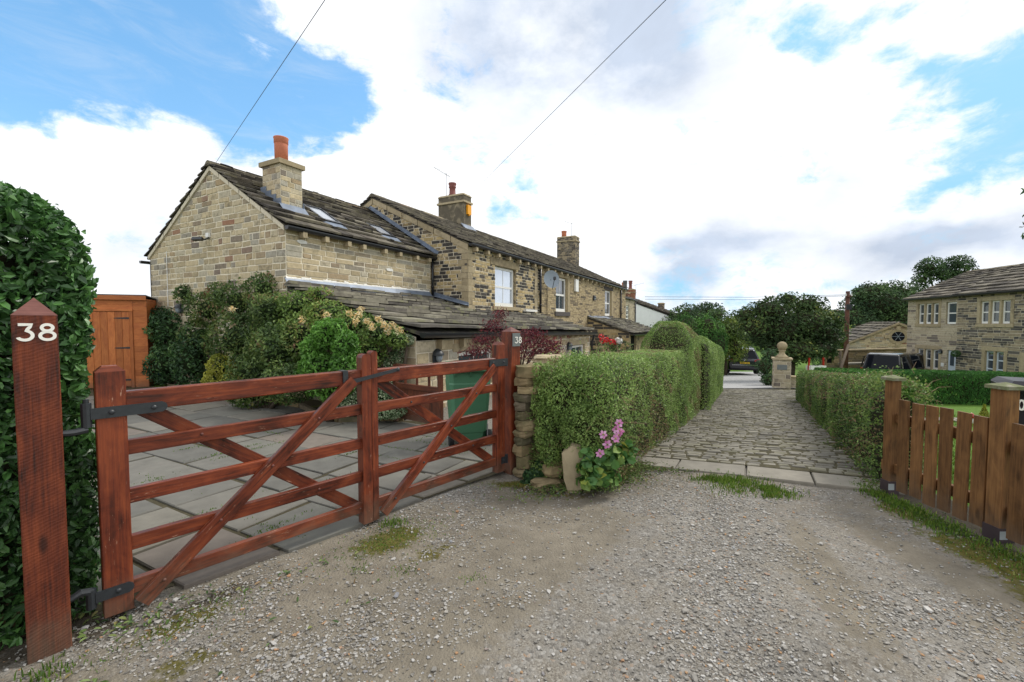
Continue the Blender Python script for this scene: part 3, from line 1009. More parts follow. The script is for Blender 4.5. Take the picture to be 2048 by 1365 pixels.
g1 = scatter([(2.3, 4.3, .20, .15, .5, 900), (2.5, 4.17, .05, .03, .3, 420), (2.2, 4.42, .08, .04, .2, 420), (2.05, 4.5, .10, .03, .2, 260), (2.42, 4.0, .05, .03, .4, 160), (2.6, 4.05, .10, .06, .4, 160), (3.45, 3.75, .05, .16, 0, 700), (3.40, 3.35, .07, .10, 0, 260), (3.42, 2.95, .07, .16, 0, 330),
              (3.3, 2.5, .05, .1, 0, 140), (3.48, 4.15, .06, .10, 0, 520), (3.30, 3.55, .05, .2, 0, 160), (-.95, 3.4, .07, .05, .8, 120), (-2.05, 1.6, .08, .05, 0, 120), (-2.1, 1.9, .06, .04, 0, 60)])
g1b = scatter([(-.9, 3.15, .22, .12, .8, 900), (-.7, 2.75, .05, .04, 0, 70), (-.25, 2.65, .04, .03, 0, 40), (-1.0, 2.75, .04, .04, 0, 50), (-1.75, 2.25, .22, .08, .8, 420), (3.27, 2.8, .10, .4, 0, 900), (.1, 4.3, .3, .06, .1, 300)])
V, F = blades(g1, .042)
V2, F2 = blades(g1b, .014, .003, .9)
V, F = np.concatenate([V, V2]), np.concatenate([F, F2 + len(V)])
tag(make('grass', V, F, M['grass'], rn=rs.uniform(0, 1, len(F))), kind='stuff')
t_ = rs.uniform(0, 1, 5200)
vl = np.stack([1.0 + .483 * t_ * 11, 4.45 + .875 * t_ * 11], 1) + rs.normal(size=(5200, 2)) * .05 + np.outer(np.abs(rs.normal(size=5200)) * .09, (.875, -.483))
t_ = rs.uniform(0, 1, 4200)
vr = np.stack([3.6 + .483 * t_ * 8.6, 4.2 + .875 * t_ * 8.6], 1) + rs.normal(size=(4200, 2)) * .04 - np.outer(np.abs(rs.normal(size=4200)) * .08, (.875, -.483))
vm = scatter([(.75, 4.3, .35, .12, .4, 2200), (1.25, 4.75, .3, .1, .8, 2000), (1.5, 4.85, .25, .06, -.3, 500)])[:, :2]
q = np.concatenate([vl, vr, vm])
q = np.column_stack([q, zg(q[:, 0], q[:, 1]) + .025])
V, F = leaf_arrays(q, np.tile([0, 0, 1.], (len(q), 1)), .03, jit=.5, aspect=.5)
tag(make('leaf_litter', V, F, M['litter'], rn=np.clip(rs.normal(.35, .25, len(F)), 0, 1)), kind='stuff')
q = scatter([(-1.9, 2.35, .18, .06, .8, 70), (-1.35, 2.75, .25, .04, .8, 25), (-2.0, 1.75, .15, .12, 0, 60), (-1.1, 2.2, .4, .25, .8, 18), (-2.25, 2.25, .1, .1, 0, 60), (3.45, 3.2, .1, .4, 0, 120)])
q[:, 2] += .012
V, F = leaf_arrays(q, np.tile([0, 0, 1.], (len(q), 1)), .032, jit=.35, aspect=.45, six=True)
tag(make('fallen_leaves', V, F, M['lf_climb'], rn=np.repeat(rs.uniform(0, 1, len(q)), 2)), kind='stuff')

# ---- lawn blades just behind the fence (kept short)
q = np.stack([3.85 + 5.5 * rs.uniform(0, 1, 26000) ** 1.5, rs.uniform(2.6, 9.5, 26000)], 1)
q = q[((q[:, 0] - 4.1) * .875 - (q[:, 1] - 4.34) * .483 > .35)]
q = np.column_stack([q, zg(q[:, 0], q[:, 1])])
V, F = blades(q, .045, .006)
tag(make('lawn_grass', V, F, M['grass'], rn=rs.uniform(.3, .9, len(F))), kind='stuff')

# ---- lane of stone setts with a row of slabs across its mouth
E1 = np.array([.483, .875])
E2 = np.array([.925, -.38])
L0 = np.array([1.58, 4.92])
m = MB()
e1n = np.array([E1[0], E1[1], 0])


def lane_pt(s_, v_, dz=0.0):
    p = L0 + E1 * s_ + E2 * v_
    return np.array([p[0], p[1], float(zlane(p[1])) + dz + .02])


def paver(mb, corners, top, ch=.012, r=None):
    """a worn block: ground corners, a slightly smaller domed top"""
    c = np.mean(corners, 0)
    k = len(corners)
    lo = [p - (0, 0, .05) for p in corners]
    mid = [p + (0, 0, top * .4) for p in corners]
    hi = [c + (p - c) * (1 - ch / (np.linalg.norm(p - c) + 1e-6)) + (0, 0, top + rs.normal() * .0015) for p in corners]
    F = []
    for lv in (0, k):
        F += [(lv + q, lv + (q + 1) % k, lv + k + (q + 1) % k, lv + k + q) for q in range(k)]
    mb.add(lo + mid + hi, F + [tuple(range(2 * k, 3 * k))], r)


s_ = .42
row = 0
while s_ < 12.2:
    dp = rs.uniform(.082, .112)
    v_ = -.5 - rs.uniform(0, .2)
    vmax = 2.6 if s_ > 1 else 2.15 + .2 * s_
    tilt = rs.normal() * .004
    while v_ < vmax:
        wd = rs.uniform(.12, .21)
        g = .007 + rs.uniform(0, .007)
        j = lambda: rs.normal() * .004
        cs = [lane_pt(s_ + g + j(), v_ + g + j()), lane_pt(s_ + g + j(), v_ + wd - g + j()), lane_pt(s_ + dp - g + j(), v_ + wd - g + j()), lane_pt(s_ + dp - g + j(), v_ + g + j())]
        dz = rs.normal() * .005
        paver(m, [c + (0, 0, dz) for c in cs], .012, .012)
        v_ += wd
    s_ += dp
    row += 1
lane = m.build('lane', M['sett'])
tag(lane, kind='structure')
m = MB()
lanebed = []
for s_ in np.arange(.41, 12.8, .3):
    for v_ in (-.8, .2, 1.2, 2.7):
        lanebed.append(lane_pt(s_, v_, .006))
nn_ = len(lanebed) // 4
m.add(lanebed, [(4 * a + b, 4 * a + b + 1, 4 * a + b + 5, 4 * a + b + 4) for a in range(nn_ - 1) for b in range(3)])
tag(m.build('lane_bed', M['joint_lane'], smooth=True), kind='structure')
m = MB()
v_ = -.35
for wd in (.62, .7, .62, .72):
    cs = [lane_pt(0 + rs.normal() * .015, v_ + .008), lane_pt(0 + rs.normal() * .015, v_ + wd - .008), lane_pt(.40, v_ + wd - .008), lane_pt(.40, v_ + .008)]
    paver(m, [c - (0, 0, .012) for c in cs], .016, .008)
    v_ += wd
tag(m.build('path_edging', M['slab']), kind='structure')
# pale gravel drive beyond the lane
m = MB()
g_ = []
for yy in np.arange(15.4, 34, 1.0):
    for xx in np.linspace(-3.2, 2.0, 7):
        cx = 8.3 + (yy - 15.4) * .50 + xx
        g_.append((cx, yy, float(zlane(yy)) + .05))
nn_ = len(g_) // 7
m.add(g_, [(7 * a + b, 7 * a + b + 1, 7 * a + b + 8, 7 * a + b + 7) for a in range(nn_ - 1) for b in range(6)])
tag(m.build('driveway', M['drive_pale'], smooth=True), kind='structure')

# ---- yard of stone flags behind the gates
yard = [(-2.6, 2.0), (.15, 4.85), (-.35, 5.6), (-.75, 6.9), (-1.75, 7.0), (-2.75, 6.85), (-3.9, 8.0), (-5.5, 8.9), (-8.9, 10.75), (-10.2, 10.4), (-6.5, 6.2)]


def cut(poly, a, b, c):
    """keep the part of a convex polygon where a*x+b*y<=c"""
    out = []
    for q_ in range(len(poly)):
        p, r_ = poly[q_], poly[(q_ + 1) % len(poly)]
        dp, dr = a * p[0] + b * p[1] - c, a * r_[0] + b * r_[1] - c
        if dp <= 0:
            out.append(p)
        if (dp < 0 < dr) or (dr < 0 < dp):
            f = dp / (dp - dr)
            out.append((p[0] + (r_[0] - p[0]) * f, p[1] + (r_[1] - p[1]) * f))
    return out


def poly_area(p):
    return abs(sum(p[q][0] * p[(q + 1) % len(p)][1] - p[(q + 1) % len(p)][0] * p[q][1] for q in range(len(p)))) / 2


HD1 = np.array([.468, .884])
HD2 = np.array([-.884, .468])
m = MB()
o_ = np.array([-2.2, 2.2])
a_ = -4.5
while a_ < 11:
    dp = rs.uniform(.42, .75)
    b_ = -4 - rs.uniform(0, .5)
    while b_ < 9:
        wd = rs.uniform(.55, 1.15)
        g = .012 + rs.uniform(0, .012)
        cs = []
        for (aa, bb) in ((a_ + g, b_ + g), (a_ + g, b_ + wd - g), (a_ + dp - g, b_ + wd - g), (a_ + dp - g, b_ + g)):
            p = o_ + HD1 * (aa + rs.normal() * .012) + HD2 * (bb + rs.normal() * .012)
            cs.append(np.array([p[0], p[1], .012 + rs.normal() * .003]))
        c = np.mean(cs, 0)
        hz = cs[0][2]
        pl = [(p[0], p[1]) for p in (cs[0], cs[3], cs[2], cs[1])]
        pl = cut(pl, .737, -.675, .737 * -2.157 - .675 * 2.36 - .0 + rs.uniform(-.05, .06))
        if len(pl) >= 3:
            c = np.mean(pl, 0)
            if inpoly(c[0], c[1], yard) and poly_area(pl) > .03:
                paver(m, [np.array([p[0], p[1], hz]) for p in pl], .012, .012)
        b_ += wd
    a_ += dp
tag(m.build('paving', M['flag']), kind='structure')
m = MB()
m.add([(x, y, .008) for x, y in yard], [tuple(range(len(yard)))])
tag(m.build('paving_bed', M['joint']), kind='structure')
gp = []
for q in range(26):
    c = (rs.uniform(-4, 0), rs.uniform(2.6, 6.5))
    if inpoly(c[0], c[1], yard):
        a0 = rs.choice([R(62), R(152)])
        gp.append((c[0], c[1], .22, .02, a0, 90))
g2 = scatter(gp)
g2[:, 2] = .02
ok = inpoly(g2[:, 0], g2[:, 1], yard)
V, F = blades(g2[ok], .018, .004)
tag(make('joint_moss', V, F, M['grass'], rn=rs.uniform(0, .8, len(F))), kind='stuff')

# ------------------------------------------------------------------ numerals


def ribbon(mb, pts, wd, O, u, v, nv, depth, closed=False):
    """a flat raised stroke following pts (2-D) in the frame O,u,v"""
    O, u, v, nv = map(lambda q_: np.array(q_, float), (O, u, v, nv))
    P2 = np.array(pts, float)
    n_ = len(P2)
    Lf, Rt = [], []
    for q_ in range(n_):
        if closed:
            d = P2[(q_ + 1) % n_] - P2[q_ - 1]
        else:
            d = P2[min(q_ + 1, n_ - 1)] - P2[max(q_ - 1, 0)]
        d = d / np.linalg.norm(d)
        nn = np.array([-d[1], d[0]])
        Lf.append(P2[q_] + nn * wd / 2)
        Rt.append(P2[q_] - nn * wd / 2)
    to = lambda p, h: O + u * p[0] + v * p[1] + nv * h
    V = [to(p, 0) for p in Lf] + [to(p, 0) for p in Rt] + [to(p, depth) for p in Lf] + [to(p, depth) for p in Rt]
    F = []
    rng = range(n_ if closed else n_ - 1)
    for q_ in rng:
        w_ = (q_ + 1) % n_
        F.append((2 * n_ + q_, 3 * n_ + q_, 3 * n_ + w_, 2 * n_ + w_))
        F.append((q_, 2 * n_ + q_, 2 * n_ + w_, w_))
        F.append((n_ + q_, n_ + w_, 3 * n_ + w_, 3 * n_ + q_))
    if not closed:
        F.append((0, n_, 3 * n_, 2 * n_))
        e = n_ - 1
        F.append((e, 2 * n_ + e, 3 * n_ + e, n_ + e))
    mb.add(V, F, .5)


def arc(cx, cy, rx, ry, a0, a1, n_=18):
    return [(cx + rx * math.cos(R(a0 + (a1 - a0) * q_ / n_)), cy + ry * math.sin(R(a0 + (a1 - a0) * q_ / n_))) for q_ in range(n_ + 1)]


def digits38(parent, O, u, v, nv, h, wd=.15, depth=.004):
    u, v, O = np.array(u, float), np.array(v, float), np.array(O, float)
    for name_, x0 in (('numeral', 0), ('numeral', .80)):
        mb = MB()
        o2 = O + u * x0 * h
        if x0 == 0:
            three = [(.06, .93), (.3, .93), (.585, .93), (.50, .80), (.40, .66), (.36, .58)] + arc(.30, .33, .29, .255, 62, -150, 20) + [(.045, .22)]
            ribbon(mb, [(a * h, b * h) for a, b in three], wd * h, o2, u, v, nv, depth)
        else:
            ribbon(mb, [(a * h, b * h) for a, b in arc(.36, .755, .215, .175, 0, 360, 28)[:-1]], wd * h, o2, u, v, nv, depth, True)
            ribbon(mb, [(a * h, b * h) for a, b in arc(.36, .30, .285, .225, 0, 360, 28)[:-1]], wd * h, o2, u, v, np.array(nv) * 1.0, depth * .8, True)
        mb.build(name_, M['digit'], parent)


# ------------------------------------------------------------------ gate posts and gates
GA = R(47.96)                                     # the gate line
GL = np.array([-2.152, 2.294, 0])
gd = np.array([.6697, .7426, 0])
gi = np.array([-.7426, .6697, 0])                  # into the yard
UP = np.array([0, 0, 1.])


def post_mesh(hw, h, hp, ch=.004):
    """square post with a four-sided point"""
    mb = MB()
    mb.beam((0, 0, -.1), (0, 0, h), hw * 2, hw * 2, (0, 1, 0), ch)
    tip = MB()
    e = hw + .001
    tip.add([(-e, -e, h), (e, -e, h), (e, e, h), (-e, e, h), (0, 0, h + hp)], [(0, 1, 4), (1, 2, 4), (2, 3, 4), (3, 0, 4), (3, 2, 1, 0)], .5)
    return mb, tip


t = thing('gate_post', 'thick red-brown post with large white numerals 38, in front of the leafy hedge', 'gate post', tuple(np.array([-2.213, 2.022, 0]) + gi * .074), GA)
pm, tp = post_mesh(.074, 1.632, .085)
pm.build('shaft', M['red_post'], t)
tp.build('pointed_top', M['red_top'], t)
digits38(t, (-.058, -.0745, 1.512), (1, 0, 0), (0, 0, 1), (0, -1, 0), .083)

t = thing('gate_post', 'red-brown post carrying a small grey 38 plaque, beside the dry stone wall end', 'gate post', (-.012, 4.69, 0), R(45))
pm, tp = post_mesh(.072, 1.50, .05)
pm.build('shaft', M['red_wood'], t)
tp.build('pointed_top', M['red_top'], t)
mb = MB()
mb.box(-.052, .060, -.082, -.0725, 1.345, 1.485)
pl = mb.build('plaque', M['plaque'], t)
digits38(pl, (-.022, -.0822, 1.375), (1, 0, 0), (0, 0, 1), (0, -1, 0), .07, .14, .002)


def round_top_stile(mb, x0, x1, y0, y1, z0, z1, r_=None):
    """stile with a rounded head, seen from the front"""
    hw = (x1 - x0) / 2
    pr = [(x0, z0), (x1, z0)]
    rr = hw * .75
    for q_ in range(9):
        a = math.pi * q_ / 8
        pr.append(((x0 + x1) / 2 + hw * math.cos(a), z1 - rr + rr * math.sin(a)))
    V = [(x, y0, z) for x, z in pr] + [(x, y1, z) for x, z in pr]
    n_ = len(pr)
    F = [tuple(range(n_)), tuple(range(2 * n_ - 1, n_ - 1, -1))]
    UV = [[(z, x) for x, z in pr], [(z + 3, x) for x, z in reversed(pr)]]
    for q_ in range(n_):
        w_ = (q_ + 1) % n_
        F.append((q_, n_ + q_, n_ + w_, w_))
        UV.append([(pr[q_][1] + 5, y0 + pr[q_][0]), (pr[q_][1] + 5, y1 + pr[q_][0]), (pr[w_][1] + 5, y1 + pr[w_][0]), (pr[w_][1] + 5, y0 + pr[w_][0])])
    return mb.add(V, F, r_, 0, UV)


def bolt(mb, x, y, z, r_=.011):
    mb.lathe([(r_, 0), (r_ * .9, .004), (r_ * .5, .008), (.001, .009)], (0, 0, 0), 8)
    k0 = len(mb.V) - 4 * 8
    for q_ in range(k0, len(mb.V)):
        a, b, c = mb.V[q_]
        mb.V[q_] = (x + a, y - c, z + b)


RZ = [.146, .390, .651, .920]


def gate(label, x0, x1, hang_left):
    """x0 and x1: the outer faces of its two stiles along the gate line"""
    t = thing('field_gate', label, 'gate', tuple(GL + gd * x0), GA, 'pair of five-bar gates')
    Lg = x1 - x0
    hx = (0, .122) if hang_left else (Lg - .115, Lg)
    cx = (Lg - .08, Lg) if hang_left else (0, .05)
    for (a, b), z0, top, rt, nm in ((hx, .035, 1.37 if hang_left else 1.395, False, 'hanging_stile'), (cx, .02, 1.355 if hang_left else 1.375, True, 'closing_stile')):
        mb = MB()
        if rt:
            round_top_stile(mb, a, b, -.046 if hang_left else -.038, .036, z0, top)
        else:
            mb.beam(((a + b) / 2, 0, z0), ((a + b) / 2, 0, top - .03), b - a, .08, (0, 1, 0), .004)
            hw = (b - a) / 2
            mb.add([(a, -.04, top - .03), (b, -.04, top - .03), (b, .04, top - .03), (a, .04, top - .03), (a + .03, -.03, top), (b - .03, -.03, top), (b - .03, .03, top), (a + .03, .03, top)],
                   [(0, 1, 5, 4), (1, 2, 6, 5), (2, 3, 7, 6), (3, 0, 4, 7), (4, 5, 6, 7)], .4)
        mb.build(nm, M['red_wood'], t)
    xi0, xi1 = (hx[1], cx[0]) if hang_left else (cx[1], hx[0])
    mb = MB().beam((xi0 - .02, 0, 1.172), (xi1 + .02, 0, 1.178), .066, .112, (0, 0, 1), .006)
    mb.build('top_rail', M['red_wood'], t)
    for z in RZ:
        mb = MB().beam((xi0 - .02, 0, z), (xi1 + .02, 0, z + .004), .042, .080, (0, 0, 1), .003)
        mb.build('rail', M['red_wood'], t)
    if hang_left:
        f0, f1 = (xi0 + .03, .06), (xi1 - .07, 1.16)
        b0, b1 = (xi0 + .06, 1.13), (xi1 - .02, .15)
    else:
        f0, f1 = (xi0 + .03, .06), (xi1 - .05, 1.15)
        b0, b1 = (xi0 + .03, 1.14), (xi1 - .03, .17)
    mb = MB().beam((f0[0], -.047, f0[1]), (f1[0], -.047, f1[1]), .04, .082, (-1, 0, 1), .004)
    mb.build('brace', M['red_wood'], t)
    mb = MB().beam((b0[0], .047, b0[1]), (b1[0], .047, b1[1]), .04, .085, (1, 0, 1), .003)
    mb.build('brace', M['red_wood'], t)
    for z in RZ:
        for (p0, p1, y) in ((f0, f1, -.068), (b0, b1, -.022)):
            s_ = (z - p0[1]) / (p1[1] - p0[1])
            x = p0[0] + (p1[0] - p0[0]) * s_
            if xi0 + .02 < x < xi1:
                mb = MB()
                bolt(mb, x, y, z + rs.normal() * .006, .0095)
                mb.build('bolt', M['iron'] if not hang_left else M['red_top'], t, True)
    return t, hx, cx, Lg


def strap(mb, x0, x1, y, z, h=.052, tip=True):
    pr = [(x0, z - h / 2), (x1 - h * .4, z - h / 2), (x1 - h * .1, z - h * .3), (x1, z), (x1 - h * .1, z + h * .3), (x1 - h * .4, z + h / 2), (x0, z + h / 2)] if tip else \
         [(x0, z - h / 2), (x1, z - h / 2), (x1, z + h / 2), (x0, z + h / 2)]
    mb.prism([(x, y, zz) for x, zz in pr], (0, 1, 0), .007)


t, hx, cx, Lg = gate('wider red-brown five-bar gate hung beside the large 38 post', -.045, 1.52, True)
mb = MB()
strap(mb, -.02, .295, -.049, 1.128, .058)
mb.tube([(-.035, -.03, 1.06), (-.035, -.03, 1.185)], .022, 10)
mb.tube([(-.035, -.03, 1.185), (-.035, -.03, 1.205)], .012, 8)
mb.tube([(-.035, -.03, 1.05), (-.085, -.045, 1.045), (-.135, -.055, 1.05)], [.02, .017, .015], 8)
bolt(mb, .06, -.049, 1.128, .014)
bolt(mb, .235, -.049, 1.128, .014)
mb.build('strap_hinge', M['iron'], t)
mb = MB()
strap(mb, -.03, .125, -.049, .165, .056)
mb.tube([(-.045, -.03, .11), (-.045, -.03, .21)], .022, 10)
mb.tube([(-.045, -.03, .2), (-.085, -.05, .22), (-.135, -.055, .20)], [.02, .018, .016], 8)
bolt(mb, .06, -.049, .165, .014)
mb.build('strap_hinge', M['iron'], t)
mb = MB()
mb.prism([(1.335, -.048, 1.128), (1.40, -.048, 1.14), (1.405, -.048, 1.165), (1.375, -.048, 1.165), (1.372, -.048, 1.238), (1.335, -.048, 1.238)], (0, 1, 0), .012)
mb.box(1.335, 1.372, -.036, .04, 1.231, 1.238)
mb.prism([(1.39, -.062, 1.136), (1.80, -.060, 1.200), (1.80, -.060, 1.226), (1.39, -.062, 1.166)], (0, 1, 0), .010)
mb.ball((1.80, -.056, 1.213), .018, .012, .018, 10, 6)
mb.build('latch_bar', M['iron'], t)
mb = MB().tube([(1.43, .045, .60), (1.43, .20, .585)], .009, 8)
mb.build('drop_bolt', M['iron'], t)

t, hx, cx, Lg = gate('narrower red-brown five-bar gate hung on the right-hand post', 1.528, 3.06, False)
mb = MB()
strap(mb, Lg - .235, Lg + .02, -.049, 1.185, .075, False)
bolt(mb, Lg - .18, -.049, 1.19, .013)
bolt(mb, Lg - .03, -.049, 1.19, .013)
mb.tube([(Lg + .03, -.03, 1.14), (Lg + .03, -.03, 1.22)], .018, 8)
mb.build('strap_hinge', M['iron'], t)
mb = MB()
strap(mb, Lg - .06, Lg + .02, -.049, .155, .07, False)
mb.tube([(Lg + .03, -.03, .11), (Lg + .03, -.03, .2)], .018, 8)
bolt(mb, Lg - .03, -.049, .155, .013)
mb.build('strap_hinge', M['iron'], t)
mb = MB().tube([(Lg - .17, .05, .55), (Lg - .17, .05, .34), (Lg - .165, .05, .32)], .006, 6)
mb.tube([(Lg - .17, .03, .335), (Lg - .13, .03, .335)], .01, 6)
mb.build('latch_rod', M['alu'], t)

# ------------------------------------------------------------------ wheelie bins


def wheelie(label, loc, rz, mat, num=None):
    t = thing('wheelie_bin', label, 'wheelie bin', loc, rz)
    mb = MB()
    lo = [(-.21, -.24), (.21, -.24), (.21, .20), (-.21, .20)]
    hi = [(-.275, -.33), (.275, -.33), (.275, .33), (-.275, .33)]

    def ring(f, z, g=0):
        return [(lo[q_][0] * (1 - f) + hi[q_][0] * f + math.copysign(g, lo[q_][0]), lo[q_][1] * (1 - f) + hi[q_][1] * f + math.copysign(g, lo[q_][1]), z) for q_ in range(4)]
    levels = [(0, .06, 0), (.12, .16, 0), (.13, .17, .006), (.78, .80, .006), (.79, .82, .0), (.96, .96, 0), (.97, .965, .025), (1, 1.0, .025)]
    V = []
    for f, z, g in levels:
        q8 = []
        rg = ring(f, z, g)
        for a in range(4):
            p, nx_, pv = np.array(rg[a]), np.array(rg[(a + 1) % 4]), np.array(rg[a - 1])
            q8 += [p + (pv - p) / np.linalg.norm(pv - p) * .05, p + (nx_ - p) / np.linalg.norm(nx_ - p) * .05]
        V += q8
    F = [(a * 8 + b, a * 8 + (b + 1) % 8, (a + 1) * 8 + (b + 1) % 8, (a + 1) * 8 + b) for a in range(len(levels) - 1) for b in range(8)]
    F += [tuple(range(7, -1, -1)), tuple(range(len(V) - 8, len(V)))]
    mb.add(V, F, .5)
    mb.build('body', mat, t)
    mb = MB()
    mb.add([(-.29, -.36, 1.002), (.29, -.36, 1.002), (.29, .36, 1.002), (-.29, .36, 1.002), (-.25, -.30, 1.06), (.25, -.30, 1.06), (.25, .32, 1.045), (-.25, .32, 1.045)],
           [(0, 1, 5, 4), (1, 2, 6, 5), (2, 3, 7, 6), (3, 0, 4, 7), (4, 5, 6, 7), (3, 2, 1, 0)], .5)
    mb.build('lid', mat, t)
    mb = MB()
    mb.tube([(-.25, -.405, .985), (.25, -.405, .985)], .016, 8)
    for x in (-.2, 0, .2):
        mb.prism([(x - .012, -.345, .96), (x - .012, -.42, .985), (x - .012, -.345, .90)], (1, 0, 0), .024)
    mb.build('handle', mat, t)
    for x in (-.245, .245):
        mb = MB()
        mb.lathe([(.02, -.03), (.095, -.03), (.10, -.015), (.10, .015), (.095, .03), (.02, .03)], (0, 0, 0), 18)
        for q_, (a, b, c) in enumerate(mb.V):
            mb.V[q_] = (x + c, -.27 + a, .1 + b)
        mb.build('wheel', M['rubber'], t)
    if num:
        mb = MB()
        ribbon(mb, arc(0, 0, .020, .046, 0, 360, 20)[:-1], .017, num, (1, 0, 0), (0, 0, 1), (0, -1, 0), .003, True)
        mb.build('numeral', M['digit'], t)
    return t


wheelie('green wheelie bin standing in the yard behind the right-hand gate', (-.60, 5.80, .012), R(14), M['bin_green'])
wheelie('dark wheelie bin with a white 0, behind the picket fence at the right edge', (5.264, 4.299, -0.030), R(-38), M['bin_black'], (-.2, -.335, .835))

# ------------------------------------------------------------------ small garden gate between yard and lean-to
pa, pb = at(790, 850, 6.95), at(884, 850, 6.35)
ang = math.atan2(pb[1] - pa[1], pb[0] - pa[0])
Lgg = math.hypot(pb[1] - pa[1], pb[0] - pa[0])
t = thing('garden_gate', 'small dark red garden gate with open palings above a boarded lower half', 'gate', (pa[0], pa[1], 0), ang)
for x in (.03, Lgg - .03):
    MB().beam((x, 0, .02), (x, 0, .93), .07, .06, (0, 1, 0)).build('stile', M['gate_small'], t)
for z in (.12, .60, .90):
    MB().beam((.05, 0, z), (Lgg - .05, 0, z), .05, .08).build('rail', M['gate_small'], t)
k_ = 4
for q_ in range(1, k_):
    x = Lgg * q_ / k_
    MB().beam((x, 0, .64), (x, 0, .87), .035, .03, (0, 1, 0), .004).build('paling', M['gate_small'], t)
for q_ in range(5):
    x = .07 + (Lgg - .14) * (q_ + .5) / 5
    MB().beam((x, .01, .15), (x, .01, .57), (Lgg - .14) / 5 - .006, .022, (0, 1, 0), .004).build('board', M['gate_small'], t)

# ------------------------------------------------------------------ picket fence on the right
t = thing('picket_fence', 'brown timber picket fence with capped posts between the drive and the lawn', 'fence', (3.6, 4.09, 0))
fx = 0.0


def fpost(y, top, hw):
    z0 = -.03
    MB().beam((0, y, z0 + .02), (0, y, top - .05), hw * 2, hw * 2, (0, 1, 0), .004).build('post', M['brown_wood'], t)
    p = t.children[-1]
    mb = MB()
    c = hw + .022
    mb.add([(-c, y - c, top - .05), (c, y - c, top - .05), (c, y + c, top - .05), (-c, y + c, top - .05), (-c, y - c, top - .025), (c, y - c, top - .025), (c, y + c, top - .025), (-c, y + c, top - .025), (0, y, top)],
           [(3, 2, 1, 0), (0, 1, 5, 4), (1, 2, 6, 5), (2, 3, 7, 6), (3, 0, 4, 7), (4, 5, 8), (5, 6, 8), (6, 7, 8), (7, 4, 8)], .5)
    mb.build('cap', M['post_cap'], p)
    mb = MB()
    s_ = hw + .006
    mb.box(-s_, s_, y - s_, y + s_, z0 - .1, z0 + .13)
    sh_ = mb.build('steel_shoe', M['metal_shoe'], p)
    mb = MB().box(-.055, -.0, y - s_ - .003, y - s_, z0 + .05, z0 + .11)
    mb.build('zinc_plate', M['shoe_label'], sh_)


M['post_cap'] = mat_pal('lichened_cap', [(0, (.20, .19, .14)), (1, (.25, .24, .18))], 20, .4, stain=((.13, .15, .06), 14, .45, .6, .7))
fpost(0, 1.105, .043)
fpost(-.93, 1.165, .052)
fpost(-2.0, 1.165, .052)
for z in (.22, .70):
    MB().beam((.02, .1, z), (.02, -2.2, z), .045, .09, (0, 0, 1)).build('rail', M['brown_wood'], t)
y = -.17
q_ = 0
while y > -2.0:
    mb = MB().beam((-.035, y, .045 + rs.normal() * .006), (-.035, y - rs.normal() * .004, .895 + rs.normal() * .006), .100, .022, (1, 0, 0), .003)
    mb.build('picket', M['brown_wood'], t)
    y -= .128
    q_ += 1

# ------------------------------------------------------------------ hedges


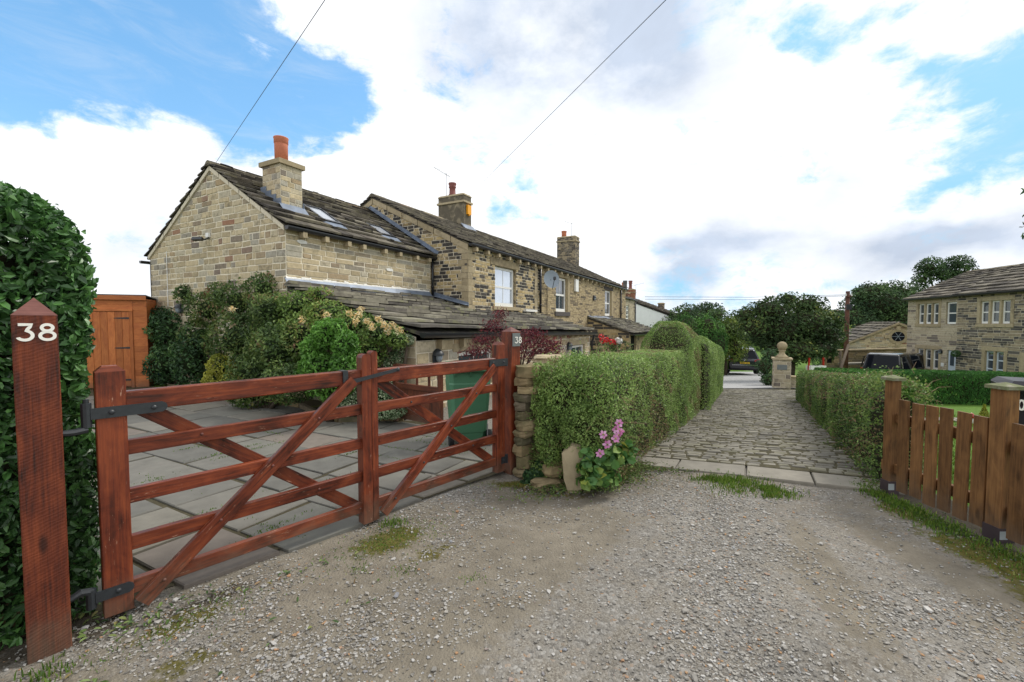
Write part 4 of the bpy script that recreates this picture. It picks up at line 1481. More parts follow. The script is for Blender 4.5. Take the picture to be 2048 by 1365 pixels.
def hedge_surface(p0, d, L, half, hfun, zfun, dens, rad=.18, ends=(True, True), lump=.035, bulge=0.02):
    """points over a clipped hedge: two sides, top and ends"""
    d = np.array(d, float) / np.linalg.norm(d)
    nr = np.array([d[1], -d[0]])                   # right of the run
    PP, NN = [], []
    Hm = max(hfun(np.array([0, L / 2, L])))
    per = 2 * (Hm + 1.0) + 2 * half
    n_ = int(L * per * dens)
    gs = np.linspace(0, L, 400)
    cum = np.concatenate([[0], np.cumsum(np.hypot(np.diff(gs), np.diff(hfun(gs))))])
    n_ = int(n_ * cum[-1] / L)
    s_ = np.interp(rs.uniform(0, cum[-1], n_), cum, gs)
    zt = hfun(s_)
    zb = zfun(s_)
    hh = zt - zb
    a = rs.uniform(0, 1, n_) * (2 * (Hm + 1.0) + 2 * half)
    hs = Hm + 1.0
    side = np.where(a < hs, 1, np.where(a < hs + 2 * half, 0, -1))
    fr = np.where(a < hs, a / hs, np.where(a < hs + 2 * half, (a - hs) / (2 * half), (a - hs - 2 * half) / hs))
    keep = np.where(side == 0, True, rs.uniform(0, 1, n_) < np.clip(hh / hs, 0, 1))
    zz = np.where(side == 0, zt, zb + hh * fr)
    off_ = np.where(side == 0, half * (2 * fr - 1), side * half)
    edge = np.clip((zz - (zt - rad)) / rad, 0, 1)
    off_ = np.where(side != 0, off_ - side * rad * (1 - np.sqrt(np.clip(1 - edge ** 2, 0, 1))), off_)
    eo = np.clip((np.abs(off_) - (half - rad)) / rad, 0, 1)
    zz = np.where(side == 0, zz - rad * (1 - np.sqrt(np.clip(1 - eo ** 2, 0, 1))), zz)
    lm = (fbm(s_ * 2.2 + 3, zz * 2.4 + side * 5, 31, 3) - .5) * 2 * lump
    inn = rs.exponential(.014, n_)
    dep = lm - inn + bulge * np.sin(np.clip((zz - zb) / (hh + 1e-6), 0, 1) * math.pi)
    nx_ = np.where(side == 0, 0, side * np.sqrt(1 - edge ** 2 * .9))
    nz_ = np.where(side == 0, 1, edge * .95)
    off2 = off_ + nx_ * dep
    z2 = zz + nz_ * dep
    P = np.stack([p0[0] + d[0] * s_ + nr[0] * off2, p0[1] + d[1] * s_ + nr[1] * off2, z2], 1)
    N = np.stack([nr[0] * nx_, nr[1] * nx_, nz_], 1)
    PP.append(P[keep])
    NN.append(N[keep])
    for q_, use in enumerate(ends):
        if not use:
            continue
        se = 0 if q_ == 0 else L
        h_ = float(hfun(np.array([se]))[0])
        z_ = float(zfun(np.array([se]))[0])
        m_ = int(2 * half * (h_ - z_) * dens * 1.2)
        o_ = rs.uniform(-half, half, m_)
        zz = z_ + (h_ - z_) * rs.uniform(0, 1, m_)
        okk = ~((np.abs(o_) > half - rad) & (zz > h_ - rad) & (((np.abs(o_) - half + rad) ** 2 + (zz - h_ + rad) ** 2) > rad ** 2))
        dep = (fbm(o_ * 2.4, zz * 2.4, 7, 3) - .5) * 2 * lump - rs.exponential(.022, m_)
        sg = -1 if q_ == 0 else 1
        P = np.stack([p0[0] + d[0] * (se + sg * dep) + nr[0] * o_, p0[1] + d[1] * (se + sg * dep) + nr[1] * o_, zz], 1)
        PP.append(P[okk])
        NN.append(np.tile([d[0] * sg, d[1] * sg, 0], (okk.sum(), 1)))
    return np.concatenate(PP), np.concatenate(NN)


def hedge_core(p0, d, L, half, hfun, zfun, inset=.10):  # solid body added inside the hedge leaves to block light
    d = np.array(d, float) / np.linalg.norm(d)
    nr = np.array([d[1], -d[0]])
    mb = MB()
    V = []
    S = np.linspace(inset, L - inset, 24)
    hh = half - inset
    for s_ in S:
        zt, zb = float(np.min(hfun(np.array([s_ - .2, s_, s_ + .2])))) - inset, float(zfun(np.array([s_]))[0]) - .05
        for (o_, z_) in ((-hh, zb), (-hh, zt - .12), (-hh + .14, zt), (hh - .14, zt), (hh, zt - .12), (hh, zb)):
            V.append((p0[0] + d[0] * s_ + nr[0] * o_, p0[1] + d[1] * s_ + nr[1] * o_, z_))
    n_ = 6
    F = [(a * n_ + b, a * n_ + (b + 1) % n_, (a + 1) * n_ + (b + 1) % n_, (a + 1) * n_ + b) for a in range(len(S) - 1) for b in range(n_)]
    F += [tuple(range(n_ - 1, -1, -1)), tuple(range((len(S) - 1) * n_, len(S) * n_))]
    return mb.add(V, F, .5)


def hedge(label, p0, d, L, half, hfun, zfun, mat, size, dens, twigs=0, name='hedge', rad=.18, lump=.035, brown=.0, taper=None, wild=0, **kw):
    z0 = float(zfun(np.array([0.]))[0])
    t = thing(name, label, 'hedge', (p0[0], p0[1], z0), 0, None, True)
    P, N = hedge_surface(p0, d, L, half, hfun, zfun, dens, rad, lump=lump)
    if taper:
        nr2 = np.array([d[1], -d[0]]) / np.linalg.norm(d)
        lat = (P[:, :2] - np.array(p0)) @ nr2
        kf = .38 * sstep(taper[0], taper[1], P[:, 2])
        P[:, :2] -= np.outer(lat * kf, nr2)
    if wild:
        run = (P[:, :2] - np.array(p0)) @ (np.array(d) / np.linalg.norm(d))
        wf = sstep(wild, 0, run)
        P = P + N * (wf * (rs.exponential(.03, len(P)) - .03 + (fbm(P[:, 0] * 7, P[:, 2] * 7 + P[:, 1] * 5, 51) - .5) * .14))[:, None] + rs.normal(size=P.shape) * (.012 * wf)[:, None]
    cl = fbm(P[:, 0] * 1.9 + P[:, 1] * 1.3, P[:, 2] * 2.6, 17, 4)
    rn = np.clip(rs.uniform(0, 1, len(P)) * .78 + (cl - .5) * .75 + .06, 0, .945)
    if brown:
        bm_ = fbm(P[:, 0] * 2.6 + 9, P[:, 2] * 3.5 + P[:, 1] * 2.0, 27, 3)
        rn = np.where((bm_ > .62) & (rs.uniform(0, 1, len(P)) < brown), rs.uniform(.95, 1, len(P)), rn)
        keep = ~((bm_ > .66) & (rs.uniform(0, 1, len(P)) < .45))
        P, N, rn = P[keep], N[keep], rn[keep]
    foliage('foliage', P, N, mat, t, size, rn, **kw)
    hedge_core(p0, d, L, half, hfun, zfun).build('shade_core', M['core_shade'], t)  # unseen dark core, added so light does not pass through
    if twigs:
        mb = MB()
        near = np.argsort(np.hypot(P[:, 0], P[:, 1]))[:len(P) // 3]
        for q_ in range(twigs):
            k_ = near[rs.randint(len(near))] if q_ % 3 else rs.randint(len(P))
            a = P[k_] - N[k_] * .05
            b = P[k_] + N[k_] * .02 + rs.normal(size=3) * .07
            mb.tube([a, (a + b) / 2 + rs.normal(size=3) * .02, b], [.003, .0025, .0015], 4)
        tag(mb.build('bare_twigs', M['stem'], t), kind='stuff')
    return t


ld = LDIR / np.linalg.norm(LDIR)
ln_ = np.array([ld[1], -ld[0]])
ld1 = np.array([.520, .854])
ln1 = np.array([.854, -.520])
c1 = np.array([1.04, 4.32]) - ln1 * .43 - ld1 * .26
zl_ = lambda c: (lambda s_: zlane(c[1] + ld[1] * np.asarray(s_)) - .02)
H1 = 5.85


def h1(s_):
    s_ = np.asarray(s_, float)
    base = 1.20 - .022 * s_
    hump = .52 * sstep(4.25, 4.75, s_) * (1 - .30 * sstep(5.35, 5.85, s_))
    return base + hump - .10 * sstep(.35, 0, s_)


lh = hedge('long clipped hedge with a raised hump at its far end, left of the lane', c1, ld1, H1, .43, h1, zl_(c1), M['hedge'], .026, 3600, 420, lump=.04, brown=.6, taper=(1.15, 1.66), wild=2.6)
ob_ = [tuple(at(px, py, D_)) + (rx, ry, rz) for (px, py, D_, rx, ry, rz) in ((1078, 745, 4.50, .09, .12, .10), (1076, 800, 4.42, .07, .10, .16), (1082, 880, 4.36, .06, .09, .12), (1102, 770, 4.50, .17, .16, .22), (1098, 850, 4.42, .14, .15, .22), (1130, 800, 4.36, .20, .18, .30), (1150, 745, 4.45, .2, .2, .2), (1100, 905, 4.34, .11, .12, .14), (1165, 860, 4.2, .2, .16, .3), (1190, 780, 4.3, .2, .18, .3))]
P, N = blob_points(ob_, 3600, .75, .2)
okk = P[:, 2] > -.03
foliage('overhanging_growth', P[okk], N[okk], M['hedge'], lh, .026, np.clip(rs.uniform(0, .95, okk.sum()) * .7 + (fbm(P[okk][:, 0] * 6, P[okk][:, 2] * 6, 3) - .5) * .6 + .05, 0, .96))
c2 = np.array([4.33, 9.53]) - ln_ * .43
h2 = lambda s_: 1.30 - .085 * np.asarray(s_, float)
hedge('shorter clipped hedge beyond the humped one, beside the pale drive', c2, ld, 5.6, .43, h2, zl_(c2), M['hedge'], .032, 2100, 0, rad=.25)
c3 = np.array([3.64, 4.36]) + ln_ * .22
h3 = lambda s_: 1.05 - .088 * np.asarray(s_, float)
hedge('low olive-green hedge with bare twigs, on the right of the lane behind the fence post', c3, ld, 8.6, .22, h3, zl_(c3), M['hedge_olive'], .030, 2600, 420, lump=.05, brown=.45, wild=3.0)
# conifer hedge across the lawn
cd = np.array([16.5 - 8.6, 10.1 - 12.05])
Lc = np.linalg.norm(cd)
cd = cd / Lc
c4 = np.array([8.6, 12.05])
t_ = hedge('dense dark green conifer hedge with a flat bright top, across the lawn', c4, cd, Lc, .5, lambda s_: np.full(np.shape(s_), .30), (lambda s_: zg(c4[0] + cd[0] * np.asarray(s_), c4[1] + cd[1] * np.asarray(s_))),
           M['conifer'], .075, 2200, 0, rad=.12, lump=.02, aspect=.22, upright=1.6, droop=0, jit=.45)
# tall privet beside the big post, running along the road side of the yard
LP = 3.62
cp = (GL + gd * -3.70 + gi * .60)[:2]
P, N = hedge_surface(cp, gd[:2], LP, .46, lambda s_: 2.34 + .04 * np.sin(np.asarray(s_, float) * 4), lambda s_: np.zeros(np.shape(s_)), 2700, .34, lump=.10)
t = thing('privet_hedge', 'tall rounded privet hedge with glossy leaves, behind the large 38 post', 'hedge', (*cp, 0), 0, None, True)
sr = (P[:, 0] - cp[0]) * gd[0] + (P[:, 1] - cp[1]) * gd[1]
ex = np.clip((sr - (LP - .5)) / .55, 0, 1)
P[:, 2] -= (1 - np.sqrt(np.clip(1 - ex ** 2 * .98, 0, 1))) * .42 * sstep(1.0, 2.2, P[:, 2])
P[:, 2] = np.maximum(P[:, 2], .02)
keep = (sr > 1.2) | (rs.uniform(0, 1, len(P)) < .35)
P, N = P[keep], N[keep]
P += rs.normal(size=P.shape) * .013
cl = fbm(P[:, 0] * 2.5 + P[:, 1], P[:, 2] * 2.5, 41)
rn = np.clip(rs.uniform(0, .95, len(P)) * .8 + (cl - .5) * .7 + .08, 0, 1)
foliage('foliage', P, N, M['privet'], t, .047, rn, six=True, jit=.85, var=.5, aspect=.52)
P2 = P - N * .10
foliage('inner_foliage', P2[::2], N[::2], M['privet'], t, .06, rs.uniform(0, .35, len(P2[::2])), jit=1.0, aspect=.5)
V = []
for q_, s_ in enumerate(np.linspace(.1, LP - .14, 10)):
    e = max(0, (s_ - (LP - .6)) / .62)
    zt = 2.14 - .5 * (1 - math.sqrt(1 - e * e * .98))
    for o_, z_ in ((-.32, -.05), (-.32, zt - .3), (-.15, zt), (.15, zt), (.32, zt - .3), (.32, -.05)):
        p = cp + gd[:2] * s_ + np.array([gd[1], -gd[0]]) * o_
        V.append((p[0], p[1], z_))
F = [(a * 6 + b, a * 6 + (b + 1) % 6, (a + 1) * 6 + (b + 1) % 6, (a + 1) * 6 + b) for a in range(9) for b in range(6)] + [(5, 4, 3, 2, 1, 0), tuple(range(54, 60))]
MB().add(V, F, .5).build('shade_core', M['core_shade'], t)  # solid dark core added inside the privet to block light
mb = MB()
for q_ in range(60):
    k_ = rs.randint(len(P))
    a = P[k_] - N[k_] * .12
    mb.tube([a, P[k_] + rs.normal(size=3) * .02], [.003, .0015], 4)
tag(mb.build('bare_twigs', M['stem'], t), kind='stuff')

# ------------------------------------------------------------------ masonry


def clip_poly(poly, a, b, c):
    """keep the part of a convex polygon where a*x+b*y<=c"""
    out = []
    for q_ in range(len(poly)):
        p, r_ = poly[q_], poly[(q_ + 1) % len(poly)]
        dp, dr = a * p[0] + b * p[1] - c, a * r_[0] + b * r_[1] - c
        if dp <= 0:
            out.append(p)
        if (dp < 0 < dr) or (dr < 0 < dp):
            f = dp / (dp - dr)
            out.append((p[0] + (r_[0] - p[0]) * f, p[1] + (r_[1] - p[1]) * f))
    return out


def clip_to(poly, outline):
    n_ = len(outline)
    for q_ in range(n_):
        (x0, y0), (x1, y1) = outline[q_], outline[(q_ + 1) % n_]
        # outline runs anticlockwise: inside is left of each edge
        a, b = (y1 - y0), -(x1 - x0)
        poly = clip_poly(poly, a, b, a * x0 + b * y0)
        if len(poly) < 3:
            return []
    return poly


def rect_minus(rc, holes):
    out = [rc]
    for (hx0, hx1, hy0, hy1) in holes:
        nx2 = []
        for (x0, x1, y0, y1) in out:
            if hx1 <= x0 or hx0 >= x1 or hy1 <= y0 or hy0 >= y1:
                nx2.append((x0, x1, y0, y1))
                continue
            if x0 < hx0:
                nx2.append((x0, hx0, y0, y1))
            if x1 > hx1:
                nx2.append((hx1, x1, y0, y1))
            a, b = max(x0, hx0), min(x1, hx1)
            if y0 < hy0:
                nx2.append((a, b, y0, hy0))
            if y1 > hy1:
                nx2.append((a, b, hy1, y1))
        out = nx2
    return out


def stones(mb, O, u, v, nv, outline, holes=(), ch=(.12, .17), sw=(.16, .5), gap=.012, proud=.012, sunk=True, reveal=.12, seed=0, quoin=0.0, mort=1, rough=.004, bias=0.0):
    """coursed masonry: every stone a chamfered block standing proud of the mortar. material 0 stone, 1 mortar"""
    rg = random.Random(seed)
    O, u, v, nv = map(lambda q_: np.array(q_, float), (O, u, v, nv))
    P3 = lambda x, y, h=0: O + u * x + v * y + nv * h
    xs = [p[0] for p in outline]
    ys = [p[1] for p in outline]
    # mortar backing, cut round the holes
    cuts = sorted(set([min(xs), max(xs)] + [c for h_ in holes for c in h_[:2] if min(xs) < c < max(xs)]))
    for a, b in zip(cuts[:-1], cuts[1:]):
        strip = clip_poly(clip_poly(list(outline), -1, 0, -a), 1, 0, b)
        segs = [(min(ys) - 1, max(ys) + 1)]
        for (hx0, hx1, hy0, hy1) in holes:
            if hx0 < (a + b) / 2 < hx1:
                ns = []
                for s0, s1 in segs:
                    if hy0 > s0:
                        ns.append((s0, min(hy0, s1)))
                    if hy1 < s1:
                        ns.append((max(hy1, s0), s1))
                segs = ns
        for s0, s1 in segs:
            pl_ = clip_poly(clip_poly(strip, 0, -1, -s0), 0, 1, s1) if len(strip) >= 3 else []
            if len(pl_) >= 3:
                mb.add([P3(*p) for p in pl_], [tuple(range(len(pl_)))], rg.random(), mort)
    for (hx0, hx1, hy0, hy1) in holes:
        c4_ = [(hx0, hy0), (hx1, hy0), (hx1, hy1), (hx0, hy1)]
        V = [P3(*p) for p in c4_] + [P3(p[0], p[1], -reveal) for p in c4_]
        mb.add(V, [(q_, q_ + 4, (q_ + 1) % 4 + 4, (q_ + 1) % 4) for q_ in range(4)], rg.random() * .5, 0)
    y = min(ys)
    while y < max(ys):
        h_ = rg.uniform(*ch)
        if max(ys) - y - h_ < ch[0] * .5:
            h_ = max(ys) - y
        x = min(xs)
        first = True
        while x < max(xs) - .01:
            w_ = rg.uniform(*sw) * (1 if rg.random() > .25 else .6)
            if first and quoin and rg.random() < .6:
                w_ = quoin * rg.uniform(.7, 1.2)
            first = False
            if max(xs) - x - w_ < sw[0] * .5:
                w_ = max(xs) - x
            dy0, dy1 = rg.uniform(-rough, rough) * 1.5, rg.uniform(-rough, rough) * 1.5
            rr = min(.9999, max(0, rg.random() + bias))
            for (x0, x1, y0, y1) in rect_minus((x, x + w_, y, y + h_), holes):
                if x1 - x0 < .03 or y1 - y0 < .03:
                    continue
                g = gap / 2
                poly = [(x0 + g, y0 + g + dy0), (x1 - g, y0 + g + dy1), (x1 - g + rg.uniform(-rough, rough), y1 - g + dy1), (x0 + g + rg.uniform(-rough, rough), y1 - g + dy0)]
                poly = clip_to(poly, outline)
                if len(poly) < 3:
                    continue
                c = (sum(p[0] for p in poly) / len(poly), sum(p[1] for p in poly) / len(poly))
                n_ = len(poly)
                pr = proud * rg.uniform(.5, 1.4)
                V = [P3(p[0], p[1], 0) for p in poly]
                inn = []
                for p in poly:
                    dx, dy = c[0] - p[0], c[1] - p[1]
                    l_ = math.hypot(dx, dy) + 1e-6
                    k_ = min(.014, l_ * .3)
                    inn.append(P3(p[0] + dx / l_ * k_, p[1] + dy / l_ * k_, pr + rg.uniform(-.003, .003)))
                V += inn
                F = [tuple(range(n_, 2 * n_))] + [(q_, (q_ + 1) % n_, n_ + (q_ + 1) % n_, n_ + q_) for q_ in range(n_)]
                mb.add(V, F, rr, 0)
            x += w_
        y += h_


def slates(mb, fn, W_, L_, nv, courses=(.30, .19), wid=(.3, .75), th=.035, holes=(), seed=0, ragged=.03):
    """overlapping stone slates; fn(a,b,h) -> point, a along the eave, b up the slope, h off the slope"""
    rg = random.Random(seed)
    b = 0.0
    while b < L_ - .02:
        c = courses[0] + (courses[1] - courses[0]) * b / L_
        c *= rg.uniform(.88, 1.12)
        ln = min(c * 1.55, L_ - b + .02)
        a = -rg.uniform(0, ragged)
        while a < W_ - .02:
            w_ = rg.uniform(*wid) * (1 - .35 * b / L_)
            a1 = min(a + w_, W_ + rg.uniform(-.01, ragged))
            if W_ - a1 < .12:
                a1 = W_ + rg.uniform(-.01, ragged)
            rc = [(a + .004, a1 - .004, b, b + ln)]
            rc = [q_ for q_ in rect_minus(rc[0], holes)] if holes else rc
            for (x0, x1, y0, y1) in rc:
                if x1 - x0 < .05 or y1 - y0 < .05:
                    continue
                t0 = th * rg.uniform(.7, 1.35)
                lift = th * 1.15 + rg.uniform(0, .014)
                j = [rg.uniform(-.018, .018) for _ in range(4)]
                hs = rg.uniform(-.006, .006)
                mx = (x0 + x1) / 2
                jm = rg.uniform(-.015, .015)
                V = [fn(x0, y0 + j[0], lift), fn(mx, y0 + jm, lift + hs), fn(x1, y0 + j[1], lift), fn(x1, y1, -.012), fn(x0, y1, -.012),
                     fn(x0 + .01, y0 + j[0] + .012, lift + t0), fn(mx, y0 + jm + .010, lift + t0 + hs + rg.uniform(-.004, .004)), fn(x1 - .01, y0 + j[1] + .012, lift + t0), fn(x1 - .01, y1, t0 * .35), fn(x0 + .01, y1, t0 * .35)]
                mb.add(V, [(5, 6, 7, 8, 9), (0, 1, 6, 5), (1, 2, 7, 6), (2, 3, 8, 7), (4, 0, 5, 9), (4, 3, 2, 1, 0)], rg.random(), 0)
            a = a1
        b += c


def gable_roof(parent, x0, x1, ye, ze, yr, zr, yb, zb, seed, mat='slate', holes=(), name='roof', over=.12, courses=(.32, .2), ridge=True, th=.035):
    """front slope from eave (ye,ze) to ridge (yr,zr), back slope to (yb,zb), from x0 to x1"""
    mb = MB()
    for (ya, za, side) in ((ye, ze, 0), (yb, zb, 1)):
        d = np.array([0, yr - ya, zr - za])
        L_ = np.linalg.norm(d)
        d /= L_
        nv = np.array([0, -d[2], d[1]]) if side == 0 else np.array([0, -d[2], d[1]])
        if nv[2] < 0:
            nv = -nv
        o_ = np.array([x0, ya, za]) - d * over
        fn = lambda a, b, h, o_=o_, d=d, nv=nv: o_ + np.array([a, 0, 0]) + d * b + nv * h
        slates(mb, fn, x1 - x0, L_ + over, nv, courses, holes=holes if side == 0 else (), seed=seed + side, th=th)
        # deck below the slates
        V = [fn(.02, .05, -.02), fn(x1 - x0 - .02, .05, -.02), fn(x1 - x0 - .02, L_ + over, -.02), fn(.02, L_ + over, -.02)]
        V += [fn(.02, .05, -.07), fn(x1 - x0 - .02, .05, -.07), fn(x1 - x0 - .02, L_ + over, -.07), fn(.02, L_ + over, -.07)]
        mb.add(V, [(0, 1, 2, 3), (7, 6, 5, 4), (0, 4, 5, 1), (1, 5, 6, 2), (3, 2, 6, 7), (0, 3, 7, 4)], .05)
    rf = mb.build(name, M[mat], parent)
    if ridge:
        mb = MB()
        x = x0 - .02
        while x < x1 - .05:
            w_ = min(random.uniform(.45, .65), x1 - x)
            h0 = zr + .03 + random.uniform(-.006, .006)
            s0 = .17
            sl = (zr - ze) / (yr - ye)
            V = []
            for xx in (x + .004, x + w_ - .004):
                V += [(xx, yr - s0, h0 - s0 * sl + .03), (xx, yr - s0 * .35, h0 + .035), (xx, yr, h0 + .055), (xx, yr + s0 * .35, h0 + .035), (xx, yr + s0, h0 - s0 * sl + .03), (xx, yr, h0 - .06)]
            mb.add(V, [(q_, q_ + 6, (q_ + 1) % 6 + 6, (q_ + 1) % 6) for q_ in range(6)] + [(5, 4, 3, 2, 1, 0), (6, 7, 8, 9, 10, 11)], random.random())
            x += w_
        mb.build('ridge_stones', M['ridge'], rf)
    return rf


M['ridge'] = mat_pal('ridge_stones', [(0, (.16, .14, .10)), (.6, (.27, .235, .165)), (1, (.21, .15, .10))], 10, .3, stain=((.07, .065, .055), 7, .52, .66, .7))
FR, UPV = (0, -1, 0), (0, 0, 1)


def wall_front(parent, x0, x1, y, z0, z1, mats, holes=(), seed=0, name='wall', **kw):
    mb = MB()
    hl = [(a - x0, b - x0, c - z0, d - z0) for a, b, c, d in holes]
    stones(mb, (x0, y, z0), (1, 0, 0), UPV, FR, [(0, 0), (x1 - x0, 0), (x1 - x0, z1 - z0), (0, z1 - z0)], hl, seed=seed, **kw)
    return mb.build(name, mats, parent)


def wall_gable(parent, x, pts, mats, seed=0, name='gable_wall', sgn=-1, **kw):
    """pts: (y,z) outline, anticlockwise as (-y)... given left to right seen from -x"""
    mb = MB()
    ys = max(p[0] for p in pts)
    z0 = min(p[1] for p in pts)
    ol = [(ys - p[0], p[1] - z0) for p in pts]
    stones(mb, (x, ys, z0), (0, -1, 0), UPV, (-1, 0, 0), ol, seed=seed, **kw)
    return mb.build(name, mats, parent)


def gutter(parent, p0, p1, r_=.06, name='gutter'):
    """half-round gutter, opening upwards"""
    mb = MB()
    p0, p1 = np.array(p0, float), np.array(p1, float)
    d = (p1 - p0) / np.linalg.norm(p1 - p0)
    sd = np.cross(d, UP)
    n_ = 8
    pr = [(-r_, .02)] + [(r_ * math.cos(math.pi + math.pi * q_ / n_), r_ * math.sin(math.pi + math.pi * q_ / n_)) for q_ in range(n_ + 1)] + [(r_, .02), (r_ * .8, .02)] + \
         [(.8 * r_ * math.cos(2 * math.pi - math.pi * q_ / n_), .8 * r_ * math.sin(2 * math.pi - math.pi * q_ / n_)) for q_ in range(n_ + 1)] + [(-r_ * .8, .02)]
    k_ = len(pr)
    V = [p0 + sd * a + UP * b for a, b in pr] + [p1 + sd * a + UP * b for a, b in pr]
    F = [(q_, (q_ + 1) % k_, k_ + (q_ + 1) % k_, k_ + q_) for q_ in range(k_)]
    mb.add(V, F, .5)
    for e in (p0, p1):
        dsk = [e + sd * a + UP * b for a, b in pr[:n_ + 3]]
        mb.prism(dsk, d if e is p1 else -d, .004)
    return mb.build(name, M['gutter'], parent)


def downpipe(parent, x, y, z0, z1, r_=.036, swan=0.0, mat='gutter'):
    mb = MB()
    pts = [(x, y, z0), (x, y, z1 - swan * 1.3), (x, y - swan, z1 - .02), (x, y - swan, z1)] if swan else [(x, y, z0), (x, y, z1)]
    mb.tube(pts, r_, 10)
    z = z0 + .3
    while z < z1 - .2:
        mb.tube([(x, y, z), (x, y, z + .05)], r_ * 1.22, 10)
        z += 1.1
    return mb.build('downpipe', M[mat], parent, True)


def corbels(parent, xs, y, z, w_=.10, h_=.12, dep=.17):
    for x in xs:
        MB().box(x - w_ / 2, x + w_ / 2, y - dep, y - .012, z - h_, z + .01).build('corbel', M['ashlar'], parent)


def sash(parent, x0, x1, z0, z1, y, cols=2, mat='white', fr=.055, glass='glass', bars=True, name='window', rows=(.5,)):
    """sliding sash set in a wall facing -y"""
    mb = MB()
    mb.box(x0, x0 + fr, y, y + .07, z0, z1)
    mb.box(x1 - fr, x1, y, y + .07, z0, z1)
    mb.box(x0 + fr, x1 - fr, y, y + .07, z1 - fr, z1)
    mb.box(x0 + fr, x1 - fr, y - .02, y + .07, z0, z0 + fr * 1.5)
    prev = z0 + fr * 1.5
    for f in rows:
        zm = z0 + (z1 - z0) * f
        mb.box(x0 + fr, x1 - fr, y + .008, y + .065, zm - fr * .45, zm + fr * .45)
    for c in range(1, cols):
        xm = x0 + (x1 - x0) * c / cols
        mb.box(xm - .011, xm + .011, y + .02, y + .048, z0 + fr * 1.5, z1 - fr)
    o = mb.build(name, M[mat], parent)
    mb = MB().box(x0 + fr * .8, x1 - fr * .8, y + .03, y + .042, z0 + fr, z1 - fr * .8)
    mb.build('pane', M[glass], o)
    return o


def slab_block(parent, name, x0, x1, y0, y1, z0, z1, mat='ashlar'):
    mb = MB()
    c = .008
    V = [(x0 + c, y0, z0 + c), (x1 - c, y0, z0 + c), (x1 - c, y0, z1 - c), (x0 + c, y0, z1 - c), (x0, y0 + c, z0), (x1, y0 + c, z0), (x1, y0 + c, z1), (x0, y0 + c, z1), (x0, y1, z0), (x1, y1, z0), (x1, y1, z1), (x0, y1, z1)]
    mb.add(V, [(0, 1, 2, 3), (0, 4, 5, 1), (1, 5, 6, 2), (2, 6, 7, 3), (3, 7, 4, 0), (4, 8, 9, 5), (5, 9, 10, 6), (6, 10, 11, 7), (7, 11, 8, 4)], random.random())
    return mb.build(name, M[mat], parent)


def chimney(parent, x0, x1, y0, y1, z0, z1, mats, seed, cap=.10, mat_cap='ashlar', solid=None, ch=(.08, .12), band=False):
    mb = MB()
    ol = lambda w_: [(0, 0), (w_, 0), (w_, z1 - z0), (0, z1 - z0)]
    kw = dict(ch=ch, sw=(.12, .34), gap=.010, proud=.008)
    if solid:
        mb.box(x0, x1, y0, y1, z0, z1, .4)
    else:
        stones(mb, (x0, y0, z0), (1, 0, 0), UPV, (0, -1, 0), ol(x1 - x0), seed=seed, **kw)
        stones(mb, (x1, y0, z0), (0, 1, 0), UPV, (1, 0, 0), ol(y1 - y0), seed=seed + 1, **kw)
        stones(mb, (x1, y1, z0), (-1, 0, 0), UPV, (0, 1, 0), ol(x1 - x0), seed=seed + 2, **kw)
        stones(mb, (x0, y1, z0), (0, -1, 0), UPV, (-1, 0, 0), ol(y1 - y0), seed=seed + 3, **kw)
    o = mb.build('chimney', mats, parent)
    mb = MB()
    e = .055
    a0, a1, b0, b1 = x0 - e, x1 + e, y0 - e, y1 + e
    if band:
        mb.box(a0, a1, b0, b1, z1 - .30, z1 - .22)
        mb.box(x0 - .02, x1 + .02, y0 - .02, y1 + .02, z1, z1 + .03)
        g = .04
        mb.add([(x0 - .02, y0 - .02, z1 + .03), (x1 + .02, y0 - .02, z1 + .03), (x1 + .02, y1 + .02, z1 + .03), (x0 - .02, y1 + .02, z1 + .03), (x0 + g, y0 + g, z1 + .09), (x1 - g, y0 + g, z1 + .09), (x1 - g, y1 - g, z1 + .09), (x0 + g, y1 - g, z1 + .09)],
               [(0, 1, 5, 4), (1, 2, 6, 5), (2, 3, 7, 6), (3, 0, 4, 7), (4, 5, 6, 7)])
    else:
        mb.box(a0, a1, b0, b1, z1, z1 + cap)
        g = .06
        mb.add([(a0, b0, z1 + cap), (a1, b0, z1 + cap), (a1, b1, z1 + cap), (a0, b1, z1 + cap), (a0 + g * 2, b0 + g * 2, z1 + cap + .05), (a1 - g * 2, b0 + g * 2, z1 + cap + .05), (a1 - g * 2, b1 - g * 2, z1 + cap + .05), (a0 + g * 2, b1 - g * 2, z1 + cap + .05)],
               [(0, 1, 5, 4), (1, 2, 6, 5), (2, 3, 7, 6), (3, 0, 4, 7), (4, 5, 6, 7)])
    mb.build('capping', M[mat_cap], o)
    return o


def pot(ch_, c, r_, h_, mat='terracotta', style=0):
    mb = MB()
    if style == 0:
        mb.lathe([(r_ * .98, 0), (r_, h_ * .7), (r_ * 1.0, h_ * .74), (r_ * 1.06, h_ * .75), (r_ * 1.06, h_ * .93), (r_ * 1.12, h_ * .96), (r_ * 1.12, h_), (r_ * .9, h_), (r_ * .88, h_ * .5)], c, 20)
    else:
        mb.lathe([(r_ * 1.15, 0), (r_ * 1.1, h_ * .12), (r_ * .92, h_ * .16), (r_ * .85, h_ * .6), (r_ * 1.05, h_ * .66), (r_ * 1.05, h_ * .72), (r_ * .9, h_ * .76), (r_ * 1.12, h_ * .9), (r_ * 1.12, h_), (r_ * .85, h_), (r_ * .8, h_ * .6)], c, 16)
    return mb.build('chimney_pot', M[mat], ch_, True)


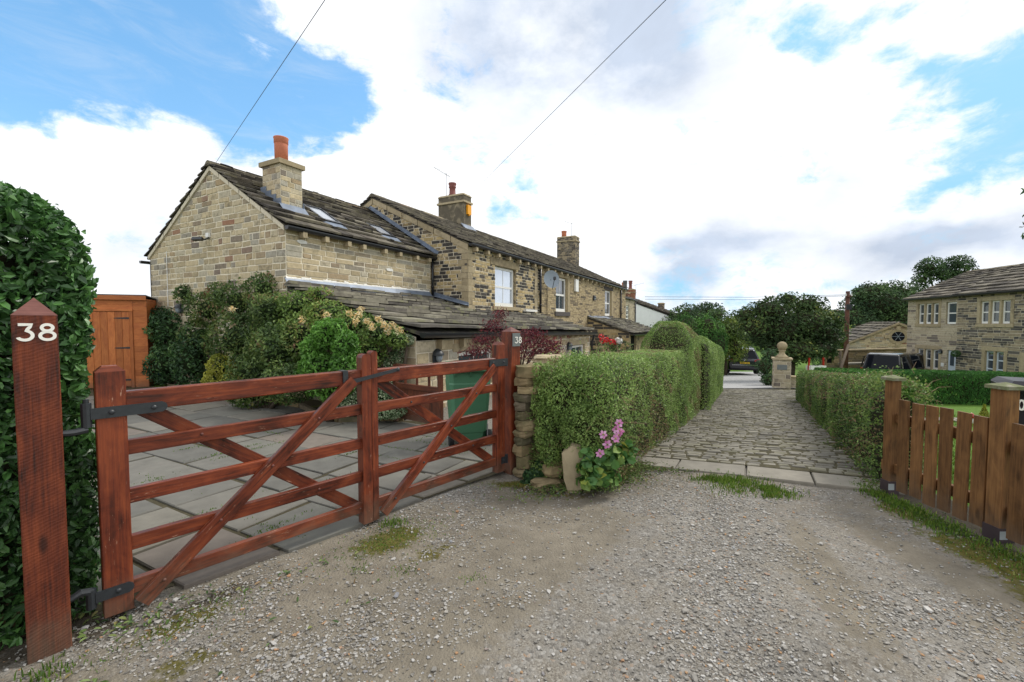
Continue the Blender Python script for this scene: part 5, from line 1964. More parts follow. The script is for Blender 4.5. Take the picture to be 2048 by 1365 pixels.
def aerial(parent, base, h_, ang, n_el=7, L_=.9, tilt=.12):
    mb = MB()
    b = np.array(base, float)
    top = b + (0, 0, h_)
    mb.tube([b, top], .012, 6)
    d = np.array([math.cos(ang), math.sin(ang), tilt])
    sd = np.array([-math.sin(ang), math.cos(ang), 0])
    t0 = top - (0, 0, .06)
    mb.tube([t0 - d * L_ * .25, t0 + d * L_ * .75], .008, 5)
    for q_ in range(n_el):
        p = t0 + d * L_ * (-.22 + .95 * q_ / (n_el - 1))
        l_ = .11 + .05 * (q_ == 0)
        mb.tube([p - sd * l_, p + sd * l_], .005, 4)
    return mb.build('aerial', M['alu'], parent)


def bulkhead(parent, p, nv, s_=.11):
    """black half-dome outside light"""
    mb = MB()
    p = np.array(p, float)
    nv = np.array(nv, float)
    sd = np.cross(UP, nv)
    V, F = [], []
    n_ = 10
    for k_ in range(5):
        ph = math.pi / 2 * k_ / 4
        for q_ in range(n_ + 1):
            a = math.pi * q_ / n_
            V.append(p + sd * math.cos(a) * s_ * math.cos(ph) + UP * (math.sin(a) * s_ * math.cos(ph)) + nv * (s_ * 1.1 * math.sin(ph)))
    for k_ in range(4):
        for q_ in range(n_):
            b = k_ * (n_ + 1) + q_
            F.append((b, b + 1, b + n_ + 2, b + n_ + 1))
    mb.add(V, F, .5)
    mb.prism([p + sd * math.cos(a) * s_ * 1.05 + UP * math.sin(a) * s_ * 1.05 for a in np.linspace(0, math.pi, 11)] + [p - sd * s_ * 1.05 - UP * .12, p + sd * s_ * 1.05 - UP * .12], nv, .012)
    o = mb.build('wall_light', M['iron'], parent, False)
    mb = MB()
    mb.ball(p + nv * .045 - UP * .03, s_ * .55, s_ * .55, s_ * .8, 10, 6)
    mb.build('lamp_glass', M['dish'], o, True)
    return o


HROT = math.atan2(.884, .468)
HO = (-4.6395, 9.0, 0)

# ---------------------------------------------------------------- cottage one: near gable
A = thing('stone_cottage', 'nearest stone cottage with the buff gable end, tall orange chimney pot and roof windows', 'cottage', HO, HROT)
SB = [M['stone_buff'], M['mortar']]
gm = wall_gable(A, 0, [(5.6, -.4), (0, -.4), (0, 3.52), (2.62, 5.16), (5.6, 3.28)], SB, 3, ch=(.115, .155), sw=(.17, .50), gap=.021, quoin=.45, rough=.007)
wall_front(A, 0, 4.81, 0, 0, 3.56, SB, (), 4, ch=(.10, .14), sw=(.22, .62), gap=.019, quoin=.4, rough=.005, bias=-.05)
mb = MB().box(.02, 4.8, .1, 5.58, 0, 3.2)
mb.build('inner_walls', M['mortar_dark'], A)
rfA = gable_roof(A, -.06, 4.83, -.06, 3.59, 2.62, 5.24, 5.66, 3.33, 20, holes=[(1.40, 1.96, .62, 1.75), (3.26, 3.86, .62, 1.55)], courses=(.36, .2), over=.08, th=.045)
# chimney with its lead aprons
chA = chimney(rfA, .42, .95, .73, 1.36, 3.95, 5.09, [M['stone_buff'], M['mortar_pale']], 31, ch=(.10, .14))
pot(chA, (.64, 1.0, 5.24), .14, .52)
sl = (5.24 - 3.59) / (2.62 + .06)
zr_ = lambda y: 3.59 + (y + .06) * sl + .06
mb = MB()
mb.add([(.36, .56, zr_(.56) + .02), (1.0, .56, zr_(.56) + .02), (1.0, .725, zr_(.725) + .10), (.36, .725, zr_(.725) + .10), (.36, .56, zr_(.56) - .04), (1.0, .56, zr_(.56) - .04)], [(0, 1, 2, 3), (4, 5, 1, 0)], .5)
for q_ in range(4):
    ya, yb_ = .70 + q_ * .17, .70 + q_ * .17 + .19
    mb.box(.395 - .002 * q_, .408, ya, yb_, zr_(ya) - .05, zr_(yb_) + .10)
    mb.box(.963, .975 + .002 * q_, ya, yb_, zr_(ya) - .05, zr_(yb_) + .10)
mb.build('lead_flashing', M['lead'], chA)
for (a0, a1, b0, b1) in ((1.40, 1.96, .62, 1.75), (3.26, 3.86, .62, 1.55)):
    ds = np.array([0, 2.68, 1.65])
    ds /= np.linalg.norm(ds)
    nv = np.array([0, -ds[2], ds[1]])
    o_ = np.array([-.06, -.06, 3.59]) - ds * .08
    fn = lambda a, b, h: o_ + np.array([a, 0, 0]) + ds * b + nv * h
    mb = MB()

    def rbox(m_, x0, x1, y0, y1, h0, h1):
        V = [fn(x, y, h) for h in (h0, h1) for y in (y0, y1) for x in (x0, x1)]
        m_.add(V, [(0, 2, 3, 1), (4, 5, 7, 6), (0, 1, 5, 4), (2, 6, 7, 3), (0, 4, 6, 2), (1, 3, 7, 5)], .5)
    e = .06
    b0_, b1_ = b0 + .18, b1 - .05
    rbox(mb, a0, a0 + e, b0_, b1_, -.02, .085)
    rbox(mb, a1 - e, a1, b0_, b1_, -.02, .085)
    rbox(mb, a0 + e, a1 - e, b0_, b0_ + .08, -.02, .085)
    rbox(mb, a0 + e, a1 - e, b1_ - e, b1_, -.02, .085)
    so = mb.build('roof_window', M['gutter'], rfA)
    mb = MB()
    rbox(mb, a0 + e * .8, a1 - e * .8, b0_ + .07, b1_ - e * .8, .03, .062)
    mb.build('pane', M['glass_pale'], so)
    mb = MB()
    rbox(mb, a0 - .06, a1 + .06, b0 - .08, b0_ + .005, .040, .052)
    mb.build('lead_flashing', M['lead'], so)
gutter(A, (-.06, -.135, 3.535), (4.78, -.135, 3.525), .06)
corbels(A, [.34, .89, 1.51, 1.97, 2.69, 3.24, 3.93, 4.48], -.0, 3.49)
downpipe(A, 4.70, -.07, 2.34, 3.5)
# verge stones under the gable edge
mb = MB()
for (y0, z0, y1, z1) in ((-.02, 3.50, 2.62, 5.13), (5.62, 3.27, 2.62, 5.13)):
    n_ = 7
    for q_ in range(n_):
        f0, f1 = q_ / n_ + .004, (q_ + 1) / n_ - .004
        pa = (y0 + (y1 - y0) * f0, z0 + (z1 - z0) * f0)
        pb = (y0 + (y1 - y0) * f1, z0 + (z1 - z0) * f1)
        mb.prism([(-.045, pa[0], pa[1] - .03), (-.045, pb[0], pb[1] - .03), (-.045, pb[0], pb[1] + .07), (-.045, pa[0], pa[1] + .07)], (1, 0, 0), .05)
mb.build('verge_mortar', M['mortar_pale'], A)
# lead and lime line over the lean-to
mb = MB()
mb.add([(-.05, -.03, 2.50), (4.62, -.03, 2.50), (4.62, -.14, 2.345), (-.05, -.14, 2.345), (-.05, 0, 2.52), (4.62, 0, 2.52), (-.05, -.14, 2.31), (4.62, -.14, 2.31)], [(3, 2, 1, 0), (0, 1, 5, 4), (6, 7, 2, 3), (4, 6, 3, 0), (5, 1, 2, 7)], .5)
mb.build('lead_flashing', M['lead'], A)
mb = MB()
x = -.02
while x < 4.6:
    w_ = min(random.uniform(.10, .25), 4.6 - x)
    h_ = random.uniform(.012, .045)
    mb.add([(x, -.028, 2.495), (x + w_, -.028, 2.495), (x + w_, -.02, 2.50 + h_), (x, -.02, 2.50 + h_ * random.uniform(.7, 1.2)), (x, 0, 2.53 + h_), (x + w_, 0, 2.53 + h_)], [(0, 1, 2, 3), (3, 2, 5, 4)], .5)
    x += w_
mb.build('lime_fillet', M['lime'], A)
# pale rubbed stones on the front
mb = MB()
for (x, z, w_, h_) in ((.24, 3.30, .26, .085), (2.82, 2.985, .28, .09)):
    n_ = 10
    mb.prism([(x + w_ / 2 + w_ / 2 * math.cos(2 * math.pi * q_ / n_) * random.uniform(.8, 1.1), -.027, z + h_ / 2 * math.sin(2 * math.pi * q_ / n_) * random.uniform(.7, 1.1)) for q_ in range(n_)], (0, 1, 0), .02)
mb.build('lime_patch', M['lime'], A)
# floodlight, cable and lamp on the gable
mb = MB()
mb.box(-.06, -.015, 2.70, 2.82, 3.58, 3.68)
fl = mb.build('junction_box', M['white'], A)
mb = MB()
mb.tube([(-.02, 2.76, 3.57), (-.14, 2.78, 3.50)], .018, 6)
mb.obox((-.22, 2.84, 3.52), (.5, .4, -.2), (-.3, .8, 0), (.3, .2, .9), .07, .15, .035)
mb.build('floodlight', M['iron'], A)
mb = MB()
mb.tube([(-.024, 4.70, 2.0), (-.024, 4.69, 3.40)], .008, 6)
mb.build('cable', M['white_cable'], A)
bulkhead(A, (-.02, 4.12, 1.95), (-1, 0, 0), .12)
mb = MB().tube([(-.03, 5.52, 0), (-.03, 5.53, 3.2)], .008, 5)
mb.build('wall_cable', M['gutter'], A)
gutter(A, (-.16, 5.74, 3.20), (4.8, 5.74, 3.20), .055)

# ---------------------------------------------------------------- cottages two and three share one roof line
B = thing('stone_cottage', 'taller stone cottage with blackened stones, sash window and chimney with an orange alarm box', 'cottage', HO, HROT)
SBB = [M['stone_blot'], M['mortar_pale']]
YB = -1.265
wall_gable(B, 4.815, [(5.9, 2), (YB, 1.6), (YB, 3.80), (2.40, 5.62), (5.9, 3.9)], SBB, 7, ch=(.085, .12), sw=(.14, .40), gap=.019, quoin=.0)
wall_front(B, 4.815, 10.0, YB, 1.3, 3.86, SBB, [(6.36, 7.82, 2.12, 3.42)], 8, ch=(.085, .12), sw=(.14, .40), gap=.019)
MB().box(4.9, 9.95, YB + .16, 5.8, 0, 3.6).build('inner_walls', M['mortar_dark'], B)
rfB = gable_roof(B, 4.76, 10.0, YB - .05, 3.90, 2.42, 5.70, 6.0, 3.95, 40, courses=(.33, .18), over=.08, th=.03)
slab_block(B, 'lintel', 6.05, 8.05, YB - .022, YB + .1, 3.425, 3.66)
slab_block(B, 'sill', 6.2, 8.1, YB - .06, YB + .12, 2.0, 2.118)
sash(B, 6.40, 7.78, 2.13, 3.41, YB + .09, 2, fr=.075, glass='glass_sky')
mb = MB()
for q_ in range(11):
    z = 1.75 + q_ * .185
    w_ = .32 if q_ % 2 else .20
    mb.box(4.798, 4.815 + w_, YB - .022, YB + (.22 if q_ % 2 else .34), z + .004, z + .18)
mb.build('quoins', M['ashlar'], B)
mb = MB()
for q_ in range(7):
    z = 1.9 + q_ * .27
    mb.box(9.36, 9.62, YB - .018, YB + .02, z + .006, z + .264)
mb.build('pilaster', M['ashlar'], B)
gutter(B, (4.74, YB - .14, 3.845), (9.98, YB - .14, 3.825), .065)
corbels(B, [5.06, 5.72, 6.38, 7.1, 7.85, 8.5, 9.1, 9.65], YB, 3.79)
downpipe(B, 9.74, YB - .08, 1.95, 3.82, .045)
chB = chimney(rfB, 9.42, 9.98, 2.0, 3.30, 4.9, 6.88, [M['chimney_render'], M['mortar']], 51, solid=True, band=True)
pot(chB, (9.68, 2.75, 6.97), .15, .55, 'dark_terracotta', 1)
aerial(chB, (9.55, 2.98, 6.5), 1.45, R(175), 9, 1.0, .10)
mb = MB()
mb.prism([(9.60, 1.995, 6.12), (9.86, 1.995, 6.12), (9.86, 1.995, 6.50), (9.60, 1.995, 6.50)][::-1], (0, -1, 0), .09)
mb.prism([(9.66, 1.995, 6.119), (9.73, 1.995, 6.06), (9.80, 1.995, 6.119)], (0, -1, 0), .085)
mb.build('alarm_box', M['orange'], chB)
mb = MB()
mb.prism([(9.2, 1.75, 5.42), (10.1, 1.75, 5.42), (10.1, 1.99, 5.68), (9.2, 1.99, 5.68)], (0, .3, -.9), .03)
mb.build('lead_flashing', M['lead'], chB)
mb = MB()
# lead step up the joint between the two roofs, and down the lean-to
ds = np.array([0, 2.68, 1.65])
L_ = np.linalg.norm(ds)
ds /= L_
nv = np.array([0, -ds[2], ds[1]])
p0 = np.array([4.806, -.06, 3.62])
V = [p0 + ds * -.1 + nv * .0, p0 + ds * (L_ + .1), p0 + ds * (L_ + .1) + nv * .17, p0 + ds * -.1 + nv * .17]
mb.prism(V, (-1, 0, 0), .012)
V = [p0 + ds * -.1 + nv * .075 - (.012, 0, 0), p0 + ds * (L_ + .1) + nv * .075 - (.012, 0, 0), p0 + ds * (L_ + .1) + nv * .085 - (.14, 0, 0), p0 + ds * -.1 + nv * .085 - (.14, 0, 0)]
mb.prism(V, nv, .006)
mb.build('lead_flashing', M['lead'], B)
mb = MB()
mb.prism([(4.78, -.05, 2.36), (4.78, YB - .03, 2.06), (4.78, YB - .03, 2.17), (4.78, -.05, 2.52)], (1, 0, 0), .018)
mb.prism([(4.78, -.05, 2.41), (4.78, YB - .03, 2.11), (4.66, YB - .03, 2.09), (4.66, -.05, 2.39)], (0, 0, 1), .008)
mb.build('lead_flashing', M['lead'], B)
mb = MB()
for (y0, z0, y1, z1) in ((YB - .03, 3.80, 2.42, 5.60), (5.95, 3.88, 2.42, 5.60)):
    n_ = 6
    for q_ in range(n_):
        f0, f1 = q_ / n_ + .004, (q_ + 1) / n_ - .004
        pa = (y0 + (y1 - y0) * f0, z0 + (z1 - z0) * f0)
        pb = (y0 + (y1 - y0) * f1, z0 + (z1 - z0) * f1)
        mb.prism([(4.78, pa[0], pa[1] - .14), (4.78, pb[0], pb[1] - .14), (4.78, pb[0], pb[1] + .04), (4.78, pa[0], pa[1] + .04)], (1, 0, 0), .05)
mb.build('verge_stones', M['ashlar'], B)

Cc = thing('stone_cottage', 'far stone cottage of narrow courses with satellite dish, white alarm box and two tall windows', 'cottage', HO, HROT)
SCC = [M['stone_fine'], M['mortar_dark']]
wall_front(Cc, 10.0, 23.9, YB, .9, 3.84, SCC, [(11.5, 12.9, 2.06, 3.56), (18.95, 20.4, 1.98, 3.48)], 12, ch=(.065, .095), sw=(.18, .6), gap=.014, proud=.014)
wall_gable(Cc, 23.88, [(5.9, 1), (YB, 1), (YB, 3.8), (2.4, 5.6), (5.9, 3.9)], SCC, 13, ch=(.09, .13), sw=(.2, .5))
Cc.children[-1].name = 'end_wall'
MB().box(10.05, 23.8, YB + .16, 5.8, 0, 3.6).build('inner_walls', M['mortar_dark'], Cc)
rfC = gable_roof(Cc, 10.0, 24.2, YB - .05, 3.90, 2.42, 5.69, 6.0, 3.95, 60, courses=(.34, .2), over=.08, th=.035)
for (a, b, z0, z1) in ((11.5, 12.9, 2.06, 3.56), (18.95, 20.4, 1.98, 3.48)):
    slab_block(Cc, 'lintel', a - .25, b + .3, YB - .02, YB + .1, z1 + .004, z1 + .24, 'ashlar' if a < 12 else 'ashlar_dark')
    slab_block(Cc, 'sill', a - .15, b + .2, YB - .07, YB + .1, z0 - .19, z0 - .003, 'ashlar_dark')
    slab_block(Cc, 'jamb', b + .004, b + .28, YB - .02, YB + .05, z0, z1)
    sash(Cc, a + .04, b - .04, z0, z1 - .02, YB + .10, 2, fr=.09)
gutter(Cc, (10.0, YB - .14, 3.82), (23.95, YB - .14, 3.79), .07)
corbels(Cc, list(np.arange(10.35, 23.6, .72)), YB, 3.77)
downpipe(Cc, 22.35, YB - .09, .9, 3.8, .05)
downpipe(Cc, 10.45, YB - .05, 1.9, 3.75, .014)
chC = chimney(rfC, 22.9, 23.7, 1.95, 3.30, 4.8, 7.48, [M['stone_dark'], M['mortar_dark']], 71, ch=(.075, .11), band=True)
pot(chC, (23.2, 2.9, 7.56), .17, .42)
aerial(chC, (23.35, 2.4, 7.5), 1.05, R(150), 6, .8)
# satellite dish
mb = MB()
c = np.array([10.02, YB - .40, 3.25])
nv = np.array([-.80, -.62, .25])
nv /= np.linalg.norm(nv)
a1 = np.cross(nv, UP)
a1 /= np.linalg.norm(a1)
a2 = np.cross(a1, nv)
V, F = [], []
for k_ in range(5):
    r_ = .33 * k_ / 4
    for q_ in range(20):
        t_ = 2 * math.pi * q_ / 20
        V.append(c + a1 * r_ * math.cos(t_) * .95 + a2 * r_ * math.sin(t_) * 1.1 + nv * (.10 * (k_ / 4) ** 2))
for k_ in range(4):
    for q_ in range(20):
        b = (q_ + 1) % 20
        F.append((k_ * 20 + q_, k_ * 20 + b, (k_ + 1) * 20 + b, (k_ + 1) * 20 + q_))
mb.add(V, F, .5)
dsh = mb.build('satellite_dish', M['dish'], Cc, True)
mb = MB()
mb.tube([c, c + (0, .2, -.05), (10.25, YB, 3.15)], .022, 6)
mb.tube([c - a2 * .42 + nv * .1, c - a2 * .15 + nv * .5], .012, 5)
mb.obox(c - a2 * .12 + nv * .52, a1, a2, nv, .04, .05, .06)
mb.build('dish_arm', M['iron'], dsh)
mb = MB().box(13.72, 14.1, YB - .11, YB - .02, 3.05, 3.62)
mb.build('alarm_box', M['white'], Cc)
bulkhead(Cc, (16.75, YB - .03, 2.9), (0, -1, 0), .13)
MB().box(8.35, 9.3, YB - .15, YB - .03, 1.99, 2.07).build('lime_fillet', M['lime'], B)

# ---------------------------------------------------------------- long lean-to in front of the first two cottages
Lt = thing('lean_to_extension', 'low lean-to with a sagging stone slate roof along the front of the nearest cottages', 'extension', HO, HROT)
YL = -3.40
ez = lambda x: 1.475 - .0195 * x           # the eave falls along the lane
tz = lambda x: 2.36 - .012 * x
mb = MB()
dirv = lambda x: None


def ltfn(a, b, h):
    x = a - .05
    ytop = .0 if x < 4.80 else YB
    ye, ze = YL - .16, ez(x) - .03
    L_ = 3.62
    f = b / L_
    zt = tz(x)
    sag = -.05 * math.sin(min(1, max(0, f)) * math.pi) * math.sin(min(1, max(0, x / 9.6)) * math.pi)
    return np.array([x, ye + (0 - ye) * f, ze + (zt - ze) * f + h + sag])


ltm = MB()
rg = random.Random(5)
slates(ltm, ltfn, 4.86, 3.60, None, (.43, .30), (.4, 1.0), .052, (), 80)
fn2 = lambda a, b, h: ltfn(a + 4.86, b, h)
Lfull = 3.62
slates(ltm, fn2, 4.80, 3.62 * (1 - 1.265 / 3.56) + .02, None, (.43, .34), (.4, 1.0), .052, (), 81)
V = [ltfn(.05, .08, -.03), ltfn(9.6, .08, -.03), ltfn(9.6, 2.3, -.03), ltfn(4.88, 2.3, -.03), ltfn(4.88, 3.55, -.03), ltfn(.05, 3.55, -.03)]
ltm.add(V + [v - np.array([0, 0, .06]) for v in V], [(0, 1, 2, 3, 4, 5), (11, 10, 9, 8, 7, 6)] + [(q_, q_ + 6, (q_ + 1) % 6 + 6, (q_ + 1) % 6) for q_ in range(6)], .05)
ltm.build('roof', M['slate_low'], Lt)
SLT = [M['stone_buff'], M['mortar']]
wins = [(1.25, 2.62, .25, 1.02), (7.6, 9.0, -.1, .84)]
wall_front(Lt, 0, 9.55, YL, -.6, 1.28, SLT, wins, 15, ch=(.13, .2), sw=(.25, .6), gap=.02)
mb = MB()
stones(mb, (0, 0, -.6), (0, -1, 0), UPV, (-1, 0, 0), [(0, 0), (3.4, 0), (3.4, 1.95), (0, 2.85)], seed=16, ch=(.13, .18), sw=(.2, .5), gap=.018)
mb.build('gable_wall', SLT, Lt)
mb = MB()
stones(mb, (9.55, YL, -.9), (0, 1, 0), UPV, (1, 0, 0), [(0, 0), (2.13, 0), (2.13, 2.75), (0, 2.1)], seed=17, ch=(.13, .18), sw=(.2, .5), gap=.018)
mb.build('end_wall', SLT, Lt)
for a, b, z0, z1 in wins:
    sash(Lt, a + .03, b - .03, z0, z1 - .02, YL + .07, 2, fr=.07)
    slab_block(Lt, 'lintel', a - .2, b + .2, YL - .02, YL + .08, z1 + .003, z1 + .17)
gutter(Lt, (-.06, YL - .20, ez(0) - .07), (9.66, YL - .20, ez(9.6) - .07), .07)
corbels(Lt, [.6, 1.3, 1.85, 2.6, 3.3, 4.0, 4.7, 5.4, 6.1, 6.8, 7.4, 7.9, 8.4, 8.9, 9.35], YL, 1.27, .09, .15, .13)
bulkhead(Lt, (.55, YL - .02, 1.0), (0, -1, 0), .12)
bulkhead(Lt, (7.3, YL - .02, .84), (0, -1, 0), .13)
mb = MB().tube([(9.62, YL - .16, 1.2), (9.64, YL - .1, 1.0), (9.6, YL - .06, .9), (9.6, YL - .06, -.5)], .04, 8)
mb.build('downpipe', M['gutter'], Lt, True)

# ---------------------------------------------------------------- lean-to of the far cottage
Lp = thing('porch_extension', 'small stone lean-to with a dark doorway, under the last windows of the terrace', 'extension', HO, HROT)
YP = -3.40
mb = MB()
stones(mb, (15.81, YB, -1.2), (0, -1, 0), UPV, (-1, 0, 0), [(0, 0), (2.13, 0), (2.13, 2.30), (0, 3.0)], seed=91, ch=(.12, .17), sw=(.25, .6), gap=.018)
mb.build('side_wall', [M['stone_blot'], M['mortar_dark']], Lp)
wall_front(Lp, 15.81, 24.5, YP, -1.3, 1.0, [M['stone_fine'], M['mortar_dark']], [(16.1, 17.4, -1.1, .93)], 92, ch=(.11, .16), sw=(.2, .5))
MB().box(16.12, 17.38, YP + .1, YP + .14, -1.1, .92).build('door', M['interior_shade'], Lp)  # near-black sheet painting the unlit doorway, no modelled door
mb = MB()
dv = np.array([0, -YP + YB + .2, .84])
L_ = np.linalg.norm(dv)
dv /= L_
nv = np.array([0, -dv[2], dv[1]])
o_ = np.array([15.7, YP - .2, 1.03])
fn = lambda a, b, h: o_ + np.array([a, 0, -.012 * a]) + dv * b + nv * h
slates(mb, fn, 8.6, L_, None, (.32, .24), (.4, .9), .045, (), 93)
V = [fn(.05, .06, -.03), fn(8.5, .06, -.03), fn(8.5, L_, -.03), fn(.05, L_, -.03)]
mb.add(V + [v - np.array([0, 0, .05]) for v in V], [(0, 1, 2, 3), (7, 6, 5, 4)] + [(q_, q_ + 4, (q_ + 1) % 4 + 4, (q_ + 1) % 4) for q_ in range(4)], .1)
mb.build('roof', M['slate_low'], Lp)
MB().prism([(15.75, YB - .02, 1.93), (19.2, YB - .02, 1.93), (19.2, YB - .3, 1.80), (15.75, YB - .3, 1.80)], (0, 0, 1), .02).build('lead_flashing', M['lead'], Lp)
gutter(Lp, (15.75, YP - .24, .98), (24.2, YP - .24, .88), .06)

# ---------------------------------------------------------------- set-back end house
Dd = thing('stone_house', 'last small stone house of the terrace, set back, with a single tall chimney pot', 'house', HO, HROT)
YD = 0.0
wall_front(Dd, 23.95, 32.9, YD, -1.5, 3.52, [M['stone_pale'], M['mortar_pale']], [(29.5, 30.55, 1.80, 2.95)], 95, ch=(.12, .17), sw=(.3, .7))
slab_block(Dd, 'sill', 29.35, 30.7, YD - .06, YD + .05, 1.65, 1.797)
sash(Dd, 29.54, 30.51, 1.80, 2.94, YD + .06, 2, fr=.1, rows=(.35, .68))
MB().box(24, 32.8, YD + .16, 4.6, -1, 3.3).build('inner_walls', M['mortar_dark'], Dd)
rfD = gable_roof(Dd, 23.95, 33.1, YD - .05, 3.57, 2.6, 4.5, 5.2, 3.5, 96, mat='slate_far', courses=(.4, .3))
gutter(Dd, (23.95, YD - .14, 3.54), (33.1, YD - .14, 3.52), .07)
downpipe(Dd, 32.6, YD - .08, -1.2, 3.42, .05)
chD = chimney(rfD, 31.8, 32.4, .40, 1.05, 3.6, 4.05, [M['brick'], M['mortar_dark']], 97, ch=(.075, .08))
pot(chD, (32.1, .72, 4.18), .17, 1.0, 'grey_pot')

# ---------------------------------------------------------------- white gabled house at the end
pw = at(1270, 640, 44)
Ww = thing('white_house', 'white rendered house with twin chimney pots, beyond the far end of the terrace', 'house', (pw[0], pw[1], -3), HROT)
mb = MB()
ap = 3 + 4.16
# gable facing the camera, lying across the house direction
mb.prism([(0, 4.9, 0), (0, -4.2, 0), (0, -4.2, 3 + 1.85), (0, 1.6, ap - .05), (0, 4.9, 3 + 2.8)], (1, 0, 0), 9)
mb.build('wall', M['whitewash'], Ww)
rfW = gable_roof(Ww, -.15, 9.1, -4.4, 3 + 1.95, 1.6, ap + .1, 5.1, 3 + 2.85, 99, mat='slate_far', courses=(.45, .4), th=.06)
chW = chimney(rfW, .35, 1.1, .2, 1.75, ap - 1, ap + .75, [M['brick'], M['mortar_dark']], 101, ch=(.075, .08), band=True)
pot(chW, (.7, .65, ap + .8), .18, .9, 'dark_terracotta', 1)
pot(chW, (.7, 1.35, ap + .8), .18, .75, 'terracotta', 0)
aerial(chW, (.7, .1, ap + .2), 1.1, R(-120), 6, 1.4)
chW2 = chimney(rfW, 5.5, 6.1, -1.9, -1.3, ap - 2, ap - .55, [M['stone_dark'], M['mortar_dark']], 103)

# ------------------------------------------------------------------ shed and the things beside it
ps = np.array([-9.00, 10.75])
pl_ = np.array([-10.55, 10.0])
ang = math.atan2(ps[1] - pl_[1], ps[0] - pl_[0])
Ls = float(np.linalg.norm(ps - pl_))
t = thing('garden_shed', 'orange-stained wooden shed with black strap hinges, behind the privet hedge', 'shed', (pl_[0], pl_[1], 0), ang)
HS = 2.17
dw = (Ls - 1.15, Ls - .34)
n_ = 15
mb = MB()
for q_ in range(n_):
    z0, z1 = q_ * HS / n_, (q_ + 1) * HS / n_
    mb.beam((dw[1] + .07, .015, (z0 + z1) / 2), (Ls, .015, (z0 + z1) / 2), .03, HS / n_ - .001, (0, 0, 1), .003)
    mb.beam((Ls - .015, .035, (z0 + z1) / 2), (Ls - .015, 1.8, (z0 + z1) / 2), .03, HS / n_ - .001, (0, 0, 1), .003)
    if q_ > 12:
        mb.beam((0, .015, (z0 + z1) / 2), (dw[1] + .066, .015, (z0 + z1) / 2), .03, HS / n_ - .001, (0, 0, 1), .003)
    else:
        mb.beam((0, .015, (z0 + z1) / 2), (dw[0] - .07, .015, (z0 + z1) / 2), .03, HS / n_ - .001, (0, 0, 1), .003)
mb.box(.02, Ls - .04, .05, 1.78, 0, HS - .02, .2)
mb.build('wall', M['shed_wood'], t)
mb = MB()
for x in (dw[0] - .035, dw[1] + .035):
    mb.beam((x, -.01, 0), (x, -.01, 1.86), .065, .03, (0, 1, 0), .005)
mb.beam((dw[0] - .07, -.01, 1.893), (dw[1] + .07, -.01, 1.893), .03, .062, (0, 0, 1), .005)
mb.build('door_frame', M['shed_wood'], t)
mb = MB()
n_ = 6
for q_ in range(n_):
    x = dw[0] + (dw[1] - dw[0]) * (q_ + .5) / n_
    mb.beam((x, .0, .04), (x, .0, 1.85), (dw[1] - dw[0]) / n_ - .003, .022, (0, 1, 0), .004)
dr = mb.build('door', M['shed_wood'], t)
for z in (.2, .98, 1.70):
    mb = MB()
    pr = [(dw[1] - .30, z), (dw[1] - .26, z - .012), (dw[1] - .02, z - .022), (dw[1] + .03, z - .022), (dw[1] + .03, z + .022), (dw[1] - .02, z + .022), (dw[1] - .26, z + .012)]
    mb.prism([(x, -.018, zz) for x, zz in pr], (0, 1, 0), .006)
    mb.build('strap_hinge', M['iron'], dr)
mb = MB()
mb.beam((-.04, -.05, HS + .02), (Ls + .005, -.05, HS + .02), .04, .11, (0, 0, 1), .006)
mb.build('fascia', M['shed_wood'], t)
MB().obox((Ls / 2, .92, HS + .03), (1, 0, 0), (0, 1, -.06), (0, .06, 1), Ls / 2 - .0, .96, .012).build('roof', M['iron'], t)

p = at(318, 785, 11.4)
t = thing('water_butt', 'dark teal water butt squeezed between the shed and the shrubs', 'water butt', (p[0], p[1], 0), .3)
mb = MB()
mb.lathe([(.22, 0), (.26, .1), (.29, .5), (.29, .8), (.31, .82), (.31, .88)], (0, 0, 0), 20)
mb.build('barrel', M['teal'], t, True)
mb = MB()
mb.lathe([(.325, .88), (.325, .92), (.2, .95), (.02, .96)], (0, 0, 0), 20)
mb.build('lid', M['teal'], t, True)

# ------------------------------------------------------------------ dry stone wall end, upright boulder, loose stones
t = thing('dry_stone_wall', 'short end of dry stone wall between the plaque post and the clipped hedge', 'stone wall', (.3, 4.85, -.05), 0, None, True)


def rock(mb, c, sx, sy, sz, rz=0.0, seed=0, n=9, m_=7, k=.28, box=3.0):
    """an angular lump: a squarish ellipsoid pushed about by noise"""
    rg_ = np.random.RandomState(seed)
    V, F = [], []
    a0 = rg_.uniform(0, 6)
    for i_ in range(m_ + 1):
        ph = math.pi * i_ / m_
        for j_ in range(n):
            th_ = 2 * math.pi * j_ / n + a0
            d = np.array([math.sin(ph) * math.cos(th_), math.sin(ph) * math.sin(th_), -math.cos(ph)])
            r_ = (np.abs(d) ** box).sum() ** (-1 / box)
            r_ *= 1 + k * (rg_.uniform() - .5) * (0 < i_ < m_)
            q_ = d * r_ * np.array([sx, sy, sz])
            V.append((c[0] + q_[0] * math.cos(rz) - q_[1] * math.sin(rz), c[1] + q_[0] * math.sin(rz) + q_[1] * math.cos(rz), c[2] + q_[2]))
    for i_ in range(m_):
        for j_ in range(n):
            b = (j_ + 1) % n
            F.append((i_ * n + j_, i_ * n + b, (i_ + 1) * n + b, (i_ + 1) * n + j_))
    return mb.add(V, F)


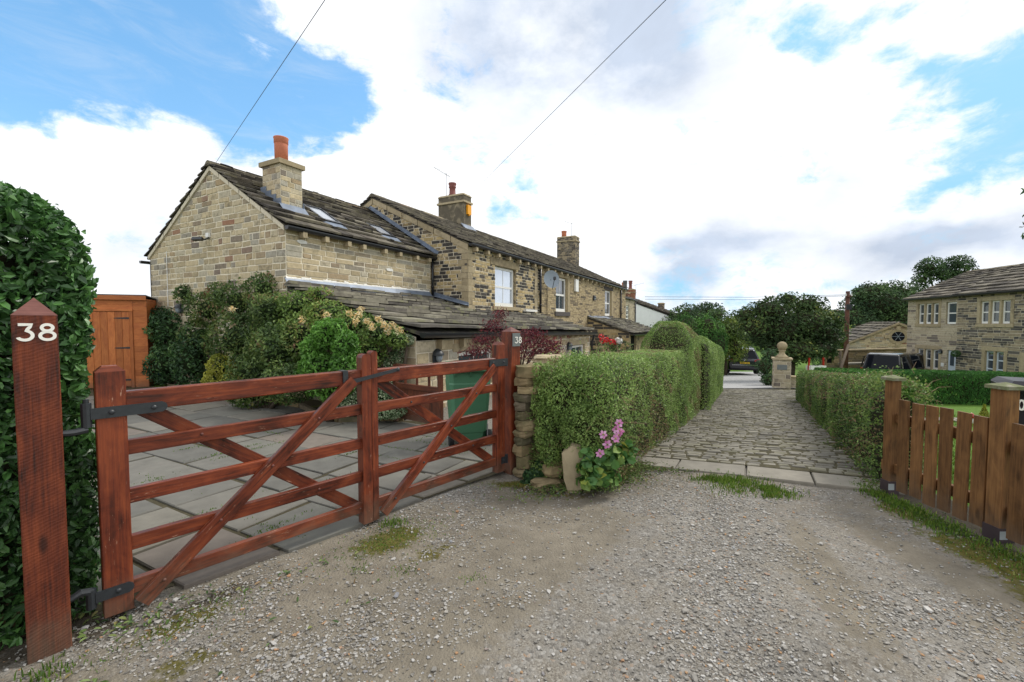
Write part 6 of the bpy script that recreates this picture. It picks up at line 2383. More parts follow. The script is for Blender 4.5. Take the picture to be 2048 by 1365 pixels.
mb = MB()
z = -.12
k_ = 0
wd_ = np.array([.80, -.60])
while z < 1.12:
    h_ = random.uniform(.06, .15)
    for lay in (0, .30):
        a = 0.0
        while a < .06:
            w_ = random.uniform(.12, .24)
            c = np.array([.10, 4.68]) + wd_ * (a + w_ / 2) + np.array([.45, .62]) * lay
            rock(mb, (c[0], c[1], z + h_ / 2), w_ * .52, .17, h_ * .52, math.atan2(wd_[1], wd_[0]) + rs.normal() * .08, k_, k=.12, box=9)
            k_ += 1
            a += w_
    z += h_ * .98
mb.build('wall', M['stone_wall'], t)
mb = MB()
pc = at(1100, 712, 5.1)
rock(mb, (pc[0], pc[1], 1.165), .2, .14, .055, .5, 77, 12, 8, .2, 3.5)
o = mb.build('coping_stone', M['ashlar'], t)
q = at(1147, 915, 4.15)
mb = MB()
pr = [(-.03, -.10), (.05, -.12), (.085, .05), (.12, .26), (.10, .40), (-.03, .43), (-.12, .36), (-.095, .1)]
rgb = random.Random(4)
V = [(q[0] + x * .98 + rgb.uniform(-.008, .008), q[1] - .05 + rgb.uniform(-.012, .012) - z * .05, z) for x, z in pr] + [(q[0] + x * .9 + .03, q[1] + .12, z * .95) for x, z in pr] + [(q[0] + .005, q[1] - .085, .12)]
n8 = len(pr)
mb.add(V, [(k, (k + 1) % n8, 2 * n8) for k in range(n8)] + [(k, n8 + k, n8 + (k + 1) % n8, (k + 1) % n8) for k in range(n8)] + [tuple(range(2 * n8 - 1, n8 - 1, -1))], .6)
o = mb.build('boulder', M['ashlar'], None, False, loc=(q[0], q[1], -.05))
tag(o, 'upright buff boulder at the foot of the hedge, beside the pink flowers', 'boulder')
for lab, px, py, D_, sx, sy, sz, sd in (('flat grey stone lying at the foot of the dry stone wall', 1095, 968, 4.33, .17, .1, .055, 8), ('small brown stone leaning against the upright boulder', 1108, 938, 4.42, .12, .1, .07, 12),
                                        ('pale stone half under the privet, lower of the two beside the big post', 28, 1215, 2.26, .10, .09, .09, 22), ('pale stone half under the privet, upper of the two beside the big post', 22, 1150, 2.34, .09, .09, .07, 23),
                                        ('squared stone footing under the plaque post', 1020, 965, 4.62, .14, .12, .05, 31), ('upright stone in the shade behind the hanging stile', 160, 1120, 2.62, .07, .07, .18, 33)):
    c = at(px, py, D_)
    mb = MB()
    rock(mb, c, sx, sy, sz, .4, sd, 10, 7, .25, 4)
    tag(mb.build('loose_stone', M['stone_wall'], None, loc=(c[0], c[1], c[2] - sz)), lab, 'stone', 'loose stones by the walls')

# ------------------------------------------------------------------ planting in the yard and garden


def bl(lst):
    out = []
    for (px, py, D_, rx, ry, rz) in lst:
        c = at(px, py, D_)
        out.append((c[0], c[1], c[2], rx, ry, rz))
    return out


shrub('climbing_shrub', 'large leafy climber covering the lower half of the buff gable', 'climber',
      bl([(530, 585, 9.25, .42, .35, .42), (480, 605, 9.7, .55, .38, .45), (420, 620, 10.3, .55, .38, .42), (400, 680, 10.4, .5, .4, .5), (480, 680, 9.4, .7, .5, .6), (545, 665, 8.9, .5, .5, .6), (440, 590, 10.1, .3, .3, .3), (370, 590, 10.7, .25, .2, .25)]),
      M['lf_climb'], .075, 330, 0)
shrub('laurel_shrub', 'dark shrub with drooping shoots between the shed and the gable', 'shrub',
      bl([(335, 660, 10.9, .42, .4, .5), (330, 730, 10.6, .38, .4, .5), (385, 720, 10.2, .42, .45, .75), (320, 640, 11.2, .4, .3, .35)]), M['lf_dark'], .085, 300, 0)
shrub('box_shrub', 'rounded yellow-green shrub at the foot of the gable climber', 'shrub', bl([(442, 735, 9.0, .26, .26, .28), (432, 762, 8.9, .24, .25, .22), (460, 765, 8.9, .22, .25, .22)]), M['lf_yellow'], .055, 700, 0)
shrub('mixed_shrub', 'broad mid-green shrub filling the middle of the bed behind the gate', 'shrub',
      bl([(560, 700, 7.9, .55, .45, .5), (510, 745, 8.1, .5, .45, .4), (580, 765, 7.3, .5, .45, .35), (540, 620, 8.6, .4, .4, .35), (500, 790, 8.0, .4, .35, .25)]), M['lf_climb'], .07, 380, 0)
shrub('honeysuckle', 'honeysuckle with creamy yellow flowers sprawling over the lean-to roof edge', 'climber',
      bl([(605, 612, 8.55, .5, .38, .30), (655, 628, 8.15, .5, .35, .26), (710, 650, 7.75, .45, .32, .24), (765, 668, 7.4, .38, .3, .20), (795, 682, 7.3, .2, .22, .14), (600, 680, 8.0, .5, .35, .5), (745, 705, 7.4, .28, .25, .24), (640, 590, 8.5, .25, .2, .16), (690, 700, 7.6, .4, .3, .3)]),
      M['lf_honey'], .06, 460, 0)
hs = bpy.data.objects[[o.name for o in bpy.data.objects if o.name.startswith('honeysuckle')][0]]
k_ = 0
for (px, py, D_) in ((655, 632, 7.95), (700, 628, 7.9), (716, 632, 7.8), (712, 646, 7.7), (735, 645, 7.6), (757, 640, 7.55), (768, 650, 7.4), (785, 653, 7.3), (798, 662, 7.25), (690, 655, 7.8), (604, 640, 8.2), (775, 663, 7.3), (745, 655, 7.45), (722, 620, 7.9), (465, 620, 8.9)):
    c = at(px, py, D_ - .42)
    n_ = 30
    d = unit(rs.normal(size=(n_, 3)) + (0, -.3, .4))
    P = c + d * .07 * rs.uniform(.4, 1, (n_, 1))
    V, F = leaf_arrays(P, d, .075, aspect=.22, jit=1.2)
    make('flower', V, F, M['petal_honey'], hs, rs.uniform(0, 1, n_))
shrub('bright_shrub', 'fresh bright green bush behind the closing stile of the wider gate', 'shrub', bl([(655, 668, 6.95, .26, .28, .24), (690, 690, 6.85, .22, .26, .24), (628, 700, 7.1, .2, .26, .24), (640, 738, 6.8, .30, .34, .26), (690, 735, 6.75, .22, .3, .2), (665, 770, 6.7, .36, .35, .24), (675, 655, 6.9, .14, .16, .14), (612, 755, 6.9, .18, .22, .18)]), M['lf_bright'], .068, 620, 0, jit=1.1)
shrub('euonymus', 'low variegated shrub with cream-edged leaves beside the small garden gate', 'shrub', bl([(760, 790, 7.0, .34, .3, .22), (700, 805, 6.9, .3, .28, .18), (775, 820, 6.8, .3, .28, .14), (735, 775, 7.1, .28, .25, .2)]), M['lf_varieg'], .034, 2000, 0)
shrub('variegated_ivy', 'variegated ivy hanging on the corner of the lean-to wall', 'ivy', bl([(800, 700, 7.42, .12, .1, .26), (780, 720, 7.45, .12, .1, .18), (815, 680, 7.35, .12, .1, .1)]), M['lf_varieg'], .036, 1500, 0, core=False)
# bare stems of the honeysuckle
mb = MB()
for q_ in range(26):
    a = at(rs.uniform(730, 790), rs.uniform(690, 740), 7.5)
    b = a + rs.normal(size=3) * (.16, .06, .2)
    mb.tube([a, (a + b) / 2 + rs.normal(size=3) * .07, b], [.006, .005, .003], 5)
tag(mb.build('bare_stems', M['stem'], hs), kind='stuff')
# maple
foot = at(1035, 800, 6.0)
t = thing('maple_tree', 'small purple-leaved maple behind the plaque post', 'tree', (foot[0], foot[1], -.1), 0, None, True)
mbl = bl([(1000, 632, 6.2, .10, .12, .10), (985, 652, 6.2, .16, .16, .09), (1010, 668, 6.1, .14, .16, .08), (1060, 668, 6.0, .2, .2, .07), (1080, 685, 6.0, .25, .2, .09), (1045, 690, 5.9, .25, .2, .10), (970, 682, 6.2, .2, .2, .09), (1100, 700, 6.0, .18, .2, .10), (1070, 710, 5.9, .25, .2, .08), (1000, 700, 6.1, .22, .2, .09), (950, 705, 6.2, .2, .2, .08), (1110, 690, 6.1, .14, .14, .07)])
P, N = blob_points(mbl, 1150, .2, .5)
P += rs.normal(size=P.shape) * .025
foliage('leaves', P, N, M['lf_maple'], t, .046, aspect=.30, jit=1.2, droop=.6)
mb = MB()
f = np.array([foot[0], foot[1], -.1])
hub = f + (.03, 0, .9)
mb.tube([f, hub], [.035, .026], 7)
for b in mbl:
    e = np.array(b[:3])
    mb.tube([hub, (hub + e) / 2 + (0, 0, .05), e], [.018, .010, .004], 5)
mb.build('trunk', M['bark'], t, True)
# red and white geraniums showing over the hedge
for (lab, pts, mt) in (('red flowers in the garden showing just over the long hedge', ((1205, 682), (1212, 680), (1222, 684), (1228, 685), (1203, 674)), 'red_flower'), ('white flowers beside the red ones over the long hedge', ((1236, 681), (1240, 683)), 'white')):
    c0 = at(*pts[0], 10.5)
    t = thing('flowering_plant', lab, 'flowers', (c0[0], c0[1], -.3), 0, None, True)
    for (px, py) in pts:
        c = at(px, py, 10.5)
        n_ = 40
        d = unit(rs.normal(size=(n_, 3)))
        V, F = leaf_arrays(c + d * .06, d, .05, aspect=.7)
        make('flower', V, F, M[mt], t, rs.uniform(0, 1, n_))
    c = at(pts[0][0] + 8, 698, 10.6)
    P, N = blob_points([(c[0], c[1], c[2], .3, .2, .2)], 300)
    foliage('leaves', P, N, M['lf_climb'], t, .07)
# pink anemones
pa_ = at(1200, 930, 4.25)
t = thing('anemone_plant', 'pink anemones with broad green leaves at the foot of the hedge', 'flowers', (pa_[0], pa_[1], -.05), 0, None, True)
abl = bl([(1180, 935, 4.0, .12, .10, .09), (1215, 915, 4.1, .15, .10, .10), (1175, 962, 3.95, .10, .10, .05), (1250, 905, 4.3, .12, .10, .09), (1205, 955, 4.0, .15, .10, .06), (1170, 905, 4.05, .06, .06, .06)])
P, N = blob_points(abl, 560, .5)
N[:, 2] += .6
foliage('leaves', P, unit(N), M['lf_anem'], t, .085, six=True, aspect=.85, jit=.5)
hubp = np.array([pa_[0], pa_[1], 0])
for (px, py, D_) in ((1238, 847, 4.0), (1232, 858, 3.98), (1240, 862, 4.0), (1207, 870, 3.95), (1238, 871, 3.98), (1231, 878, 3.95), (1215, 890, 3.92), (1201, 908, 3.9)):
    c = at(px, py, D_)
    nv = unit((np.array([[-.3, -1, .35]]) + rs.normal(size=(1, 3)) * .35))[0]
    a1 = np.cross(nv, UP)
    a1 /= np.linalg.norm(a1)
    a2 = np.cross(a1, nv)
    mb = MB()
    for q_ in range(6):
        an_ = 2 * math.pi * q_ / 6 + rs.uniform(-.1, .1)
        d = a1 * math.cos(an_) + a2 * math.sin(an_)
        s2 = np.cross(nv, d)
        r_ = .042 * rs.uniform(.85, 1.1)
        mb.add([c + d * .004, c + d * r_ * .6 + s2 * r_ * .34 + nv * .008, c + d * r_ + s2 * r_ * .17 + nv * .016, c + d * r_ - s2 * r_ * .17 + nv * .010, c + d * r_ * .6 - s2 * r_ * .34 + nv * .008], [(0, 1, 2, 3, 4)])
    fl_ = mb.build('flower', M['petal_pink'], t)
    mb = MB().ball(c + nv * .006, .008, .008, .008, 8, 5)
    mb.build('flower_centre', M['lf_yellow'], fl_)
mb = MB()
for (px, py, D_) in ((1238, 850, 4.02), (1207, 872, 3.97), (1235, 872, 4.0), (1215, 892, 3.94), (1201, 910, 3.92)):
    c = at(px, py, D_)
    mb.tube([hubp + rs.normal(size=3) * (.05, .05, .01), (hubp + c) / 2 + rs.normal(size=3) * .02, c], [.004, .003, .002], 5)
tag(mb.build('stems', M['lf_anem'], t), kind='stuff')
shrub('ivy_clump', 'dark ivy clump at the foot of the dry stone wall', 'ivy', bl([(1065, 950, 4.45, .1, .08, .06), (1085, 935, 4.5, .1, .08, .07), (1055, 965, 4.4, .07, .06, .03)]), M['lf_dark'], .035, 2200, -.05, core=False, trunk=False, six=True, aspect=.8)
P = scatter([(-.02, 4.35, .06, .04, 0, 25), (.62, 4.15, .2, .06, .3, 60)])
P[:, 2] += .02

# kerb along the planted bed, soil behind it
kp = [(-1.75, 7.0), (-2.75, 6.85), (-3.3, 7.35), (-3.9, 8.0), (-5.5, 8.9), (-8.4, 10.6)]
mb = MB()
for a, b in zip(kp[:-1], kp[1:]):
    L_ = math.hypot(b[0] - a[0], b[1] - a[1])
    k_ = max(1, int(L_ / .5))
    for q_ in range(k_):
        f0, f1 = q_ / k_ + .01, (q_ + 1) / k_ - .01
        mb.beam((a[0] + (b[0] - a[0]) * f0, a[1] + (b[1] - a[1]) * f0, .04), (a[0] + (b[0] - a[0]) * f1, a[1] + (b[1] - a[1]) * f1, .04 + rs.normal() * .006), .09, .11, (0, 0, 1), .015)
tag(mb.build('kerb', M['stone_wall']), kind='structure')
mb = MB()
bed = kp + [(-9.5, 11.2), (-4.6, 9.1), (-1.6, 7.35)]
mb.add([(x, y, .06) for x, y in bed], [tuple(range(len(bed)))])
tag(mb.build('flower_bed', M['joint']), kind='structure')

# ------------------------------------------------------------------ beyond the lane: pier, low wall, car
zp = float(zlane(15.75))
pp_ = at(1562, 778, 15.75)
PIER_R = R(-27)
t = thing('gate_pier', 'square stone pier topped with a stone ball, at the end of the lane', 'pier', (pp_[0], pp_[1], zp), PIER_R)
mb = MB()
w_ = .262
ol = [(0, 0), (2 * w_, 0), (2 * w_, 1.08), (0, 1.08)]
kw = dict(ch=(.10, .15), sw=(.18, .4), gap=.012, proud=.008)
stones(mb, (-w_, -w_, 0), (1, 0, 0), UPV, (0, -1, 0), ol, seed=201, **kw)
stones(mb, (w_, -w_, 0), (0, 1, 0), UPV, (1, 0, 0), ol, seed=202, **kw)
stones(mb, (w_, w_, 0), (-1, 0, 0), UPV, (0, 1, 0), ol, seed=203, **kw)
stones(mb, (-w_, w_, 0), (0, -1, 0), UPV, (-1, 0, 0), ol, seed=204, **kw)
mb.build('shaft', [M['stone_pale'], M['mortar_pale']], t)
slab_block(t, 'name_stone', -.16, .15, -w_ - .022, -w_, .72, .90, 'plaque')
mb = MB().box(-w_ - .05, w_ + .05, -w_ - .05, w_ + .05, 1.08, 1.14)
cp_ = mb.build('capping', M['ashlar'], t)
mb = MB()
mb.lathe([(.24, 1.142), (.16, 1.21), (.10, 1.28), (.085, 1.36), (.12, 1.40), (.12, 1.42)], (0, 0, 0), 18)
mb.build('ball_stand', M['ashlar'], cp_, True)
mb = MB().ball((0, 0, 1.56), .165, n=20, m=14)
mb.build('ball_finial', M['ashlar'], cp_, True)
t = thing('low_stone_wall', 'low stepped stone wall running right from the ball-topped pier', 'stone wall', (pp_[0] + .35, pp_[1] + .05, zp), PIER_R)
mb = MB()
stones(mb, (0, -.15, -.1), (1, 0, 0), UPV, (0, -1, 0), [(0, 0), (1.3, 0), (1.3, .52), (0, .52)], seed=205, **kw)
mb.box(0, 1.3, -.14, .15, -.1, .41, .4, 1)
mb.build('wall', [M['stone_pale'], M['mortar_pale']], t)
MB().box(-.0, 1.34, -.19, .19, .424, .47).build('coping', M['ashlar'], t)


def loft(mb, secs, r=None, closed=True):
    """skin between equal-length rings"""
    n_ = len(secs[0])
    V = [p for s__ in secs for p in s__]
    F = [(a * n_ + b, a * n_ + (b + 1) % n_, (a + 1) * n_ + (b + 1) % n_, (a + 1) * n_ + b) for a in range(len(secs) - 1) for b in range(n_)]
    F += [tuple(range(n_ - 1, -1, -1)), tuple(range((len(secs) - 1) * n_, len(secs) * n_))]
    return mb.add(V, F, r)


def wheel(parent, x, y, r_=.34, wdt=.22):
    sg = 1 if x > 0 else -1
    mb = MB()
    mb.lathe([(r_ * .62, -wdt / 2), (r_ * .94, -wdt / 2), (r_, -wdt * .3), (r_, wdt * .3), (r_ * .94, wdt / 2), (r_ * .62, wdt / 2)], (0, 0, 0), 24)
    mb.V = [(x + c, y + a, r_ + b) for a, b, c in mb.V]
    w2 = mb.build('wheel', M['rubber'], parent, True)
    mb = MB()
    mb.lathe([(.03, sg * wdt * .46), (r_ * .2, sg * wdt * .5), (r_ * .6, sg * wdt * .42), (r_ * .62, 0)], (0, 0, 0), 20)
    mb.V = [(x + c, y + a, r_ + b) for a, b, c in mb.V]
    mb.build('rim', M['chrome'], w2, True)


def vehicle(t, prof_low, green, hw, paint, roof_bar=False):
    """prof_low: (y, zbottom, ztop, halfwidth) stations rear to front; green: glasshouse stations"""
    mb = MB()
    secs = []
    for (y, zb, zt, w_) in prof_low:
        secs.append([(-w_ * .92, y, zb), (-w_, y, zb + (zt - zb) * .35), (-w_, y, zb + (zt - zb) * .72), (-w_ * .95, y, zt), (w_ * .95, y, zt), (w_, y, zb + (zt - zb) * .72), (w_, y, zb + (zt - zb) * .35), (w_ * .92, y, zb)])
    loft(mb, secs, .5)
    o = mb.build('body', M[paint], t, True)
    md = o.modifiers.new('bevel', 'BEVEL')
    md.width = .035
    md.segments = 3
    md.limit_method = 'ANGLE'
    mb = MB()
    secs = []
    for (y, zb, zt, wb, wt) in green:
        secs.append([(-wb, y, zb), (-wt, y, zt - .04), (-wt * .9, y, zt), (wt * .9, y, zt), (wt, y, zt - .04), (wb, y, zb)])
    loft(mb, secs, .5)
    o2 = mb.build('cabin', M[paint], t, True)
    md = o2.modifiers.new('bevel', 'BEVEL')
    md.width = .03
    md.segments = 2
    md.limit_method = 'ANGLE'
    return o, o2


pc_ = at(1489, 752, 26.8)
t = thing('parked_car', 'dark blue car parked on the pale drive, seen from behind', 'car', (pc_[0], pc_[1], float(zlane(26.8)) + .05), R(-16))
low = [(0, .42, .92, .86), (.06, .32, .98, .93), (.5, .24, 1.0, .965), (2.4, .22, .98, .97), (3.6, .24, .95, .95), (4.4, .28, .82, .90), (4.65, .36, .66, .80)]
gr = [(.12, .95, 1.0, .88, .86), (.42, .96, 1.50, .90, .66), (.7, .97, 1.60, .90, .66), (2.2, .97, 1.63, .90, .66), (2.9, .96, 1.52, .89, .64), (3.5, .93, .98, .87, .8)]
body, cab = vehicle(t, low, gr, .96, 'car_paint')
mb = MB()
mb.add([(-.74, .135, 1.04), (.74, .135, 1.04), (.60, .40, 1.46), (-.60, .40, 1.46)], [(0, 1, 2, 3)], .5)
mb.V = [(a, b - .02, c + .004) for a, b, c in mb.V]
mb.build('rear_window', M['car_glass'], cab)
mb = MB()
mb.prism([(-.6, .34, 1.555), (.6, .34, 1.555), (.6, .62, 1.61), (-.6, .62, 1.61)], (0, 0, 1), .03)
mb.build('spoiler', M['car_paint'], cab)
for sg in (-1, 1):
    mb = MB()
    mb.prism([(sg * .52, -.012, .86), (sg * .90, .015, .86), (sg * .93, .09, .95), (sg * .88, .06, 1.02), (sg * .56, -.006, .95)][::sg], (0, 1, 0), .05)
    mb.build('tail_light', M['red_light'], body)
    mb = MB()
    mb.add([(sg * .905, .55, 1.05), (sg * .905, 2.9, 1.02), (sg * .70, 2.6, 1.48), (sg * .70, .75, 1.52)], [(0, 1, 2, 3) if sg > 0 else (3, 2, 1, 0)], .5)
    mb.V = [(a + sg * .012, b, c) for a, b, c in mb.V]
    mb.build('side_window', M['car_glass'], cab)
    mb = MB().obox((sg * 1.03, 2.75, 1.02), (1, 0, 0), (0, 1, 0), (0, 0, 1), .10, .06, .07)
    mb.build('mirror', M['car_paint'], body)
    for y in (.85, 3.75):
        wheel(t, sg * .84, y, .35, .23)
    mb = MB().tube([(sg * .6, .7, 1.645), (sg * .6, 2.2, 1.665)], .02, 6)
    mb.build('roof_rail', M['chrome'], cab)
mb = MB().box(-.27, .27, -.012, .0, .70, .81)
plt = mb.build('number_plate', M['plate'], body)
mb = MB()
for q_ in range(7):
    if q_ != 4:
        x = -.21 + q_ * .062
        mb.box(x, x + .035, -.0145, -.0125, .725, .785)
mb.build('plate_characters', M['plate_ink'], plt)
MB().box(-.72, .72, -.02, .03, .615, .64).build('bumper_trim', M['chrome'], body)
MB().ball((0, -.005, .93), .05, .012, .04, 12, 8).build('badge', M['chrome'], body)
MB().box(-.8, .8, .02, .1, .30, .44).build('bumper_lower', M['rubber'], body)

# ------------------------------------------------------------------ black van behind the conifer hedge
vr = at(1797, 712, 24.0)
PHI = R(60)                                   # it points away to the right
zv = float(zg(vr[0] + 1, vr[1] + 1))
vs = np.array([math.sin(PHI), math.cos(PHI)])
vcx, vcy = vr[0] - .78 * math.cos(PHI), vr[1] + .78 * math.sin(PHI)
t = thing('parked_van', 'black people carrier van with dark windows, parked behind the conifer hedge', 'van', (vcx, vcy, zv), -PHI)
top = -.0746 * 24 + 1.6 - zv
low = [(0, .4, 1.05, .90), (.08, .3, 1.08, .97), (.5, .25, 1.10, .98), (4.0, .25, 1.10, .98), (5.0, .28, 1.02, .95), (5.5, .36, .82, .84)]
gr = [(.03, 1.05, 1.09, .93, .90), (.26, 1.08, top - .04, .93, .76), (.5, 1.08, top, .94, .78), (3.2, 1.08, top - .02, .94, .78), (3.7, 1.08, top - .12, .93, .74), (4.9, 1.05, 1.1, .90, .85)]
body, cab = vehicle(t, low, gr, .97, 'van_paint')
mb = MB()
mb.add([(-.82, .05, 1.12), (.82, .05, 1.12), (.70, .235, top - .10), (-.70, .235, top - .10)], [(0, 1, 2, 3)], .5)
mb.V = [(a, b - .015, c + .002) for a, b, c in mb.V]
mb.build('rear_window', M['car_glass'], cab)
for sg in (-1, 1):
    for (y0, y1, y2, y3) in ((.35, 1.5, 1.5, .5), (1.58, 2.8, 2.8, 1.58), (2.88, 4.4, 3.6, 2.88)):
        mb = MB()
        zt = top - .14
        mb.add([(sg * .945, y0, 1.14), (sg * .945, y1, 1.14), (sg * .80, y2, zt - .04 * (y1 > 3)), (sg * .80, y3, zt)], [(0, 1, 2, 3) if sg > 0 else (3, 2, 1, 0)], .5)
        mb.V = [(a + sg * .006, b, c) for a, b, c in mb.V]
        mb.build('side_window', M['car_glass'], cab)
    mb = MB().obox((sg * .91, .03, 1.04), (1, 0, 0), (0, 1, 0), (0, 0, 1), .06, .045, .13)
    mb.build('tail_light', M['red_light'], body)
    mb = MB().obox((sg * .955, .14, (1.1 + top) / 2), (1, 0, 0), (0, 1, 0), (-sg * .2, .12, 1), .02, .05, .30)
    mb.V = [(a - sg * .055, b, c) for a, b, c in mb.V]
    mb.build('pillar_trim', M['chrome' if sg > 0 else 'van_paint'], cab)
    mb = MB().obox((sg * 1.05, 4.1, 1.12), (1, 0, 0), (0, 1, 0), (0, 0, 1), .11, .07, .09)
    mb.build('mirror', M['van_paint'], body)
    for y in (.95, 4.35):
        wheel(t, sg * .86, y, .34, .22)

# ------------------------------------------------------------------ stone house on the right
RROT = math.atan2(-.98, -.196)
Hr = thing('stone_house', 'two-storey stone house on the right with mullioned windows, half pale and half blackened', 'house', (24.5, 27.0, 0), RROT)
PLS = [M['stone_pale'], M['mortar_pale']]
DKS = [M['stone_dark'], M['mortar_pale']]
# openings (x0,x1,z0,z1)
up1 = (.86, 2.52, 1.49, 2.70)
up2 = (3.02, 3.9, 1.49, 2.70)
gr1 = (.92, 2.66, -1.1, .06)
drr = (3.25, 3.9, -2.0, .08)
wall_front(Hr, 0, 3.90, 0, -2.3, 3.0, PLS, [up1, (3.02, 3.74, 1.49, 2.7), gr1, (3.22, 3.84, -2.0, .08)], 301, ch=(.10, .16), sw=(.3, .9), gap=.014, reveal=.16)
wall_front(Hr, 3.90, 13.5, -.05, -2.3, 3.04, DKS, [(5.27, 6.97, 1.52, 2.66), (5.66, 6.74, -2.0, .22)], 302, ch=(.09, .15), sw=(.25, .8), gap=.016, reveal=.16)
mb = MB()
stones(mb, (3.90, 0, -2.3), (0, -1, 0), UPV, (-1, 0, 0), [(0, 0), (.05, 0), (.05, 5.3), (0, 5.3)], seed=303, ch=(.1, .15), sw=(.2, .4), gap=.014)
mb.build('return_wall', DKS, Hr)
mb = MB()
stones(mb, (0, 6.2, -2.3), (0, -1, 0), UPV, (-1, 0, 0), [(0, 0), (6.2, 0), (6.2, 5.2), (3.0, 6.8), (0, 5.2)], seed=304, ch=(.12, .18), sw=(.3, .8), gap=.014)
mb.build('gable_wall', PLS, Hr)
MB().box(.1, 13.4, .18, 6.1, -2.2, 2.9).build('inner_walls', M['interior_shade'], Hr)  # near-black block painting the unlit rooms behind the windows
gable_roof(Hr, -.12, 3.9, -.05, 3.05, 3.15, 4.62, 6.4, 3.0, 305, mat='slate_far', courses=(.42, .28), over=.2, th=.05)
rf2 = gable_roof(Hr, 3.9, 13.6, -.12, 3.09, 3.15, 4.80, 6.4, 3.0, 306, mat='slate_far', courses=(.42, .28), over=.2, th=.05)
gutter(Hr, (-.1, -.24, 2.98), (3.88, -.24, 3.0), .08)
gutter(Hr, (3.9, -.30, 3.02), (13.5, -.30, 3.05), .08)


def lights(par, x0, x1, z0, z1, y, n_, rows=(.5,), surround=True, mull=.12, fm='white'):
    wl = (x1 - x0 - mull * (n_ - 1)) / n_
    for q_ in range(n_):
        a = x0 + q_ * (wl + mull)
        sash(par, a, a + wl, z0, z1, y + .07, 1, fr=.065, rows=rows, mat=fm)
        if q_ < n_ - 1:
            slab_block(par, 'mullion', a + wl + .003, a + wl + mull - .003, y - .01, y + .12, z0, z1)
    if surround:
        slab_block(par, 'lintel', x0 - .2, x1 + .2, y - .025, y + .1, z1 + .003, z1 + .22)
        slab_block(par, 'sill', x0 - .2, x1 + .2, y - .05, y + .1, z0 - .18, z0 - .003)
        slab_block(par, 'jamb', x0 - .18, x0 - .003, y - .025, y + .1, z0, z1)
        slab_block(par, 'jamb', x1 + .003, x1 + .18, y - .025, y + .1, z0, z1)


lights(Hr, .90, 2.50, 1.51, 2.68, 0, 3)
lights(Hr, 3.05, 3.72, 1.51, 2.68, 0, 1, surround=False)
lights(Hr, .95, 2.63, -1.08, .04, 0, 3)
lights(Hr, 5.30, 6.94, 1.54, 2.64, -.05, 3)
lights(Hr, 5.69, 6.71, -1.98, .20, -.05, 2, (.6, .8), mull=.10, fm='grey_paint')
d_ = slab_block(Hr, 'door', 3.25, 3.82, .05, .10, -1.98, .06, 'grey_paint')
MB().box(3.40, 3.66, .03, .048, -.75, -.15).build('door_pane', M['glass'], d_)
bulkhead(Hr, (2.80, -.03, -.02), (0, -1, 0), .12)
MB().box(2.85, 3.05, -.03, -.015, -.85, -.65).build('house_number_plate', M['white'], Hr)
P, N = blob_points([(4.25, -.30, -.05, .18, .18, .17)], 2500, .9, .05)
V, F = leaf_arrays(P, N, .05)
ob = make('hanging_ball', V, F, M['lf_dark'], Hr, rs.uniform(0, 1, len(P)))
MB().tube([(4.25, -.06, .25), (4.25, -.30, .25), (4.25, -.30, .1)], .012, 5).build('bracket', M['iron'], Hr)
slab_block(Hr, 'door_jamb', 7.5, 7.75, -.075, .02, -2.0, .25)

# ------------------------------------------------------------------ garage with the round window
ga = at(1797, 650, 32.0)
Gg = thing('stone_garage', 'low stone outbuilding with a round window in its gable, left of the right-hand house', 'outbuilding', (ga[0], ga[1], 0), HROT)
gz = 1.42
ze_ = -.02
ol = [(2.85, -2.6), (-2.85, -2.6), (-2.85, ze_), (0, gz), (2.85, ze_)]
wall_gable(Gg, 0, ol, [M['stone_buff'], M['mortar_pale']], 401, ch=(.11, .16), sw=(.25, .7), gap=.014)
gable_roof(Gg, -.05, 8.5, -2.9, ze_ + .04, 0, gz + .12, 2.9, ze_ + .04, 402, mat='slate_far', courses=(.5, .42), over=.15, th=.06, ridge=False)
mb = MB()
for sg in (-1, 1):
    mb = MB()
    mb.prism([(-.16, 0, gz + .02), (-.16, sg * 2.95, ze_ - .05), (-.16, sg * 2.95, ze_ + .08), (-.16, 0, gz + .17)], (1, 0, 0), .26)
    mb.build('coping', M['ashlar'], Gg)
    mb = MB()
    mb.prism([(8.3, 0, gz + .02), (8.3, sg * 2.95, ze_ - .05), (8.3, sg * 2.95, ze_ + .08), (8.3, 0, gz + .17)], (1, 0, 0), .26)
    mb.build('coping', M['ashlar'], Gg)
mb = MB()
n_ = 24
V = []
for q_ in range(n_):
    a = 2 * math.pi * q_ / n_
    for rr, xx in ((.55, -.02), (.36, -.02), (.36, .06), (.55, -.05), (.36, -.05)):
        V.append((xx, rr * math.cos(a) * 1.05, .55 + rr * math.sin(a)))
F = []
for q_ in range(n_):
    b = (q_ + 1) % n_
    F += [(q_ * 5 + 3, b * 5 + 3, b * 5 + 4, q_ * 5 + 4), (q_ * 5, b * 5, b * 5 + 3, q_ * 5 + 3), (q_ * 5 + 4, b * 5 + 4, b * 5 + 2, q_ * 5 + 2)]
mb.add(V, F, .2)
for a in (0, 90, 180, 270):
    ca_, sa_ = math.cos(R(a)), math.sin(R(a))
    mb.obox((-.045, .62 * ca_, .55 + .62 * sa_), (1, 0, 0), (0, ca_, sa_), (0, -sa_, ca_), .035, .15, .12, .9)
rw = mb.build('round_window', M['ashlar'], Gg)
mb = MB()
mb.lathe([(.01, 0), (.37, 0), (.37, .01), (.01, .01)], (0, 0, 0), 24)
mb.V = [(-.035 + c, b, .55 + a) for a, b, c in mb.V]
mb.build('pane', M['car_glass'], rw)
mb = MB()
for q_ in range(3):
    a = math.pi * q_ / 3
    mb.tube([(-.045, .36 * math.cos(a), .55 + .36 * math.sin(a)), (-.045, -.36 * math.cos(a), .55 - .36 * math.sin(a))], .014, 5)
